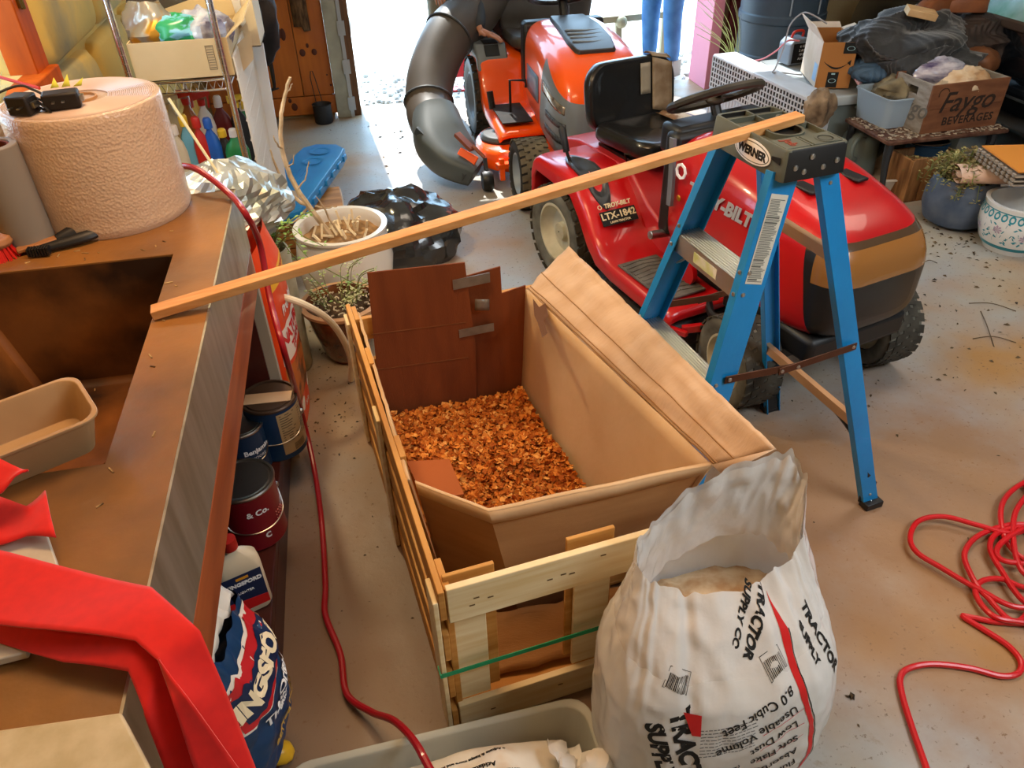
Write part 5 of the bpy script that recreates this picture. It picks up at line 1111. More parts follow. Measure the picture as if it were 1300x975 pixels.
# bare branch rising out of the planter
br = thing('dry_branch', 'tall bare pale branch rising from the white planter towards the pine door', 'branch', tuple(wp.location+V((-.03, 0, .35))))
base = V(br.location); q = MB()
def bt(P, r0, r1):
    P = cr([V(v)-base for v in P], 6); n_ = len(P); P = [v+V((nz((i*.5, 1, 0)), 0, nz((i*.5, 5, 0))))*.006 for i, v in enumerate(P)]; q.tube(P, [r0+(r1-r0)*i/(n_-1) for i in range(n_)], 7)
Yb = base.y; f_ = lambda x, y, d=0: GY(x, y, Yb+d)
bt([base, f_(425, 305), f_(392, 262), f_(372, 230, .03), f_(358, 190, .06), f_(357, 150, .08), f_(362, 120, .1), f_(368, 98, .1)], .014, .006)
bt([f_(392, 262), f_(370, 247), f_(352, 215), f_(343, 190)], .009, .003); bt([f_(392, 262), f_(378, 278, .02), f_(362, 288, .02)], .006, .003); bt([f_(425, 290), f_(410, 262, -.03), f_(402, 250, -.04)], .005, .002); bt([f_(378, 240), f_(388, 225), f_(392, 205)], .004, .002); bt([f_(358, 190, .06), f_(350, 180), f_(347, 172)], .004, .002)
bt([f_(400, 262), f_(415, 264, .0), f_(428, 262)], .004, .002); bt([f_(366, 212, .04), f_(372, 206), f_(373, 196)], .003, .0015); bt([f_(362, 120, .1), f_(368, 112, .1), f_(371, 106, .1)], .004, .002)
q.build('branch', mat('bleached_wood', '#d6bf9c', .8, col2='#a9906c', scale=20, bump=.3), br)
def leafplant(t, base_, stems, n, sz, m=LEAF, sm=mat('stem', '#6f7a3f', .7)):
    q = MB(); q2 = MB()
    for P in stems:
        P = cr([V(v)-V(t.location) for v in P], 6); q.tube(P, .0018, 4)
        for i in range(n):
            c_ = random.choice(P[2:]); a = random.uniform(0, 6.3); d_ = V((cos(a), sin(a), random.uniform(-.3, .7))).normalized(); s_ = d_.cross(V((0, 0, 1))).normalized(); c_ = c_+d_*sz*.5; l = sz*random.uniform(.7, 1.3)
            q2.add([c_, c_+d_*l*.5+s_*l*.3, c_+d_*l, c_+d_*l*.5-s_*l*.3], [(0, 1, 2, 3)])
    q.build('stems', sm, t); q2.build('leaves', m, t, smooth=0, solid=.0004)
# brown glazed pot with sprawling plant
y_ = 2.66; cx = GY(432, 385, y_).x; bp_ = thing('glazed_pot', 'brown glazed flower pot with a scraggly little plant behind the crate corner', 'planter', (cx, y_, 0))
q = MB(); q.lathe([(.001, 0), (.07, 0), (.09, .03), (.125, .16), (.135, .22), (.15, .235), (.152, .25), (.135, .252), (.125, .235), (.12, .2)], 40, cap=False); q.build('pot', mat('brown_glaze', '#4a2a18', .2, coat=.7, col2='#7c4a28', scale=9), bp_)
q = MB(); q.lathe([(.134, .236), (.153, .240), (.154, .252), (.134, .254)], 40, cap=False); q.build('rim', mat('tan_rim', '#b8906a', .4), bp_)
q = MB(); q.grid(lambda u, v: V((.126*(u+.001)*cos(2*pi*v), .126*(u+.001)*sin(2*pi*v), .222+.015*nz((u*8*cos(2*pi*v), u*8*sin(2*pi*v), 1)))), 8, 28); q.build('soil', EARTH, bp_)
q = MB()
for i in range(90): a = random.uniform(0, 6.3); r_ = .11*sqrt(random.random()); q.box((r_*cos(a)+.02, r_*sin(a), .245), (.012, .004, .004), random.uniform(0, 3))
q.build('white_chips', mat('husk', '#c9bda6', .8), bp_, smooth=0)
random.seed(21); b0 = V((cx, y_, .235)); stems = []
for i in range(22):
    a = random.uniform(0, 6.3); l = random.uniform(.05, .16); stems.append([b0+V((.06*cos(a), .05*sin(a), 0)), b0+V((.09*cos(a), .08*sin(a), l*.8)), b0+V((.13*cos(a)+.02, .1*sin(a), l))])
leafplant(bp_, b0, stems, 16, .012, mat('sage_leaf', '#93a568', .7, col2='#c2c49a', scale=20))
# wild herb pot between counter and planter
hp = thing('herb_pot', 'leggy green herb growing in a cloudy jar by the far counter corner', 'plant', (-.38, 2.62, 0))
q = MB(); q.lathe([(.001, 0), (.06, 0), (.07, .02), (.075, .5), (.068, .52), (.062, .52), (.064, .40)], 24, cap=False); q.build('jar', mat('cloudy_jar', '#b9b59c', .3, col2='#8c876c', scale=9), hp)
q = MB(); q.lathe([(.001, .47), (.063, .47)], 24, cap=False); q.build('soil', EARTH, hp)
random.seed(31); b0 = V((-.38, 2.62, .47)); g_ = lambda x, y, Y=2.62: GY(x, y, Y)
stems = [[b0, g_(345, 290), g_(330, 262)], [b0, g_(352, 285), g_(352, 268)], [b0, g_(358, 285, 2.55), g_(385, 300, 2.5), g_(410, 312, 2.45)], [b0, g_(350, 300, 2.6), g_(370, 322, 2.5), g_(395, 350, 2.5), g_(430, 385, 2.5)], [b0, g_(342, 300), g_(325, 285)], [b0, g_(352, 295, 2.5), g_(372, 278, 2.5), g_(395, 268, 2.5)], [b0, g_(365, 300, 2.5), g_(395, 330, 2.45), g_(450, 360, 2.45)]]
leafplant(hp, b0, stems, 34, .017)
# wooden box and blue case
bx = thing('wood_block', 'low tan wooden box on the floor under the blue case', 'box', (0, 0, 0)); c_ = (G(355, 300, .15)+G(430, 292, .15))/2; bx.location = (c_.x-.0, c_.y+.22, 0); bx.rotation_euler = (0, 0, R(3))
q = MB(); 
for i in range(4): q.b2((-.17, -.15+i*.0, .005+i*.045), (.17, .25, .045+i*.045))
q.build('boards', mat('tan_board', '#c08a4c', .7, col2='#8e5f2e', scale=4, stretch=(1, 6, 6)), bx, bevel=.003)
q = MB(); q.b2((-.16, -.14, 0), (.16, .24, .004)); q.b2((.172, -.14, .01), (.176, .24, .17)); q.build('paper_side', mat('light_board', '#cdb79a', .7), bx)
cs = thing('tool_case', 'flat blue plastic carrying case with rounded end lying on a wooden box', 'case', (c_.x+.0, c_.y+.30, .19)); P = [G(345, 262, .24), G(428, 205, .24)]
ctr = (G(385, 228, .235)); d_ = (G(412, 196, .235)-G(365, 256, .235)); cs.location = (ctr.x, ctr.y, .19); cs.rotation_euler = (R(0), 0, math.atan2(d_.y, d_.x)-pi/2)
BC = mat('case_blue', '#1f7ec0', .4, col2='#2a8fd0', scale=4)
outl = [(-.13, -.42), (-.08, -.46), (.08, -.46), (.13, -.42), (.13, .30), (.12, .40), (.06, .46), (-.06, .46), (-.12, .40), (-.13, .30)]
q = MB(); q.loft([[V((x*k_, y*k_, z)) for x, y in outl] for z, k_ in ((0, .96), (.01, 1), (.034, 1))]); q.loft([[V((x*k_, y*k_, z)) for x, y in outl] for z, k_ in ((.038, 1), (.065, 1), (.075, .965))]); q.build('shell', BC, cs, bevel=.003)
q = MB(); q.lathe([(.05, .0755), (.058, .079), (.05, .079), (.04, .0765)], 30, (0, .33, 0), cap=False); q.lathe([(.05, .0755), (.058, .079), (.05, .079), (.04, .0765)], 30, (0, .18, 0), cap=False); q.box((.0, -.02, .077), (.012, .22, .004)); q.box((-.03, -.0, .077), (.004, .12, .004)); q.build('raised_ribs', BC, cs)
q = MB(); q.loft([[V((.0+.085*cos(a)*k_, -.30+.085*sin(a)*k_, z)) for a in [2*pi*i/28 for i in range(28)]] for z, k_ in ((.075, 1), (.0775, .98))]); q.build('dusty_plate', mat('dusty_disc', '#bda78c', .8), cs)
q = MB()
for i in range(7): q.box((.133, -.36+i*.115, .04), (.012, .05, .03)); q.box((-.133, -.36+i*.115, .04), (.012, .05, .03))
q.each('latch', BC, cs, bevel=.003)
# black plastic bag
bb = thing('rubbish_bag', 'shiny black plastic bag slumped on the floor behind the white planter', 'bag', (0, 0, 0)); c_ = G(508, 312, .08); bb.location = (c_.x, c_.y+.10, .0)
def crump(c, r, amp, sc, n=48, m=30, seed=0, zmin=None):
    q = MB()
    def f_(p):
        d_ = V(p)-V(c); l = max(d_.length, 1e-5); a = 0
        for k_, w_ in ((1, 1), (2.1, .55), (4.3, .3)): a += w_*(1-2*abs(nz(p, sc*k_, seed+k_)))
        p = V(p)+d_/l*amp*a
        if zmin is not None and p.z < zmin: p.z = zmin+(p.z-zmin)*.05
        return p
    q.ball(c, r, n, m, f_); return q
crump((0, 0, .10), (.25, .20, .15), .05, 5, 50, 32, 3, .004).build('bag', mat('black_film', '#24272a', .22, spec=.8, coat=.5, bump=.3, bscale=12), bb, smooth=20)
# ============================================================ chrome shelf rack
rk = thing('wire_rack', 'chrome wire shelving rack against the stone wall beyond the counter', 'shelf', (0, 0, 0))
ry0, ry1 = 3.15, 4.05; ax_ = GY(167, 107, ry0).x; bx_ = GY(298, 130, ry0).x; zs1 = GY(290, 100, ry0).z; rk.location = ((ax_+bx_)/2, ry0, 0); RO = V(rk.location)
bx_ = GY(300, 150, ry0).x
q = MB(); posts = [(ax_, ry0), (bx_, ry0), (ax_, ry1), (bx_, ry1)]
for x, y in posts:
    q = MB(); q.tube([V((x, y, 0))-RO, V((x, y, 1.9))-RO], .0125, 12)
    for i in range(60): q.lathe([(.0135, .03+i*.03), (.0135, .032+i*.03)], 8, (x-RO.x, y-RO.y, 0))
    q.build('post', CHROME, rk)
shz = [.12, zs1-.42, zs1, zs1+.5]
for z in shz:
    q = MB(); w_ = lambda x, y, dz=0: V((x, y, z+dz))-RO
    for dz in (0, -.035):
        q.tube([w_(ax_, ry0, dz), w_(bx_, ry0, dz), w_(bx_, ry1, dz), w_(ax_, ry1, dz)], .004, 6, closed=True)
    n_ = 12
    for i in range(n_):
        x0 = ax_+(bx_-ax_)*i/n_; x1 = ax_+(bx_-ax_)*(i+.5)/n_; x2 = ax_+(bx_-ax_)*(i+1)/n_
        for yy in (ry0, ry1): q.tube([w_(x0, yy, -.035), w_(x1, yy, 0), w_(x2, yy, -.035)], .002, 4)
    for i in range(22):
        y_a = ry0+(ry1-ry0)*i/22; y_b = ry0+(ry1-ry0)*(i+.5)/22; y_c = ry0+(ry1-ry0)*(i+1)/22; q.tube([w_(bx_, y_a, -.035), w_(bx_, y_b, 0), w_(bx_, y_c, -.035)], .002, 4)
        q.tube([w_(ax_, y_b), w_(bx_, y_b)], .0018, 4)
    q.build('shelf', CHROME, rk)
# things on the rack
def carton(name, label, lo, hi, m, flaps=True, open_=True, cat='box', mk=None):
    c_ = V(((lo[0]+hi[0])/2, (lo[1]+hi[1])/2, lo[2])); t = thing(name, label, cat, tuple(c_)); q = MB(); w_, d_, h_ = hi[0]-lo[0], hi[1]-lo[1], hi[2]-lo[2]; th = .004
    for a, b_ in (((-w_/2, -d_/2, 0), (w_/2, -d_/2+th, h_)), ((-w_/2, d_/2-th, 0), (w_/2, d_/2, h_)), ((-w_/2, -d_/2+th, 0), (-w_/2+th, d_/2-th, h_)), ((w_/2-th, -d_/2+th, 0), (w_/2, d_/2-th, h_)), ((-w_/2, -d_/2, 0), (w_/2, d_/2, th))): q.b2(a, b_)
    q.build('body', m, t)
    if flaps:
        for P in (((-w_/2, d_/2, h_), (w_/2, d_/2, h_), (w_/2-.02, d_/2+.04, h_+.16), (-w_/2+.02, d_/2+.04, h_+.16)), ((w_/2, -d_/2, h_), (w_/2, d_/2, h_), (w_/2+.07, d_/2-.02, h_+.06), (w_/2+.07, -d_/2+.02, h_+.05))):
            f_ = MB(); f_.sheet(P, .004); f_.build('flap', m, t)
    return t
zz = zs1+.006; TANC = mat('tan_carton', '#d8c298', .85, col2='#cbb387', scale=3)
bxA = carton('storage_carton', 'open tan carton on the rack filled with plastic bags', (ax_+.02, ry0+.01, zz), (bx_+.03, ry0+.42, zz+.135), TANC)
q = MB(); q.T = M.Translation(V((0, 0, 0))); w2 = (bx_-ax_)/2; 
for i in range(9): q.box((w2*.62, -.2062, .035+.009*i), (.022, .001, .0015))
for a, b_ in (((w2*.62-.014, -.2065, .028), (w2*.62-.0125, -.2055, .112)), ((w2*.62+.0125, -.2065, .028), (w2*.62+.014, -.2055, .112)), ((w2*.62-.014, -.2065, .028), (w2*.62+.014, -.2055, .0295)), ((w2*.62-.014, -.2065, .1105), (w2*.62+.014, -.2055, .112))): q.b2(a, b_)
q.build('print_panel', mat('print_grey2', '#4d453a', .7), bxA)
def clump(name, label, c, r, m, amp=.02, sc=12, seed=1, cat='bag'):
    q = crump((0, 0, 0), r, amp, sc, 32, 20, seed); o = q.build(name, m, smooth=40); o.location = c; return tag(o, label, cat)
xa, xb = ax_, bx_; W_ = xb-xa
SILV = mat('silver_film', '#b9b6ad', .22, .55, col2='#d9a23e', scale=7, thr=(.55, .62))
clump('snack_bag', 'crinkled silver and orange bag at the left of the tan carton', (xa+W_*.26, ry0+.13, zz+.15), (.07, .06, .085), SILV, .02, 14, 1)
clump('printed_bag', 'green and blue printed plastic bag in the middle of the tan carton', (xa+W_*.52, ry0+.12, zz+.14), (.08, .06, .05), mat('green_blue_film', '#2f9a63', .3, col2='#7cc0dd', scale=11, stretch=(1, 1, 3), thr=(.48, .54)), .018, 14, 5)
clump('clear_bag', 'clear crinkled bag at the right of the tan carton', (xa+W_*.83, ry0+.14, zz+.14), (.085, .07, .05), mat('clear_crinkle', '#cfd0d4', .2, col2='#6c6a88', scale=12, coat=.3), .022, 15, 9)
bxB = carton('storage_carton', 'small light carton standing behind the tan carton on the rack', (xb-.05, ry0+.46, zz), (xb+.10, ry0+.74, zz+.18), mat('pale_carton', '#dcc9a8', .85), flaps=True)
# bottles on the lower shelf
zb_ = shz[1]+.006
def bottle(x, y, h_, r_, m, capm, label, kind='bottle', trig=None, z=None):
    t = thing('cleaner_bottle', label, 'bottle', (x, y, (zb_ if z is None else z)), random.uniform(-.5, .5), 'cleaner bottles on the wire rack'); q = MB()
    q.loft([[V((a*k_, b_*k_, z_)) for a, b_ in rrect(r_*2.1, r_*1.4, r_*.6, 4)] for z_, k_ in ((0, .95), (.01, 1), (h_*.55, 1), (h_*.7, .75), (h_*.8, .32), (h_*.85, .3))]); q.build('bottle', m, t, smooth=50)
    q = MB()
    if trig: q.lathe([(.014, h_*.84), (.016, h_*.92)], 14); q.hexa([V((a, b_, c_)) for a, b_, c_ in ((-.03, -.012, h_*.92), (-.03, -.012, h_*1.02), (-.03, .012, h_*.92), (-.03, .012, h_*1.02), (.04, -.01, h_*.97), (.04, -.01, h_*1.02), (.04, .01, h_*.97), (.04, .01, h_*1.02))]); q.bar((.03, 0, h_*.98), (.025, 0, h_*.80), .01, .008)
    else: q.lathe([(.017, h_*.84), (.017, h_*.97), (.012, h_), (.001, h_)], 16)
    q.build('trigger' if trig else 'cap', capm, t); return t
CW_ = mat('cap_white', '#e8e6e2', .4); CB = mat('cap_blue', '#2463c4', .35); CY = mat('cap_yellow', '#e7c433', .4); CR_ = mat('cap_red', '#c22a22', .35); CG = mat('cap_green', '#1f8a4c', .4)
random.seed(14)
BTS = [(.10, .05, .30, .035, mat('bt_clear', '#c9d1c9', .2, trans=.4), CW_, 'clear spray bottle at the left end of the rack bottles', 1), (.24, .03, .24, .03, mat('bt_cream', '#d8d2bb', .4), CW_, 'cream squeeze bottle beside the clear spray bottle', 0), (.36, .05, .27, .03, mat('bt_aqua', '#6fb3cf', .25), CY, 'aqua bottle with tall yellow cap in the front row of the rack', 0), (.50, .04, .26, .028, CR_, CR_, 'slim red bottle between aqua and blue bottles', 0), (.62, .05, .25, .032, CB, CB, 'bright blue ribbed bottle in the front row of the rack', 0), (.75, .06, .20, .03, mat('bt_dark', '#2b2b2b', .4), CY, 'short dark bottle with yellow cap right of the blue bottle', 0), (.88, .05, .20, .045, CG, CW_, 'wide green bottle next to the right rack post', 0),
       (.16, .2, .30, .035, mat('bt_beige', '#bfae86', .4), mat('trig_tan', '#c9b58a', .4), 'beige spray bottle in the back row at left', 1), (.34, .22, .31, .035, mat('bt_amber', '#a8642c', .3), CR_, 'amber spray bottle with red trigger in the back row', 1), (.52, .22, .30, .035, CW_, CR_, 'white spray bottle with red trigger in the back row', 1), (.70, .24, .28, .04, mat('bt_maroon', '#6b1d1d', .4), CW_, 'maroon jug in the back row behind the blue bottle', 0), (.9, .24, .27, .035, mat('bt_black', '#222428', .4), CY, 'black spray bottle with yellow trigger in the back row at right', 1)]
for u, dy, h_, r_, m_, cm, lb_, tg_ in BTS: bottle(xa+W_*u, ry0+.05+dy, h_, r_, m_, cm, lb_, trig=tg_)
q = MB(); z_ = zs1+.03
for i, (dy, m_, lb_, h_) in enumerate(((.55, CR_, 'red bottle standing on the far part of the rack shelf', .17), (.62, mat('bt_orange', '#e2811f', .4), 'orange capped bottle beside the red one on the rack', .15), (.70, CG, 'dark green bottle furthest back on the rack shelf', .2))): bottle(xb-.03, ry0+dy-.25, h_, .028, m_, CW_, lb_, z=zb_+.0)
# silver tarp heap at the foot of the rack, in a tan carton
cA = carton('floor_carton', 'tan carton between the counter end and the rack holding silver film', (-.74, 2.45, .0), (-.42, 2.86, .60), mat('mid_tan_carton', '#b89468', .85), flaps=False)  # plain tan card, a deeper tone than the rack carton
q = crump((0, 0, 0), (.17, .17, .075), .05, 7, 44, 26, 12); o = q.build('silver_tarp', mat('silver_sheet', '#cfd2d2', .3, .6, col2='#8f9288', scale=5, bump=.3, bscale=12), smooth=0); pz = GY(275, 210, 2.66); o.location = (pz.x-.0, 2.66, .68); tag(o, 'crumpled silver foil sheet heaped on the tan carton', 'foil')
q = MB(); a, b_ = GY(214, 125, 2.7), GY(282, 228, 2.6); q.tube([a, b_], .005, 8); tag(q.build('bamboo_stake', mat('pale_cane', '#e6d5a5', .5)), 'thin pale stick leaning diagonally in front of the rack bottles', 'stick')
# white leaning board with wire lattice in front
wb = thing('white_board', 'tall narrow white plastic board leaning beside the rack', 'board', (0, 0, 0)); a, b_ = GY(345, 52, 3.9), G(372, 255, .0); d0 = GY(327, 55, 3.95); d1 = G(350, 265, 0)
tl, trr, bl, brr = GY(322, 52, 3.75), GY(343, 50, 3.75), GY(352, 240, 3.55), GY(385, 245, 3.55)
tl = GY(318, 20, 3.75); trr = GY(338, 20, 3.75); a0 = V((GY(352, 238, 3.70).x, 3.62, .0)); w_ = .16
top = GY(336, 54, 3.9); q = MB(); wb.location = (top.x+.0, 3.7, 0); T0 = V((top.x-.06, 3.92, top.z)); T1 = V((top.x+.03, 3.90, top.z)); x_b = G(378, 215, 0).x; bq = GY(372, 235, 3.72)
Q0, Q1, Q2, Q3 = GY(342, 215, 3.7), GY(361, 213, 3.7), GY(334, 54, 3.86), GY(318, 56, 3.86); q.sheet([v-V(wb.location) for v in (Q0+(Q0-Q3)*.35, Q1+(Q1-Q2)*.35, Q2, Q3)], .012); q.build('board', mat('white_plastic', '#dfe2e6', .35), wb, bevel=.002)
# small wire lattice rack with hanging clips
lt = thing('wire_lattice', 'white wire lattice panel hanging off the side of the rack', 'rack', (xb+.03, ry0+.05, .0)); q = MB(); LO = V(lt.location)
l0, l1, l2, l3 = GY(300, 200, ry0+.1), GY(332, 232, ry0+.1), GY(345, 120, ry0+.55), GY(305, 60, ry0+.55)
for i in range(9):
    t_ = i/8; z_ = .42+.62*t_; q.tube([V((xb+.035, ry0+.02, z_))-LO, V((xb+.035, ry0+.72, z_))-LO], .005, 5)
for i in range(26): t_ = i/25; q.tube([V((xb+.038, ry0+.02+.70*t_, .42))-LO, V((xb+.038, ry0+.02+.70*t_, 1.04))-LO], .004, 4)
q.build('wires', WHT, lt)
# dark coats and bags hanging by the pine door
cb = [((302, 28), .09, .07, .16, '#2b2320', 'brown black bag hanging above the rack end', 4.0), ((330, 22), .07, .06, .2, '#16171b', 'black jacket hanging beside the pine door', 4.3)]
for (px, py), rx_, ry_, rz_, c_, lb_, Y in cb:
    q = crump((0, 0, 0), (rx_, ry_, rz_), .02, 9, 28, 20, 2); o = q.build('hanging_bag', mat('dark_cloth'+c_, c_, .8, col2='#3a3230', scale=9), smooth=50); o.location = GY(px, py, Y); tag(o, lb_, 'bag')
q = MB(); hk = MB(); hk.tube([V((-.02, 4.15, 2.3)), V((-.9, 4.15, 2.3))], .01, 8) if 0 else None
P = [GY(x, y, 4.35) for x, y in ((330, -20), (334, 20), (332, 45), (324, 55))]; q.tube(cr(P, 6), .007, 6); P = [GY(x, y, 4.6) for x, y in ((333, 50), (342, 75), (347, 100), (348, 112), (343, 115), (354, 112))]; q.tube(cr(P, 6), [.016, .016, .015, .014, .012, .01, .009, .008, .007, .006, .005]+[.004]*30 and [.016*(1-i/40) for i in range(31)], 6); tag(q.build('strap', mat('black_strap', '#1c1a1c', .7)), 'black strap and white cord dangling from the hanging jacket', 'strap')
# cartons above the rack end
q = MB(); P = [GY(x, y, 3.6) for x, y in ((288, -20), (298, -20), (312, 28), (308, 34), (300, 22))]; q.sheet(P, .02); o = q.build('white_strip', WHT); tag(o, 'white wooden strip leaning above the rack end', 'board')
P = [GY(x, y, 3.35) for x, y in ((297, 60), (318, 40), (322, 75), (308, 92), (300, 95))]; q = MB(); q.sheet(P, .004); tag(q.build('carton_flap', mat('pale_carton', '#dcc9a8')), 'torn pale cardboard piece at the right of the tan carton', 'cardboard')
q = MB(); P = [GY(x, y, ry0+.2) for x, y in ((160, 3), (178, 22), (250, -4), (240, -30), (165, -30))]; q.sheet(P, .01); tag(q.build('folder', mat('dark_folder', '#4a423a', .6)), 'grey brown folder on the shelf above the tan carton', 'folder')
# black bucket with wire bail by the pine door
bk = thing('black_bucket', 'small black pot with tall wire handle at the foot of the pine door', 'bucket', (0, 0, 0)); p_ = G(412, 155, 0); bk.location = (p_.x, min(p_.y, YB-.16), 0)
q = MB(); q.lathe([(.001, 0), (.058, 0), (.064, .01), (.064, .125), (.069, .13), (.062, .132), (.057, .125), (.054, .03)], 28, cap=False); q.build('pot', mat('iron', '#34363a', .55, .5), bk)
q = MB(); q.tube([(-.035, .02, .125), (-.048, .04, .30), (-.040, .05, .34), (-.028, .05, .34), (-.018, .04, .30), (.01, .02, .125)], .003, 6); q.build('bail', mat('iron', '#34363a'), bk)
# ============================================================ right side: heater, totes, cartons, bench
rd = thing('radiator_heater', 'white slotted metal heater cabinet standing beside the garage doorway', 'heater', (2.31, 4.9, 0), 0)
ra, rb_ = V((2.31, 4.9, 0)), V((2.41, 3.86, 0)); Lr = (rb_-ra).length; rd.rotation_euler = (0, 0, math.atan2(rb_.y-ra.y, rb_.x-ra.x))   # local x runs along the front, local y points to the right wall
RH = GY(900, 70, 4.88).z; WM = mat('heater_white', '#cfd4da', .45, col2='#b9bfc6', scale=5)
q = MB(); q.b2((0, 0.0, .02), (Lr, .008, RH*.55)); 
for i in range(30): q.b2((i*Lr/30+.004, -.004, .03), (i*Lr/30+.018, .001, RH*.55))
q.build('ribbed_front', mat('heater_blue_white', '#b9c6d6', .5), rd)
q = MB(); q.b2((0, .008, .02), (Lr, .16, RH)); q.b2((0, .0, RH-.02), (Lr, .01, RH)); q.b2((0, 0, RH*.55), (Lr, .01, RH*.58)); q.b2((Lr*.45, -.001, RH*.55), (Lr*.47, .01, RH)); q.build('cabinet', WM, rd, bevel=.004)
q = MB(); q.b2((0, .001, RH*.57), (Lr, .0078, RH-.01)); q.build('dark_backing', mat('slot_dark', '#23262b', .8), rd)
q = MB(); nx = 34
for i in range(nx+1): q.b2((i*Lr/nx-.0045, -.003, RH*.56), (i*Lr/nx+.0045, .002, RH-.01))
for j in range(7): z = RH*.57+(RH*.43-.012)*j/6; q.b2((0, -.003, z-.004), (Lr, .002, z+.004))
q.build('slotted_grille', WM, rd)
clump('cloth_rag', 'stained tan rag hanging over the near end of the white heater', (rb_.x+.06, rb_.y-.02, RH-.05), (.07, .04, .085), mat('rag_tan', '#a48d72', .9, col2='#4b3a2b', scale=9), .02, 14, 4, 'rag')
GTOTE = mat('grey_tote', '#77807c', .5); LIDM = mat('grey_lid', '#a9b2b6', .45)
def tote(name, label, c, w_, d_, h_, rz, bm_, lm_, lid=True, group=None):
    t = thing(name, label, 'tote', c, rz, group); q = MB(); R_ = lambda k_, z: [V((x*k_, y*k_, z)) for x, y in rrect(w_, d_, .05, 4)]
    q.loft([R_(.86, 0), R_(.95, h_*.9), R_(.955, h_*.9), R_(.955, h_), R_(.94, h_), R_(.85, .01)]); q.build('bin', bm_, t, bevel=.003)
    if lid:
        q = MB(); q.loft([R_(1.0, h_-.045), R_(1.01, h_-.01), R_(1.0, h_+.004), R_(.97, h_+.008), R_(.95, h_+.002), R_(.2, h_+.003)]); q.build('lid', lm_, t, bevel=.002)
    q = MB(); q.b2((-.07, -d_*.482-.015, h_*.82), (.07, -d_*.47, h_*.86)); q.build('handle', bm_, t, bevel=.004); return t
tl = .42
t1 = tote('storage_tote', 'grey storage tote with pale lid carrying the smiling carton', (2.84, 4.40, 0), .50, .84, tl, R(3), GTOTE, LIDM)
t2 = tote('storage_tote', 'grey tote hidden below the heap of black quilted blankets', (3.27, 4.12, 0), .40, .60, .40, R(2), GTOTE, LIDM)
# carton with a smile on it
zt = tl+.012; c0 = G(1034, 112, zt); hgt = GY(1045, 54, c0.y).z-zt; c1 = G(1077, 112, zt); cf = G(1018, 90, zt)
wd_ = (c1-c0).length; ax = math.atan2((c1-c0).y, (c1-c0).x); dp_ = (cf-c0).length
am = thing('shipping_carton', 'small open brown carton with a curved smile mark on the grey tote lid', 'box', (c0.x, c0.y, zt), ax)
KR = mat('kraft', '#b0763d', .85, col2='#a56c35', scale=3); KP = mat('kraft_pale', '#d8c6b4', .8, col2='#cbb49c', scale=6)
q = MB(); q.b2((0, 0, 0), (wd_, .004, hgt)); q.b2((0, dp_-.004, 0), (wd_, dp_, hgt)); q.b2((wd_-.004, .004, 0), (wd_, dp_-.004, hgt)); q.b2((0, .004, 0), (.004, dp_-.004, hgt)); q.b2((.004, .004, 0), (wd_-.004, dp_-.004, .004)); q.build('body', KR, am)
q = MB(); q.b2((-.001, .004, .002), (0, dp_-.004, hgt)); q.sheet([(0, 0, hgt), (0, dp_, hgt), (-.055, dp_, hgt+.08), (-.055, 0, hgt+.08)], .004); q.sheet([(0, dp_, hgt), (wd_, dp_, hgt), (wd_, dp_+.06, hgt+.02), (0, dp_+.06, hgt+.02)], .004); q.sheet([(wd_, .01, hgt), (wd_, dp_, hgt), (wd_+.07, dp_, hgt+.025), (wd_+.07, .03, hgt+.02)], .004); q.build('flap', KP, am)
q = MB(); q.loft([[V((wd_*(.12+.76*i/20), -.001, hgt*.58-.04*sin(pi*i/20)*1.0)), V((wd_*(.12+.76*i/20), -.001, hgt*.58-.04*sin(pi*i/20)+.002+.009*sin(pi*min(1, i/18))))] for i in range(21)], False, False, False); q.sheet([(wd_*.80, -.001, hgt*.56), (wd_*.90, -.001, hgt*.63), (wd_*.9, -.001, hgt*.50)], .0008); q.build('smile_mark', INK, am)
q = MB(); q.sheet([(wd_*.3, -.0008, .004), (wd_*.62, -.0008, .004), (wd_*.62, -.0008, hgt*.36), (wd_*.3, -.0008, hgt*.36)], .001); q.sheet([(wd_*.62, -.0008, hgt*.76), (wd_, -.0008, hgt*.76), (wd_, -.0008, hgt), (wd_*.62, -.0008, hgt)], .001); q.build('black_tape', INK, am)
q = MB(); 
for (x_, z_) in ((.46, .17), (.82, .87)): q.loft([[V((wd_*x_+.022*cos(a)*k_, -.0018, hgt*z_+.012*sin(a)*k_)) for a in [2*pi*i/16 for i in range(16)]] for k_ in (1, .82)], False, False)
q.box((wd_*.46, -.002, hgt*.32), (.02, .001, .008)); q.each('tape_mark', mat('pale_teal_ink', '#9fc2c9', .5), am)
q = MB(); q.sheet([(-.0022, .02, .03), (-.0022, .09, .03), (-.0022, .09, hgt*.5), (-.0022, .02, hgt*.5)], .001); q.build('shipping_label', mat('label_blue', '#8fb6dc', .5), am)
# battery charger
p = G(1012, 82, zt); chg = thing('battery_charger', 'grey and black battery charger behind the smiling carton', 'charger', (p.x, p.y+.06, zt), R(8))
q = MB(); q.prism([(-.08, 0), (.08, 0), (.08, .12), (.05, .15), (-.05, .15), (-.08, .12)], -.06, .06, 'y'); q.build('case', mat('charger_grey', '#8793a0', .45), chg, bevel=.008)
q = MB(); q.sheet([(-.06, -.062, .01), (.075, -.062, .01), (.075, -.062, .125), (-.06, -.062, .125)], .002); 
q.build('panel', INK, chg); q = MB()
for i in range(4): q.text(('6 12V', '2 AMP', '10 50', 'AUTO')[i], .02, (.01, -.0635, .108-.024*i))
q.build('panel_print', WINK, chg)
q = MB(); q.tube(cr([(-.04, 0, .15), (-.03, -.01, .185), (.03, -.01, .185), (.04, 0, .15)], 6), .008, 8); q.build('handle', mat('red_plastic', '#c8321c'), chg)
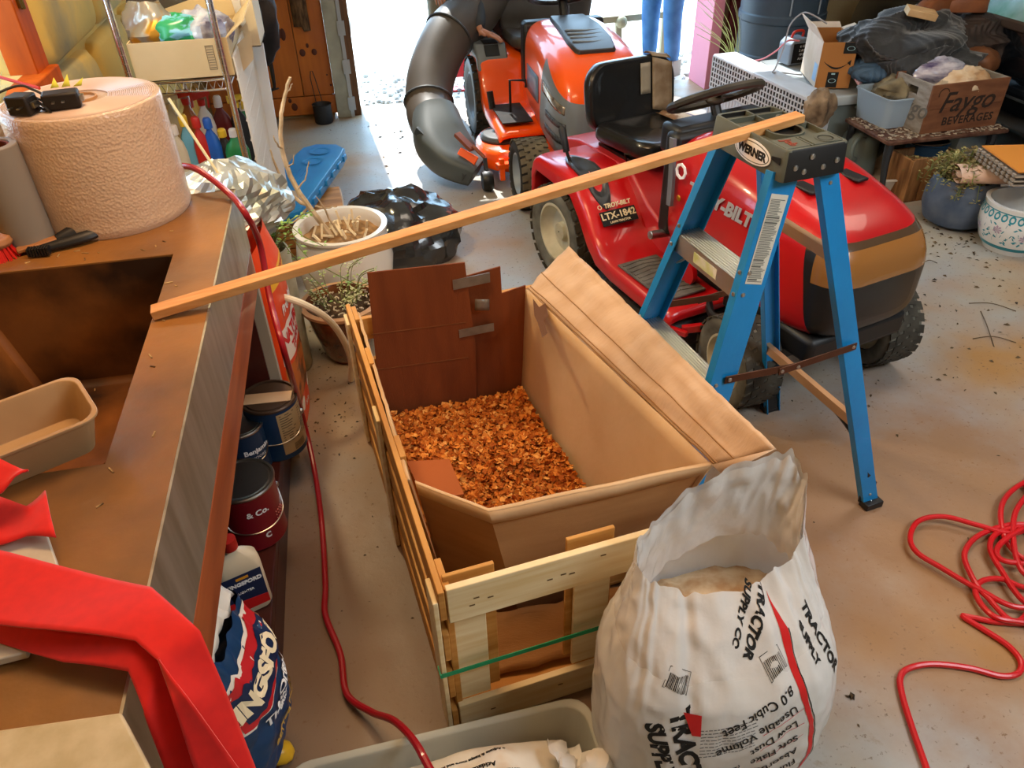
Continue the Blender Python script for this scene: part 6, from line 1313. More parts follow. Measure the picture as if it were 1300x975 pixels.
cc = V(chg.location); q = MB(); P = [GY(x, y, Y) for x, y, Y in ((1015, 52, 4.45), (1000, 52, 4.5), (985, 65, 4.6), (965, 76, 4.8), (940, 77, 4.9), (915, 74, 4.9))]; q.tube(cr(P, 8), .005, 8); tag(q.build('red_cable', mat('pink_red_cable', '#c8646a', .4)), 'pink red charger cable looping down to the white heater', 'cable')
q = MB(); P = [GY(x, y, Y) for x, y, Y in ((1050, 30, 4.3), (1030, 18, 4.35), (1018, 17, 4.4), (1003, 32, 4.4), (995, 60, 4.4), (985, 85, 4.35), (981, 92, 4.3))]+[G(990, 92, zt+.006), G(1018, 95, zt+.006)]; q.tube(cr(P, 8), .0045, 8); tag(q.build('grey_cable', mat('grey_cable', '#9a9aa0', .4)), 'grey cable arching over the smiling carton onto the tote lid', 'cable')
# tall barrel
bl = thing('rubbish_barrel', 'tall blue grey plastic barrel with moulded rings behind the white heater', 'barrel', (3.0, 5.36, 0)); q = MB()
q.lathe([(.001, 0), (.25, 0), (.262, .02), (.275, .30), (.287, .31), (.287, .34), (.278, .35), (.285, .55), (.297, .56), (.297, .60), (.288, .61), (.295, .85), (.31, .86), (.31, .90), (.28, .90), (.27, .3)], 48, cap=False); q.build('drum', mat('barrel_blue', '#42515e', .5, col2='#36434f', scale=3), bl, bevel=.002)
q = MB(); 
for a in (-1.9, -1.2): q.tube([V((.30*cos(a), .30*sin(a), .9)), V((.30*cos(a), .30*sin(a), .62))], .006, 6)
q.each('strap', mat('grey_strap', '#8c959c', .5), bl)
tag(MB().b2((2.78, 5.70, 0), (2.98, 5.74, 1.2)).build('maroon_board', mat('maroon', '#5a1c1e', .6), bevel=.003), 'dark maroon board leaning upright behind the spiky grass', 'board')
sg = thing('spiky_grass', 'pale dry grass blades fanning out beside the blue grey barrel', 'plant', (2.64, 5.2, 0)); q = MB(); random.seed(41)
q2 = MB(); q2.lathe([(.001, 0), (.08, 0), (.1, .2), (.09, .2), (.085, .17), (.001, .17)], 20, cap=False); q2.build('pot', BLK, sg)
for i in range(16):
    a = random.uniform(2.0, 4.4); l = random.uniform(.25, .5); h_ = random.uniform(.35, .75); P = cr([(0, 0, .17), (cos(a)*l*.3, sin(a)*l*.2, .17+h_*.6), (cos(a)*l, sin(a)*l*.5, .17+h_)], 6); q.tube(P, [.006*(1-i_/len(P))+.001 for i_ in range(len(P))], 4, sq=.3)
q.build('blades', mat('dry_blade', '#c9cf95', .6), sg)
# clear tote on the bench, wooden drinks crate
BH = .33; bn = thing('low_bench', 'low rusty brown metal bench covered in dry leaf litter', 'bench', (3.03, 3.70, 0), R(1)); 
RUST = mat('rusty_brown', '#4b2a20', .6, .3, col2='#7a5a48', scale=16, bump=.3)
q = MB(); q.b2((-.35, -.21, BH-.022), (.37, .20, BH)); q.build('bench_top', RUST, bn, bevel=.006)
for sx in (-1, 1):
    for sy in (-1, 1):
        q = MB(); q.tube(cr([(sx*.31, sy*.17, BH-.02), (sx*.31, sy*.175, BH*.6), (sx*.285, sy*.18, .004)], 5), [.026-.014*i/10 for i in range(11)], 8); q.build('leg', mat('dark_leg', '#3c4046', .4, .6), bn)
random.seed(77); q = MB()
for i in range(800):
    x, y = random.uniform(-.34, .36), random.uniform(-.2, .19); a = random.uniform(0, 3.1); l = random.uniform(.004, .012); q.box((x, y, .003), (l*2, l, .003), a)
o = q.build('leaf_litter', mat('dry_litter', '#c2b29c', .9, col2='#5d4b3e', scale=30), smooth=0); o.location = (3.03, 3.70, BH+.001); tag(o, 'dry crumbled leaves strewn over the low bench top', 'leaves', kind='stuff')
fg0, fg1 = G(1168, 172, BH), G(1262, 160, BH); wv = (fg1-fg0); wv.z = 0; FW = wv.length; fa = math.atan2(wv.y, wv.x); fh = GY(1184, 110, fg0.y).z-BH; fl0 = G(1132, 148, BH); FD = (fl0-fg0).length*.92
fg = thing('drinks_crate', 'old wooden drinks crate with faded script lettering on the low bench', 'crate', (fg0.x, fg0.y, BH+.004), fa)
WD = mat('brown_crate_wood', '#86583a', .7, col2='#6a4029', scale=3, stretch=(2, 8, 8), bump=.15); WG = mat('grey_crate_wood', '#a09a90', .8, col2='#857b6e', scale=6, stretch=(8, 2, 8), bump=.15)
q = MB(); 
for i in range(2): q.b2((0, 0, i*fh/2+.001), (FW, .012, (i+1)*fh/2-.001)); q.b2((0, FD-.012, i*fh/2+.001), (FW, FD, (i+1)*fh/2-.001))
q.b2((.01, .012, 0), (FW-.01, FD-.012, .01)); q.build('side_boards', WD, fg, bevel=.0015)
q = MB(); hy = FD/2
for x in (0, FW-.016):
    # end with hand hole: four boards around the opening
    q.b2((x, .012, 0), (x+.016, FD-.012, fh*.70)); q.b2((x, .012, fh*.86), (x+.016, FD-.012, fh*.995)); q.b2((x, .012, fh*.70), (x+.016, hy-.04, fh*.86)); q.b2((x, hy+.04, fh*.70), (x+.016, FD-.012, fh*.86))
q.each('end_board', WG, fg)
SC = mat('faded_black', '#2c201a', .8)
q = MB(); q.text('Faygo', fh*.58, (FW*.50, -.001, fh*.60), (1, 0, 0), (0, 0, 1), bold=.001, shear=.3); q.text('BEVERAGES', fh*.23, (FW*.58, -.001, fh*.22), (1, 0, 0), (0, 0, 1), bold=.001, sp=1.1); q.tube([V((FW*.16+.03*cos(a), -.001, fh*.80+.03*sin(a))) for a in [R(20+i*14) for i in range(14)]], .002, 4); q.build('lettering', SC, fg, smooth=0)
q = MB(); q.text('Faygo', fh*.5, (-.001, FD*.5, fh*.45), (0, -1, 0), (0, 0, 1), bold=.001, shear=.3); q.build('lettering', mat('faded_grey', '#6d6b66', .8), fg, smooth=0)
q = MB()
for a, b_ in (((.0, -.0015, .0), (.012, 0, fh)), ((FW-.012, -.0015, 0), (FW, 0, fh))): q.b2(a, b_)
q.each('corner_strip', WD, fg)
def clumpf(name, label, px, py, Y, r, m, amp=.015, seed=1, cat='bag', sc=14): return clump(name, label, tuple(GY(px, py, Y)), r, m, amp, sc, seed, cat)
Yc_ = fg0.y+FD*.5
clumpf('freezer_bag', 'clear and purple zip bag sticking out of the drinks crate', 1195, 92, Yc_+.02, (.13, .05, .05), mat('zip_bag', '#c9c4cc', .2, col2='#4b3f66', scale=9, coat=.4, stretch=(1, 1, 3)), .02, 3)
clumpf('tissue_wad', 'cream crumpled tissue and packets filling the drinks crate', 1215, 103, Yc_, (.14, .09, .05), mat('cream_tissue', '#dcc9ac', .8, col2='#b88f63', scale=10), .03, 6, 'tissue')
clumpf('yellow_packet', 'small yellow packet in the right half of the drinks crate', 1238, 100, Yc_-.02, (.035, .03, .02), mat('packet_yellow', '#e3a52f', .5), .008, 8, 'packet')
# clear bin on the left end of the bench
c0 = G(1100, 152, BH); ctb = thing('clear_bin', 'hazy clear plastic bin of odds and ends at the left end of the bench', 'bin', (2.80, 3.86, BH+.003), R(4)); c_ = G(1112, 128, BH+.08)
ctb.location = (c_.x+.02, 3.80, BH+.003); q = MB(); Rr_ = lambda k_, z: [V((x*k_, y*k_, z)) for x, y in rrect(.26, .30, .035, 4)]
q.loft([Rr_(.86, 0), Rr_(1, .15), Rr_(1.04, .15), Rr_(1.04, .158), Rr_(.97, .158), Rr_(.84, .006)]); q.build('bin', mat('hazy_blue_plastic', '#a9bccb', .3, alpha=.75), ctb)
clump('work_gloves', 'crumpled khaki gloves heaped in the clear bin', (ctb.location.x+.03, ctb.location.y+.02, BH+.15), (.10, .09, .05), mat('khaki_cloth', '#85785c', .9, col2='#3c362c', scale=9), .03, 12, 5, 'gloves')
clump('bottle_top', 'dark blue cap lying at the front of the clear bin', (ctb.location.x+.06, ctb.location.y-.08, BH+.145), (.035, .03, .02), mat('cap_navy', '#1e3f8f', .4), .004, 12, 5, 'cap')
q = MB(); P = [G(1085, 100, .50), G(1115, 80, .50), G(1118, 88, .50), G(1090, 108, .48)]; q.sheet(P, .01); tag(q.build('pink_folder', mat('pink_card', '#d4a7ae', .7)), 'pink card folder jutting out below the black blankets', 'folder')
# quilted blankets
def blanket(name, label, c, r, rz, m, seed, amp=.05):
    q = MB()
    def f_(p):
        l = max(p.length, 1e-5); d_ = p/l; a = (1-3*abs(nz((p.x, p.y*1.6, p.z*2), 4, seed)))*amp+(1-2.5*abs(nz(p, 9, seed+3)))*amp*.5; ph = (p.x*.9+abs((p.y*6+seed) % 1-.5)*.14)*27; a += .010*abs(ph % 1-.5)*2
        return p+d_*a
    q.ball((0, 0, 0), r, 190, 90, f_); o = q.build(name, m, smooth=60); o.location = c; o.rotation_euler = (0, 0, rz); return tag(o, label, 'blanket')
BK = mat('quilt_black', '#22262b', .65, col2='#15171a', scale=6, bump=.2, bscale=70, sheen=.5); BN = mat('quilt_blue', '#3f5870', .7, bump=.5, bscale=60)
cA_ = GY(1150, 55, 4.15); blanket('moving_blanket', 'black quilted blanket bundled on top of the heap', (cA_.x, 4.15, .66), (.34, .24, .11), .1, BK, 2)
cB_ = GY(1170, 85, 4.02); blanket('moving_blanket', 'black quilted blanket folded lower at the front of the heap', (cB_.x, 4.0, .55), (.31, .20, .10), -.1, BK, 8)
cC_ = GY(1100, 75, 4.15); blanket('moving_blanket', 'blue grey edge of a blanket poking out at the left of the heap', (cC_.x, 4.1, .53), (.14, .17, .05), .3, BN, 11, .02)
cD_ = GY(1222, 55, 4.2); blanket('moving_blanket', 'brown black blanket at the right of the heap', (cD_.x, 4.2, .60), (.20, .22, .13), .3, mat('quilt_brown', '#3d2f28', .7, col2='#211d1c', scale=5, bump=.4, bscale=60), 15, .03)
clumpf('leather_cushion', 'tan leather cushion wedged under the right of the blankets', 1242, 78, 3.95, (.10, .10, .07), mat('tan_leather', '#7d4e2d', .5, col2='#5d3820', scale=9), .008, 3, 'cushion')
# boots and wood block on the heap
for px, lb_ in ((1184, 'left brown leather boot lying on the blankets'), (1222, 'right brown leather boot with loose laces on the blankets')):
    p = GY(px, 12, 4.2); bt_ = thing('work_boot', lb_, 'boot', (p.x, 4.2, .775), R(200 if px < 1200 else 160), 'boots on the blankets'); q = MB()
    q.loft([[V((x*k_+xo, y*ky, z)) for x, y in rrect(.26, .09, .04, 4)] for k_, ky, xo, z in ((1, 1, 0, 0), (1, 1, 0, .02), (.98, .98, 0, .03), (.9, .95, -.01, .06), (.55, .9, -.05, .09), (.42, .85, -.07, .13), (.42, .85, -.075, .19))]); q.build('upper', mat('boot_leather', '#8a4f27', .5, col2='#6e3b1c', scale=9), bt_, smooth=50, bevel=.004)
    q = MB(); 
    for i in range(5): q.tube([(-.0+.02*i-.03, -.03, .105-.012*i), (-.0+.02*i-.025, .03, .105-.012*i)], .003, 5)
    q.each('laces', mat('lace_dark', '#2f231b', .8), bt_)
q = MB(); q.box((0, 0, .02), (.16, .085, .036), R(-18)); q.build('wood_offcut', mat('pale_offcut', '#d7b283', .6, col2='#c39b69', scale=4, stretch=(1, 6, 6)), bevel=.003); o = C.objects['wood_offcut']; p = GY(1162, 10, 4.1); o.location = (p.x, 4.05, .80); o.rotation_euler = (R(12), R(8), 0); tag(o, 'pale wood offcut lying across the boots on the blanket heap', 'wood')
# watering can, tray, log box
wc = thing('watering_can', 'grey plastic watering can with round handle in front of the grey tote', 'watering can', (0, 0, 0)); p = G(1092, 205, 0); wc.location = (p.x, p.y, 0)
p = G(1085, 205, .05); wc.location = (2.80, 3.98-.10, 0); q = MB(); q.lathe([(.001, 0), (.105, 0), (.11, .01), (.10, .22), (.08, .25), (.05, .26), (.001, .262)], 32, cap=False); q.build('can', mat('can_grey', '#6f7c79', .45), wc, smooth=50)
q = MB(); q.tube([(-.06-.055*cos(a), -.085-.02*cos(a), .19+.065*sin(a)) for a in [R(-80+i*16) for i in range(18)]], .011, 10); q.build('handle', mat('can_grey', '#6f7c79'), wc); q = MB(); q.tube(cr([(.09, 0, .06), (.18, .02, .14), (.24, .04, .26)], 5), [.02-.001*i for i in range(11)], 10); q.build('spout', mat('can_grey', '#6f7c79'), wc)
bu = thing('blue_bucket', 'dark blue bucket in shadow behind the bench leg', 'bucket', (3.03, 4.03-.0, 0)); bu.location = (3.06, 3.98-.32+.0, 0); q = MB(); q.lathe([(.001, 0), (.085, 0), (.11, .24), (.116, .245), (.108, .25), (.1, .2), (.08, .02)], 28, cap=False); q.build('pail', mat('deep_blue', '#1d3f57', .5), bu)
q = MB(); q.tube([(.11*cos(a), .11*sin(a), .24-.02*sin(a)) for a in [R(180+i*10) for i in range(19)]], .003, 6); q.build('bail', STEEL, bu)
ty = thing('seed_tray', 'dirty white seed tray on the floor behind the red mower hood', 'tray', (0, 0, 0), R(-8)); p = G(1115, 218, .06); ty.location = (p.x-.02, p.y, 0); Rr_ = lambda w_, d_, z: [V((x, y, z)) for x, y in rrect(w_, d_, .02, 3)]
q = MB(); q.loft([Rr_(.26, .36, 0), Rr_(.31, .42, .09), Rr_(.33, .44, .09), Rr_(.33, .44, .098), Rr_(.30, .41, .098), Rr_(.25, .35, .008)]); q.build('tray', mat('dirty_white', '#d3cbbd', .6, col2='#9d7a58', scale=6, thr=(.55, .75)), ty)
lg = thing('wooden_planter', 'rough wooden planter box with trailing dry plant under the bench', 'planter', (0, 0, 0), R(2)); p = G(1165, 256, 0); lg.location = (p.x+.06, p.y+.10, 0)
LW = mat('rough_log', '#a8794a', .85, col2='#6e4a2b', scale=5, stretch=(6, 6, 1), bump=.5); q = MB()
for i in range(4): q.b2((-.15+i*.078, -.09, 0), (-.15+i*.078+.074, -.075, .24-.01*(i % 2)))
q.b2((-.15, .09, 0), (.162, .105, .23)); q.b2((-.155, -.09, 0), (-.14, .1, .23)); q.b2((.15, -.09, 0), (.165, .1, .23)); q.b2((-.14, -.075, .0), (.15, .09, .19)); q.build('slats', LW, lg, bevel=.004)
random.seed(51); b0 = V(lg.location)+V((0, 0, .19)); stems = []
for i in range(14): a = random.uniform(3.3, 6.2); stems.append([b0+V((.1*cos(a), .05*sin(a), 0)), b0+V((.14*cos(a), .10*sin(a), .04)), b0+V((.16*cos(a), .13*sin(a), -.12*random.random()))])
DRYL = mat('dry_leaf', '#a9a06c', .8, col2='#6e6038', scale=30); leafplant(lg, b0, stems, 14, .016, DRYL)
# dark blue pot of stonecrop
sp = thing('blue_pot', 'round dark blue stone pot overflowing with brown green stonecrop', 'planter', (2.93, 3.10+.02, 0)); sp.location = (2.93, 3.16, 0)
q = MB(); q.lathe([(.001, 0), (.10, 0), (.15, .03), (.172, .10), (.172, .16), (.15, .23), (.135, .25), (.125, .245), (.13, .21)], 40, cap=False); q.build('pot', mat('slate_blue', '#3c4b62', .55, col2='#5d6878', scale=9, bump=.25), sp)
q = MB(); q.lathe([(.001, .225), (.128, .225)], 30, cap=False); q.build('soil', EARTH, sp)
random.seed(61); b0 = V(sp.location)+V((0, 0, .23)); stems = []
for i in range(110):
    a = random.uniform(0, 6.3); l = random.uniform(.03, .13); o_ = random.uniform(.04, .21); stems.append([b0+V((.09*cos(a), .09*sin(a), 0)), b0+V((o_*.7*cos(a), o_*.7*sin(a), l)), b0+V((o_*cos(a), o_*sin(a), l*.6-.10*(random.random() < .35)))])
leafplant(sp, b0, stems, 24, .021, mat('stonecrop', '#a09c62', .7, col2='#6b5534', scale=22))
# porcelain planter
pc = thing('porcelain_planter', 'blue and white painted porcelain planter at the right edge', 'planter', (3.02, 2.86, 0))
def pp_(a, z):
    zs = [(0, .12), (.02, .13), (.05, .15), (.12, .172), (.17, .175), (.21, .165), (.225, .17), (.235, .17)]
    for (z0, r0), (z1, r1) in zip(zs, zs[1:]):
        if z0 <= z <= z1: r_ = r0+(r1-r0)*(z-z0)/(z1-z0); break
    else: r_ = .17
    return V((r_*cos(a), r_*sin(a), z))
q = MB(); q.lathe([(.001, 0), (.12, 0), (.13, .02), (.15, .05), (.172, .12), (.175, .17), (.165, .21), (.17, .225), (.17, .235), (.15, .235), (.145, .1)], 56, cap=False); q.build('pot', mat('porcelain', '#e4e8ea', .15, coat=.6), pc)
TB_ = mat('teal_paint', '#2a8fa3', .3); q = MB()
for z0, z1 in ((.028, .048),): q.loft([[pp_(2*pi*i/56, z)*1.004 for i in range(56)] for z in (z0, z1)], False, False)
for i in range(30):
    a = 2*pi*i/30; q.loft([[pp_(a+.085*k_*cos(t), .19+.018*k_*sin(t))*1.006 for t in [2*pi*j/12 for j in range(12)]] for k_ in (1, .55)], False, False)
q.loft([[pp_(2*pi*i/56, z)*1.004 for i in range(56)] for z in (.208, .213)], False, False)
random.seed(71)
for i in range(190): a = random.uniform(0, 6.3); z = random.uniform(.06, .165); t = random.uniform(0, 3); q.add([pp_(a, z)*1.005, pp_(a+.07*cos(t), z+.012*sin(t)+.004)*1.005, pp_(a+.13*cos(t), min(.17, z+.02*sin(t)))*1.005, pp_(a+.06*cos(t), z+.01*sin(t)-.006)*1.005], [(0, 1, 2, 3)])
q.build('teal_pattern', TB_, pc); q = MB()
for i in range(9):
    a = 2*pi*i/9; z = .11+.02*(i % 2)
    for k_ in range(7): t = 2*pi*k_/7; q.add([pp_(a, z)*1.007, pp_(a+.10*cos(t-.3), z+.016*sin(t-.3))*1.007, pp_(a+.13*cos(t), z+.022*sin(t))*1.007, pp_(a+.10*cos(t+.3), z+.016*sin(t+.3))*1.007], [(0, 1, 2, 3)])
q.build('lilac_flowers', mat('lilac_paint', '#b7a3bd', .4), pc)
# rolled newspaper and stacked egg tray + orange card on the porcelain planter
rp = thing('newspaper_roll', 'pale rolled up papers lying across the porcelain planter', 'paper', (2.86, 2.90, .245), R(-18)); q = MB()
def spiral(k0, k1, rx_, rz_): return [((rx_-.006*t)*cos(t)*1.0, (rz_-.005*t)*sin(t)) for t in [k0+(k1-k0)*i/44 for i in range(45)]]
sp_ = spiral(0, 12.5, .09, .052); q.loft([[V((y, x, max(.002, z+.052)))for y, z in sp_] for x in (-.02, .38)], False, False, False)
q.v = [(v[1], v[0], v[2]) for v in q.v]; q.build('sheets', mat('newsprint', '#dcc3b2', .75, col2='#c79f86', scale=5), rp, solid=.0012)
p = G(1222, 225, .30); rp.location = (p.x+.03, p.y+.05, .236)
q = MB(); et = thing('egg_tray', 'stack of grey egg trays under an orange card at the right edge', 'tray', (3.10, 3.02, .34), R(-12)); p = G(1285, 205, .40); et.location = (p.x+.08, p.y, .34)
for k_ in range(3):
    for i in range(9): q.box((-.14+.0, -.16+i*.04, .012+k_*.02), (.012, .022, .016)); 
    q.b2((-.14, -.18, .004+k_*.02), (.15, .18, .010+k_*.02))
q.build('trays', mat('egg_grey', '#968a7c', .9), et, bevel=.002)
q = MB(); q.sheet([(-.13, -.17, .068), (.15, -.17, .068), (.15, .17, .068), (-.13, .17, .068)], .006); tag(q.build('orange_card', mat('orange_card', '#d68a35', .6)), 'flat orange card lying on top of the grey egg trays', 'card'); o = C.objects['orange_card']; o.location = et.location; o.rotation_euler = et.rotation_euler
# parked black car
car = thing('parked_car', 'dark blue black car parked along the right wall', 'car', (4.2, 4.1, 0)); CO = V((4.2, 4.1, 0)); CARM = mat('car_black', '#0b1016', .12, coat=1); xs_ = 3.62
side = [(xs_+.12, .18), (xs_+.04, .24), (xs_, .34), (xs_-.01, .48), (xs_+.015, .60), (xs_+.06, .70)]
full = side+[(4.78-(x-xs_), z) for x, z in reversed(side)]
q = MB(); q.loft([[V((4.2+(x-4.2)*k_, y, z*kz))-CO for x, z in full] for y, k_, kz in ((1.75, .82, .8), (1.9, .94, .93), (2.3, 1, 1), (5.1, 1, 1), (5.5, .95, .95), (5.62, .85, .8))]); q.build('body', CARM, car, smooth=40)
q = MB(); gl_ = [(xs_+.07, .745), (xs_+.30, 1.16), (4.78-.30, 1.16), (4.78-.07, .745)]; q.loft([[V((4.2+(x-4.2)*k_, y, .745+(z-.745)*kz))-CO for x, z in gl_] for y, k_, kz in ((2.5, .95, .02), (3.0, 1, 1), (4.6, 1, 1), (5.2, .95, .02))]); q.build('cabin_glass', mat('car_glass', '#a9d3dc', .05, col2='#6fa79a', scale=5, spec=1, coat=1), car, smooth=30)
q = MB(); q.b2(V((xs_+.05, 2.5, .70))-CO, V((xs_+.10, 5.1, .75))-CO); q.build('belt_trim', mat('trim_brown', '#4d4038', .5), car, bevel=.01); q = MB(); q.b2(V((xs_-.018, 2.3, .395))-CO, V((xs_+.0, 5.1, .41))-CO); q.build('chrome_strip', CHROME, car)
q = MB(); q.bar(V((xs_+.075, 3.55, .75))-CO, V((xs_+.305, 3.62, 1.165))-CO, .04, .03); q.bar(V((xs_+.3, 3.0, 1.17))-CO, V((xs_+.3, 4.6, 1.17))-CO, .05, .03); q.build('door_frame', BLK, car)
for y in (2.25, 5.0):
    wheel(car, tuple(V((xs_+.14, y, .30))-CO), .30, .2, STEEL, -1, side=BLK, n=30)
# ============================================================ people
def skin_mesh(name, joints, edges, m, parent, sub=2):
    me = bpy.data.meshes.new(name); names = list(joints); me.from_pydata([joints[n][0] for n in names], [(names.index(a), names.index(b_)) for a, b_ in edges], []); me.materials.append(m)
    o = bpy.data.objects.new(name, me); C.objects.link(o); o.parent = parent
    o.modifiers.new('skin', 'SKIN'); 
    lay = me.skin_vertices[0] if me.skin_vertices else None
    if lay is None:
        bm = bmesh.new(); bm.from_mesh(me); bm.verts.layers.skin.verify(); bm.to_mesh(me); bm.free(); lay = me.skin_vertices[0]
    for i, n in enumerate(names):
        r_ = joints[n][1]; lay.data[i].radius = (r_ if isinstance(r_, tuple) else (r_, r_)); lay.data[i].use_root = (i == 0)
    s_ = o.modifiers.new('sub', 'SUBSURF'); s_.levels = sub; s_.render_levels = sub
    for q_ in (o.modifiers['skin'],): q_.use_smooth_shade = True
    return o
def person(label, loc, rz, J, jacket, trousers, shoem, hairm, skinm):
    t = thing('person', label, 'person', loc, rz)
    leg = [('pel', 'hL'), ('hL', 'kL'), ('kL', 'aL'), ('pel', 'hR'), ('hR', 'kR'), ('kR', 'aR')]
    arm = [('pel', 'spi'), ('spi', 'che'), ('che', 'sL'), ('sL', 'eL'), ('eL', 'wL'), ('che', 'sR'), ('sR', 'eR'), ('eR', 'wR')]
    full = leg+[('aL', 'tL'), ('aR', 'tR')]+arm+[('che', 'nec'), ('nec', 'hea'), ('hea', 'cro')]
    jj = {k_: (v[0], v[1]*.80) for k_, v in J.items()}
    for s_ in 'LR':
        w_, e_ = V(J['w'+s_][0]), V(J['e'+s_][0]); d_ = (w_-e_).normalized(); dn = V(J.get('hd'+s_, (tuple(d_), 0))[0]).normalized(); sd = dn.cross(V((0, 0, 1))); sd = sd.normalized() if sd.length > .2 else V((0, 1, 0))
        jj['p'+s_] = (tuple(w_+dn*.05), .024); full.append(('w'+s_, 'p'+s_))
        for k_ in range(4):
            b_ = w_+dn*.088+sd*(-.027+.018*k_); l = (.055, .068, .074, .064)[k_]; jj['f%d%s' % (k_, s_)] = (tuple(b_), .0095); jj['g%d%s' % (k_, s_)] = (tuple(b_+dn*l*.55+V((0, 0, -.004))), .0085); jj['h%d%s' % (k_, s_)] = (tuple(b_+dn*l+V((0, 0, -.02))), .007)
            full += [('p'+s_, 'f%d%s' % (k_, s_)), ('f%d%s' % (k_, s_), 'g%d%s' % (k_, s_)), ('g%d%s' % (k_, s_), 'h%d%s' % (k_, s_))]
        tb_ = w_+dn*.03+sd*.035; jj['i'+s_] = (tuple(tb_), .011); jj['j'+s_] = (tuple(tb_+dn*.03+sd*.022), .009); full += [('w'+s_, 'i'+s_), ('i'+s_, 'j'+s_)]
    order = {'pel': jj['pel']}; order.update(jj); order = {k_: v for k_, v in order.items() if not k_.startswith('hd')}
    body_ = skin_mesh('body', order, full, skinm, t, 1)
    hd = V(J['hea'][0]); q = MB(); q.ball(hd+V((0, .01, .05)), (.078, .098, .085), 20, 14); q.build('hair', hairm, t)
    q = MB(); f0 = hd+V((0, -.092, 0)); q.ball(f0+V((0, .0, -.01)), (.012, .02, .022), 8, 6)
    q.ball(hd+V((.08, .0, -.005)), (.01, .02, .03), 8, 6); q.ball(hd+V((-.08, .0, -.005)), (.01, .02, .03), 8, 6); q.build('nose_and_ears', skinm, t)
    q = MB(); q.ball(f0+V((.032, .008, .018)), (.012, .006, .007), 8, 6); q.ball(f0+V((-.032, .008, .018)), (.012, .006, .007), 8, 6); q.box(f0+V((0, .004, -.05)), (.045, .006, .007)); q.build('eyes_and_mouth', mat('feature_dark', '#3a2018', .5), t)
    tj = {k_: (J[k_][0], J[k_][1]*1.12) for k_ in ('pel', 'hL', 'kL', 'aL', 'hR', 'kR', 'aR')}
    skin_mesh('trousers', tj, leg, trousers, t, 2)
    aj = {k_: (J[k_][0], J[k_][1]*1.15) for k_ in ('che', 'spi', 'pel', 'sL', 'eL', 'wL', 'sR', 'eR', 'wR')}; aj['wL'] = (J['wL'][0], J['wL'][1]*1.5); aj['wR'] = (J['wR'][0], J['wR'][1]*1.5)
    skin_mesh('jacket', aj, arm, jacket, t, 2)
    for s_ in 'LR':
        a_, b_ = V(J['a'+s_][0]), V(J['t'+s_][0]); q = MB(); d_ = (b_-a_); d_.z = 0; d_.normalize(); sd = V((-d_.y, d_.x, 0)); c_ = V((a_.x, a_.y, 0))+d_*.06
        q.loft([[c_+d_*x*k_+sd*y*kw+V((0, 0, z))+d_*xo for x, y in rrect(.30, .115, .05, 4)] for k_, kw, z, xo in ((1, 1, 0, 0), (1, 1, .03, 0), (.97, .97, .045, 0), (.85, .95, .075, -.015), (.45, .9, .12, -.07))]); q.build('shoe', shoem, t, smooth=50)
    return t
JEAN = mat('blue_jeans', '#4777a8', .85, col2='#2f5c8c', scale=7, bump=.4, bscale=16); SKN = mat('skin', '#b98266', .55); 
base_ = dict(pel=((0, 0, .95), .14), spi=((0, 0, 1.12), .13), che=((0, 0, 1.36), .15), nec=((0, -.01, 1.50), .065), hea=((0, -.02, 1.62), .10), cro=((0, -.01, 1.70), .085),
    hL=((.10, 0, .88), .105), kL=((.11, -.02, .48), .072), aL=((.12, .02, .08), .055), tL=((.13, -.10, .035), .03), hR=((-.10, 0, .88), .105), kR=((-.11, -.02, .48), .072), aR=((-.12, .02, .08), .055), tR=((-.13, -.10, .035), .03),
    sL=((.20, 0, 1.40), .075), eL=((.25, .02, 1.12), .052), wL=((.25, -.05, .88), .034), sR=((-.20, 0, 1.40), .075), eR=((-.25, .02, 1.12), .052), wR=((-.25, -.05, .88), .034))
person('person in blue jeans and grey shoes standing outside the doorway', (2.50, 6.32, -.02), R(-60), base_, mat('tan_coat', '#8d8677', .8), JEAN, mat('grey_shoe', '#7d736a', .7), mat('hair_brown', '#3a2a20', .8), SKN)
# the one leaning on the orange mower: feet beside its rear wheel, right hand on the fender console
hand = V((.88, 5.08, .625)); P0 = V((.76, 5.74, 0))
J2 = dict(base_); J2.update(spi=((.02, -.03, 1.10), .13), che=((.10, -.14, 1.30), .15), nec=((.13, -.22, 1.42), .065), hea=((.15, -.27, 1.53), .10), cro=((.15, -.27, 1.61), .085), sL=((.26, -.14, 1.30), .075), sR=((-.09, -.18, 1.32), .075), eL=((.30, -.30, 1.02), .05), wR=((-.16, -.30, .90), .034), eR=((-.18, -.12, 1.06), .05))
wr = hand-P0+V((-.07, .02, .035)); J2['wL'] = (tuple(wr), .032); J2['hdL'] = ((.85, -.35, -.25), 0); J2['eL'] = ((.10, -.36, .92), .048)
person('person in dark jacket resting a hand on the orange mower fender', tuple(P0), 0, J2, mat('dark_jacket', '#3d4248', .8, col2='#2c3036', scale=5), mat('khaki', '#8f8a78', .85, bump=.3), mat('brown_shoe', '#4a3a2c', .7), mat('hair_brown', '#3a2a20'), SKN)
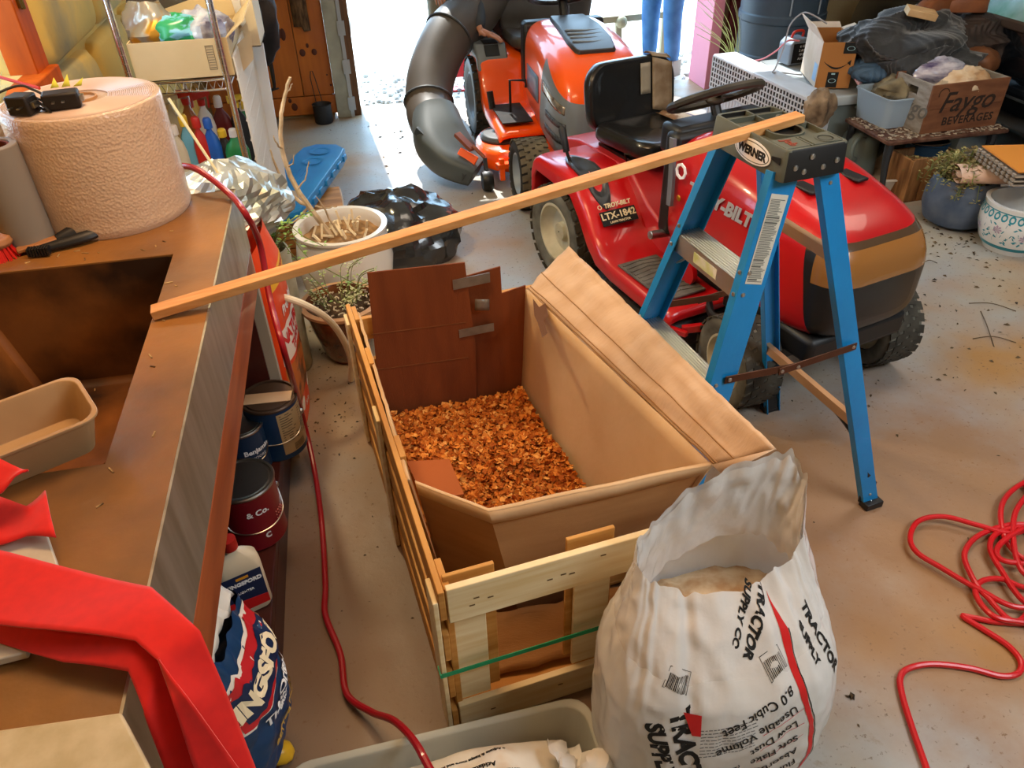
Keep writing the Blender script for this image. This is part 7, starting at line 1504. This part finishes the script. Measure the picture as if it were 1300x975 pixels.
# ============================================================ just outside
q = MB(); a, b_, c_ = GY(750, 27, 6.6), GY(845, 18, 6.6), GY(785, 24, 6.6); d_ = V((c_.x+.04, 6.6, 0)); q.bar(a, b_, .05, .05); q.bar(c_, V((c_.x+.02, 6.6, -.02)), .05, .05); q.ball(c_+V((.02, -.03, -.02)), .05, 10, 8); q.bar(a, V((a.x-.05, 6.6, -.02)), .05, .05); q.bar(b_, V((b_.x, 6.6, -.02)), .05, .05)
tag(q.build('trailer_rail', mat('tan_rail', '#8f8468', .6, .3), bevel=.004), 'tan metal trailer rail standing outside behind the orange mower', 'rail')
ri = thing('red_implement', 'red steel implement standing outside to the left of the orange mower', 'implement', (0, 0, 0)); p = G(578, 128, 0); ri.location = (p.x, p.y+.35, -.02); Yr = p.y+.35; q = MB()
a = GY(567, 70, Yr); q.b2((a.x-p.x, -.02, .10), (a.x-p.x+.06, .02, a.z)); q.b2((a.x-p.x, -.02, .10), (a.x-p.x+.20, .02, .32)); q.b2((.0, -.02, .0), (.03, .02, .12)); q.b2((-.06, -.06, 0), (.12, .06, .015)); q.build('frame', mat('implement_red', '#c02026', .4), ri, bevel=.005)
q = MB(); p = GY(441, 28, YB+.3); q.ball((0, 0, 0), (.035, .03, .085), 18, 12); o = q.build('white_float', WHT); o.location = (p.x-.01, YB+.2, p.z); tag(o, 'white rounded bottle shape hanging outside the left door jamb', 'float')
# scattered leaves and dirt on the floor (uncountable)
random.seed(91); q = MB(); q.k = 0
def fleck(x, y, l, z=.0015): 
    a = random.uniform(0, 6.3); q.k = random.choice((0, 0, 1)); q.add([V((x+l*cos(a), y+l*sin(a), z)), V((x-l*.4*sin(a), y+l*.4*cos(a), z+l*.5)), V((x-l*cos(a), y-l*sin(a), z)), V((x+l*.4*sin(a), y-l*.4*cos(a), z))], [(0, 1, 2, 3)])
for (px, py, n_, sx, sy, l) in ((1225, 300, 170, .30, .16, .010), (1270, 370, 60, .35, .35, .009), (415, 420, 70, .06, .16, .008), (405, 540, 50, .07, .2, .006), (440, 520, 30, .04, .1, .005), (1250, 440, 50, .5, .5, .007), (1100, 600, 40, .5, .4, .004), (460, 690, 30, .15, .4, .004), (600, 175, 120, .35, .35, .012), (1180, 420, 30, .2, .2, .008)):
    c_ = G(px, py)
    for i in range(n_): 
        x, y = random.gauss(c_.x, sx), random.gauss(c_.y, sy)
        if y < 5.8 and x < 3.5: fleck(x, y, l*random.uniform(.5, 1.5))
p = G(1078, 885)
for i in range(3): fleck(p.x+i*.004, p.y, .012)
q.k = 0
for (pa, pb) in (((1230, 385), (1290, 395)), ((1235, 430), (1290, 435)), ((1170, 335), (1190, 334)), ((1245, 395), (1262, 440))): q.tube(cr([G(*pa, .003), (G(*pa, .003)+G(*pb, .003))/2+V((.01, .02, .006)), G(*pb, .003)], 6), .0018, 4)
tag(q.build('leaf_litter', [mat('leaf_brown', '#5b4a34', .9), mat('leaf_dark', '#3a332a', .9)], smooth=0), 'dry leaves, twigs and dirt scattered over the garage floor', 'debris', kind='stuff')
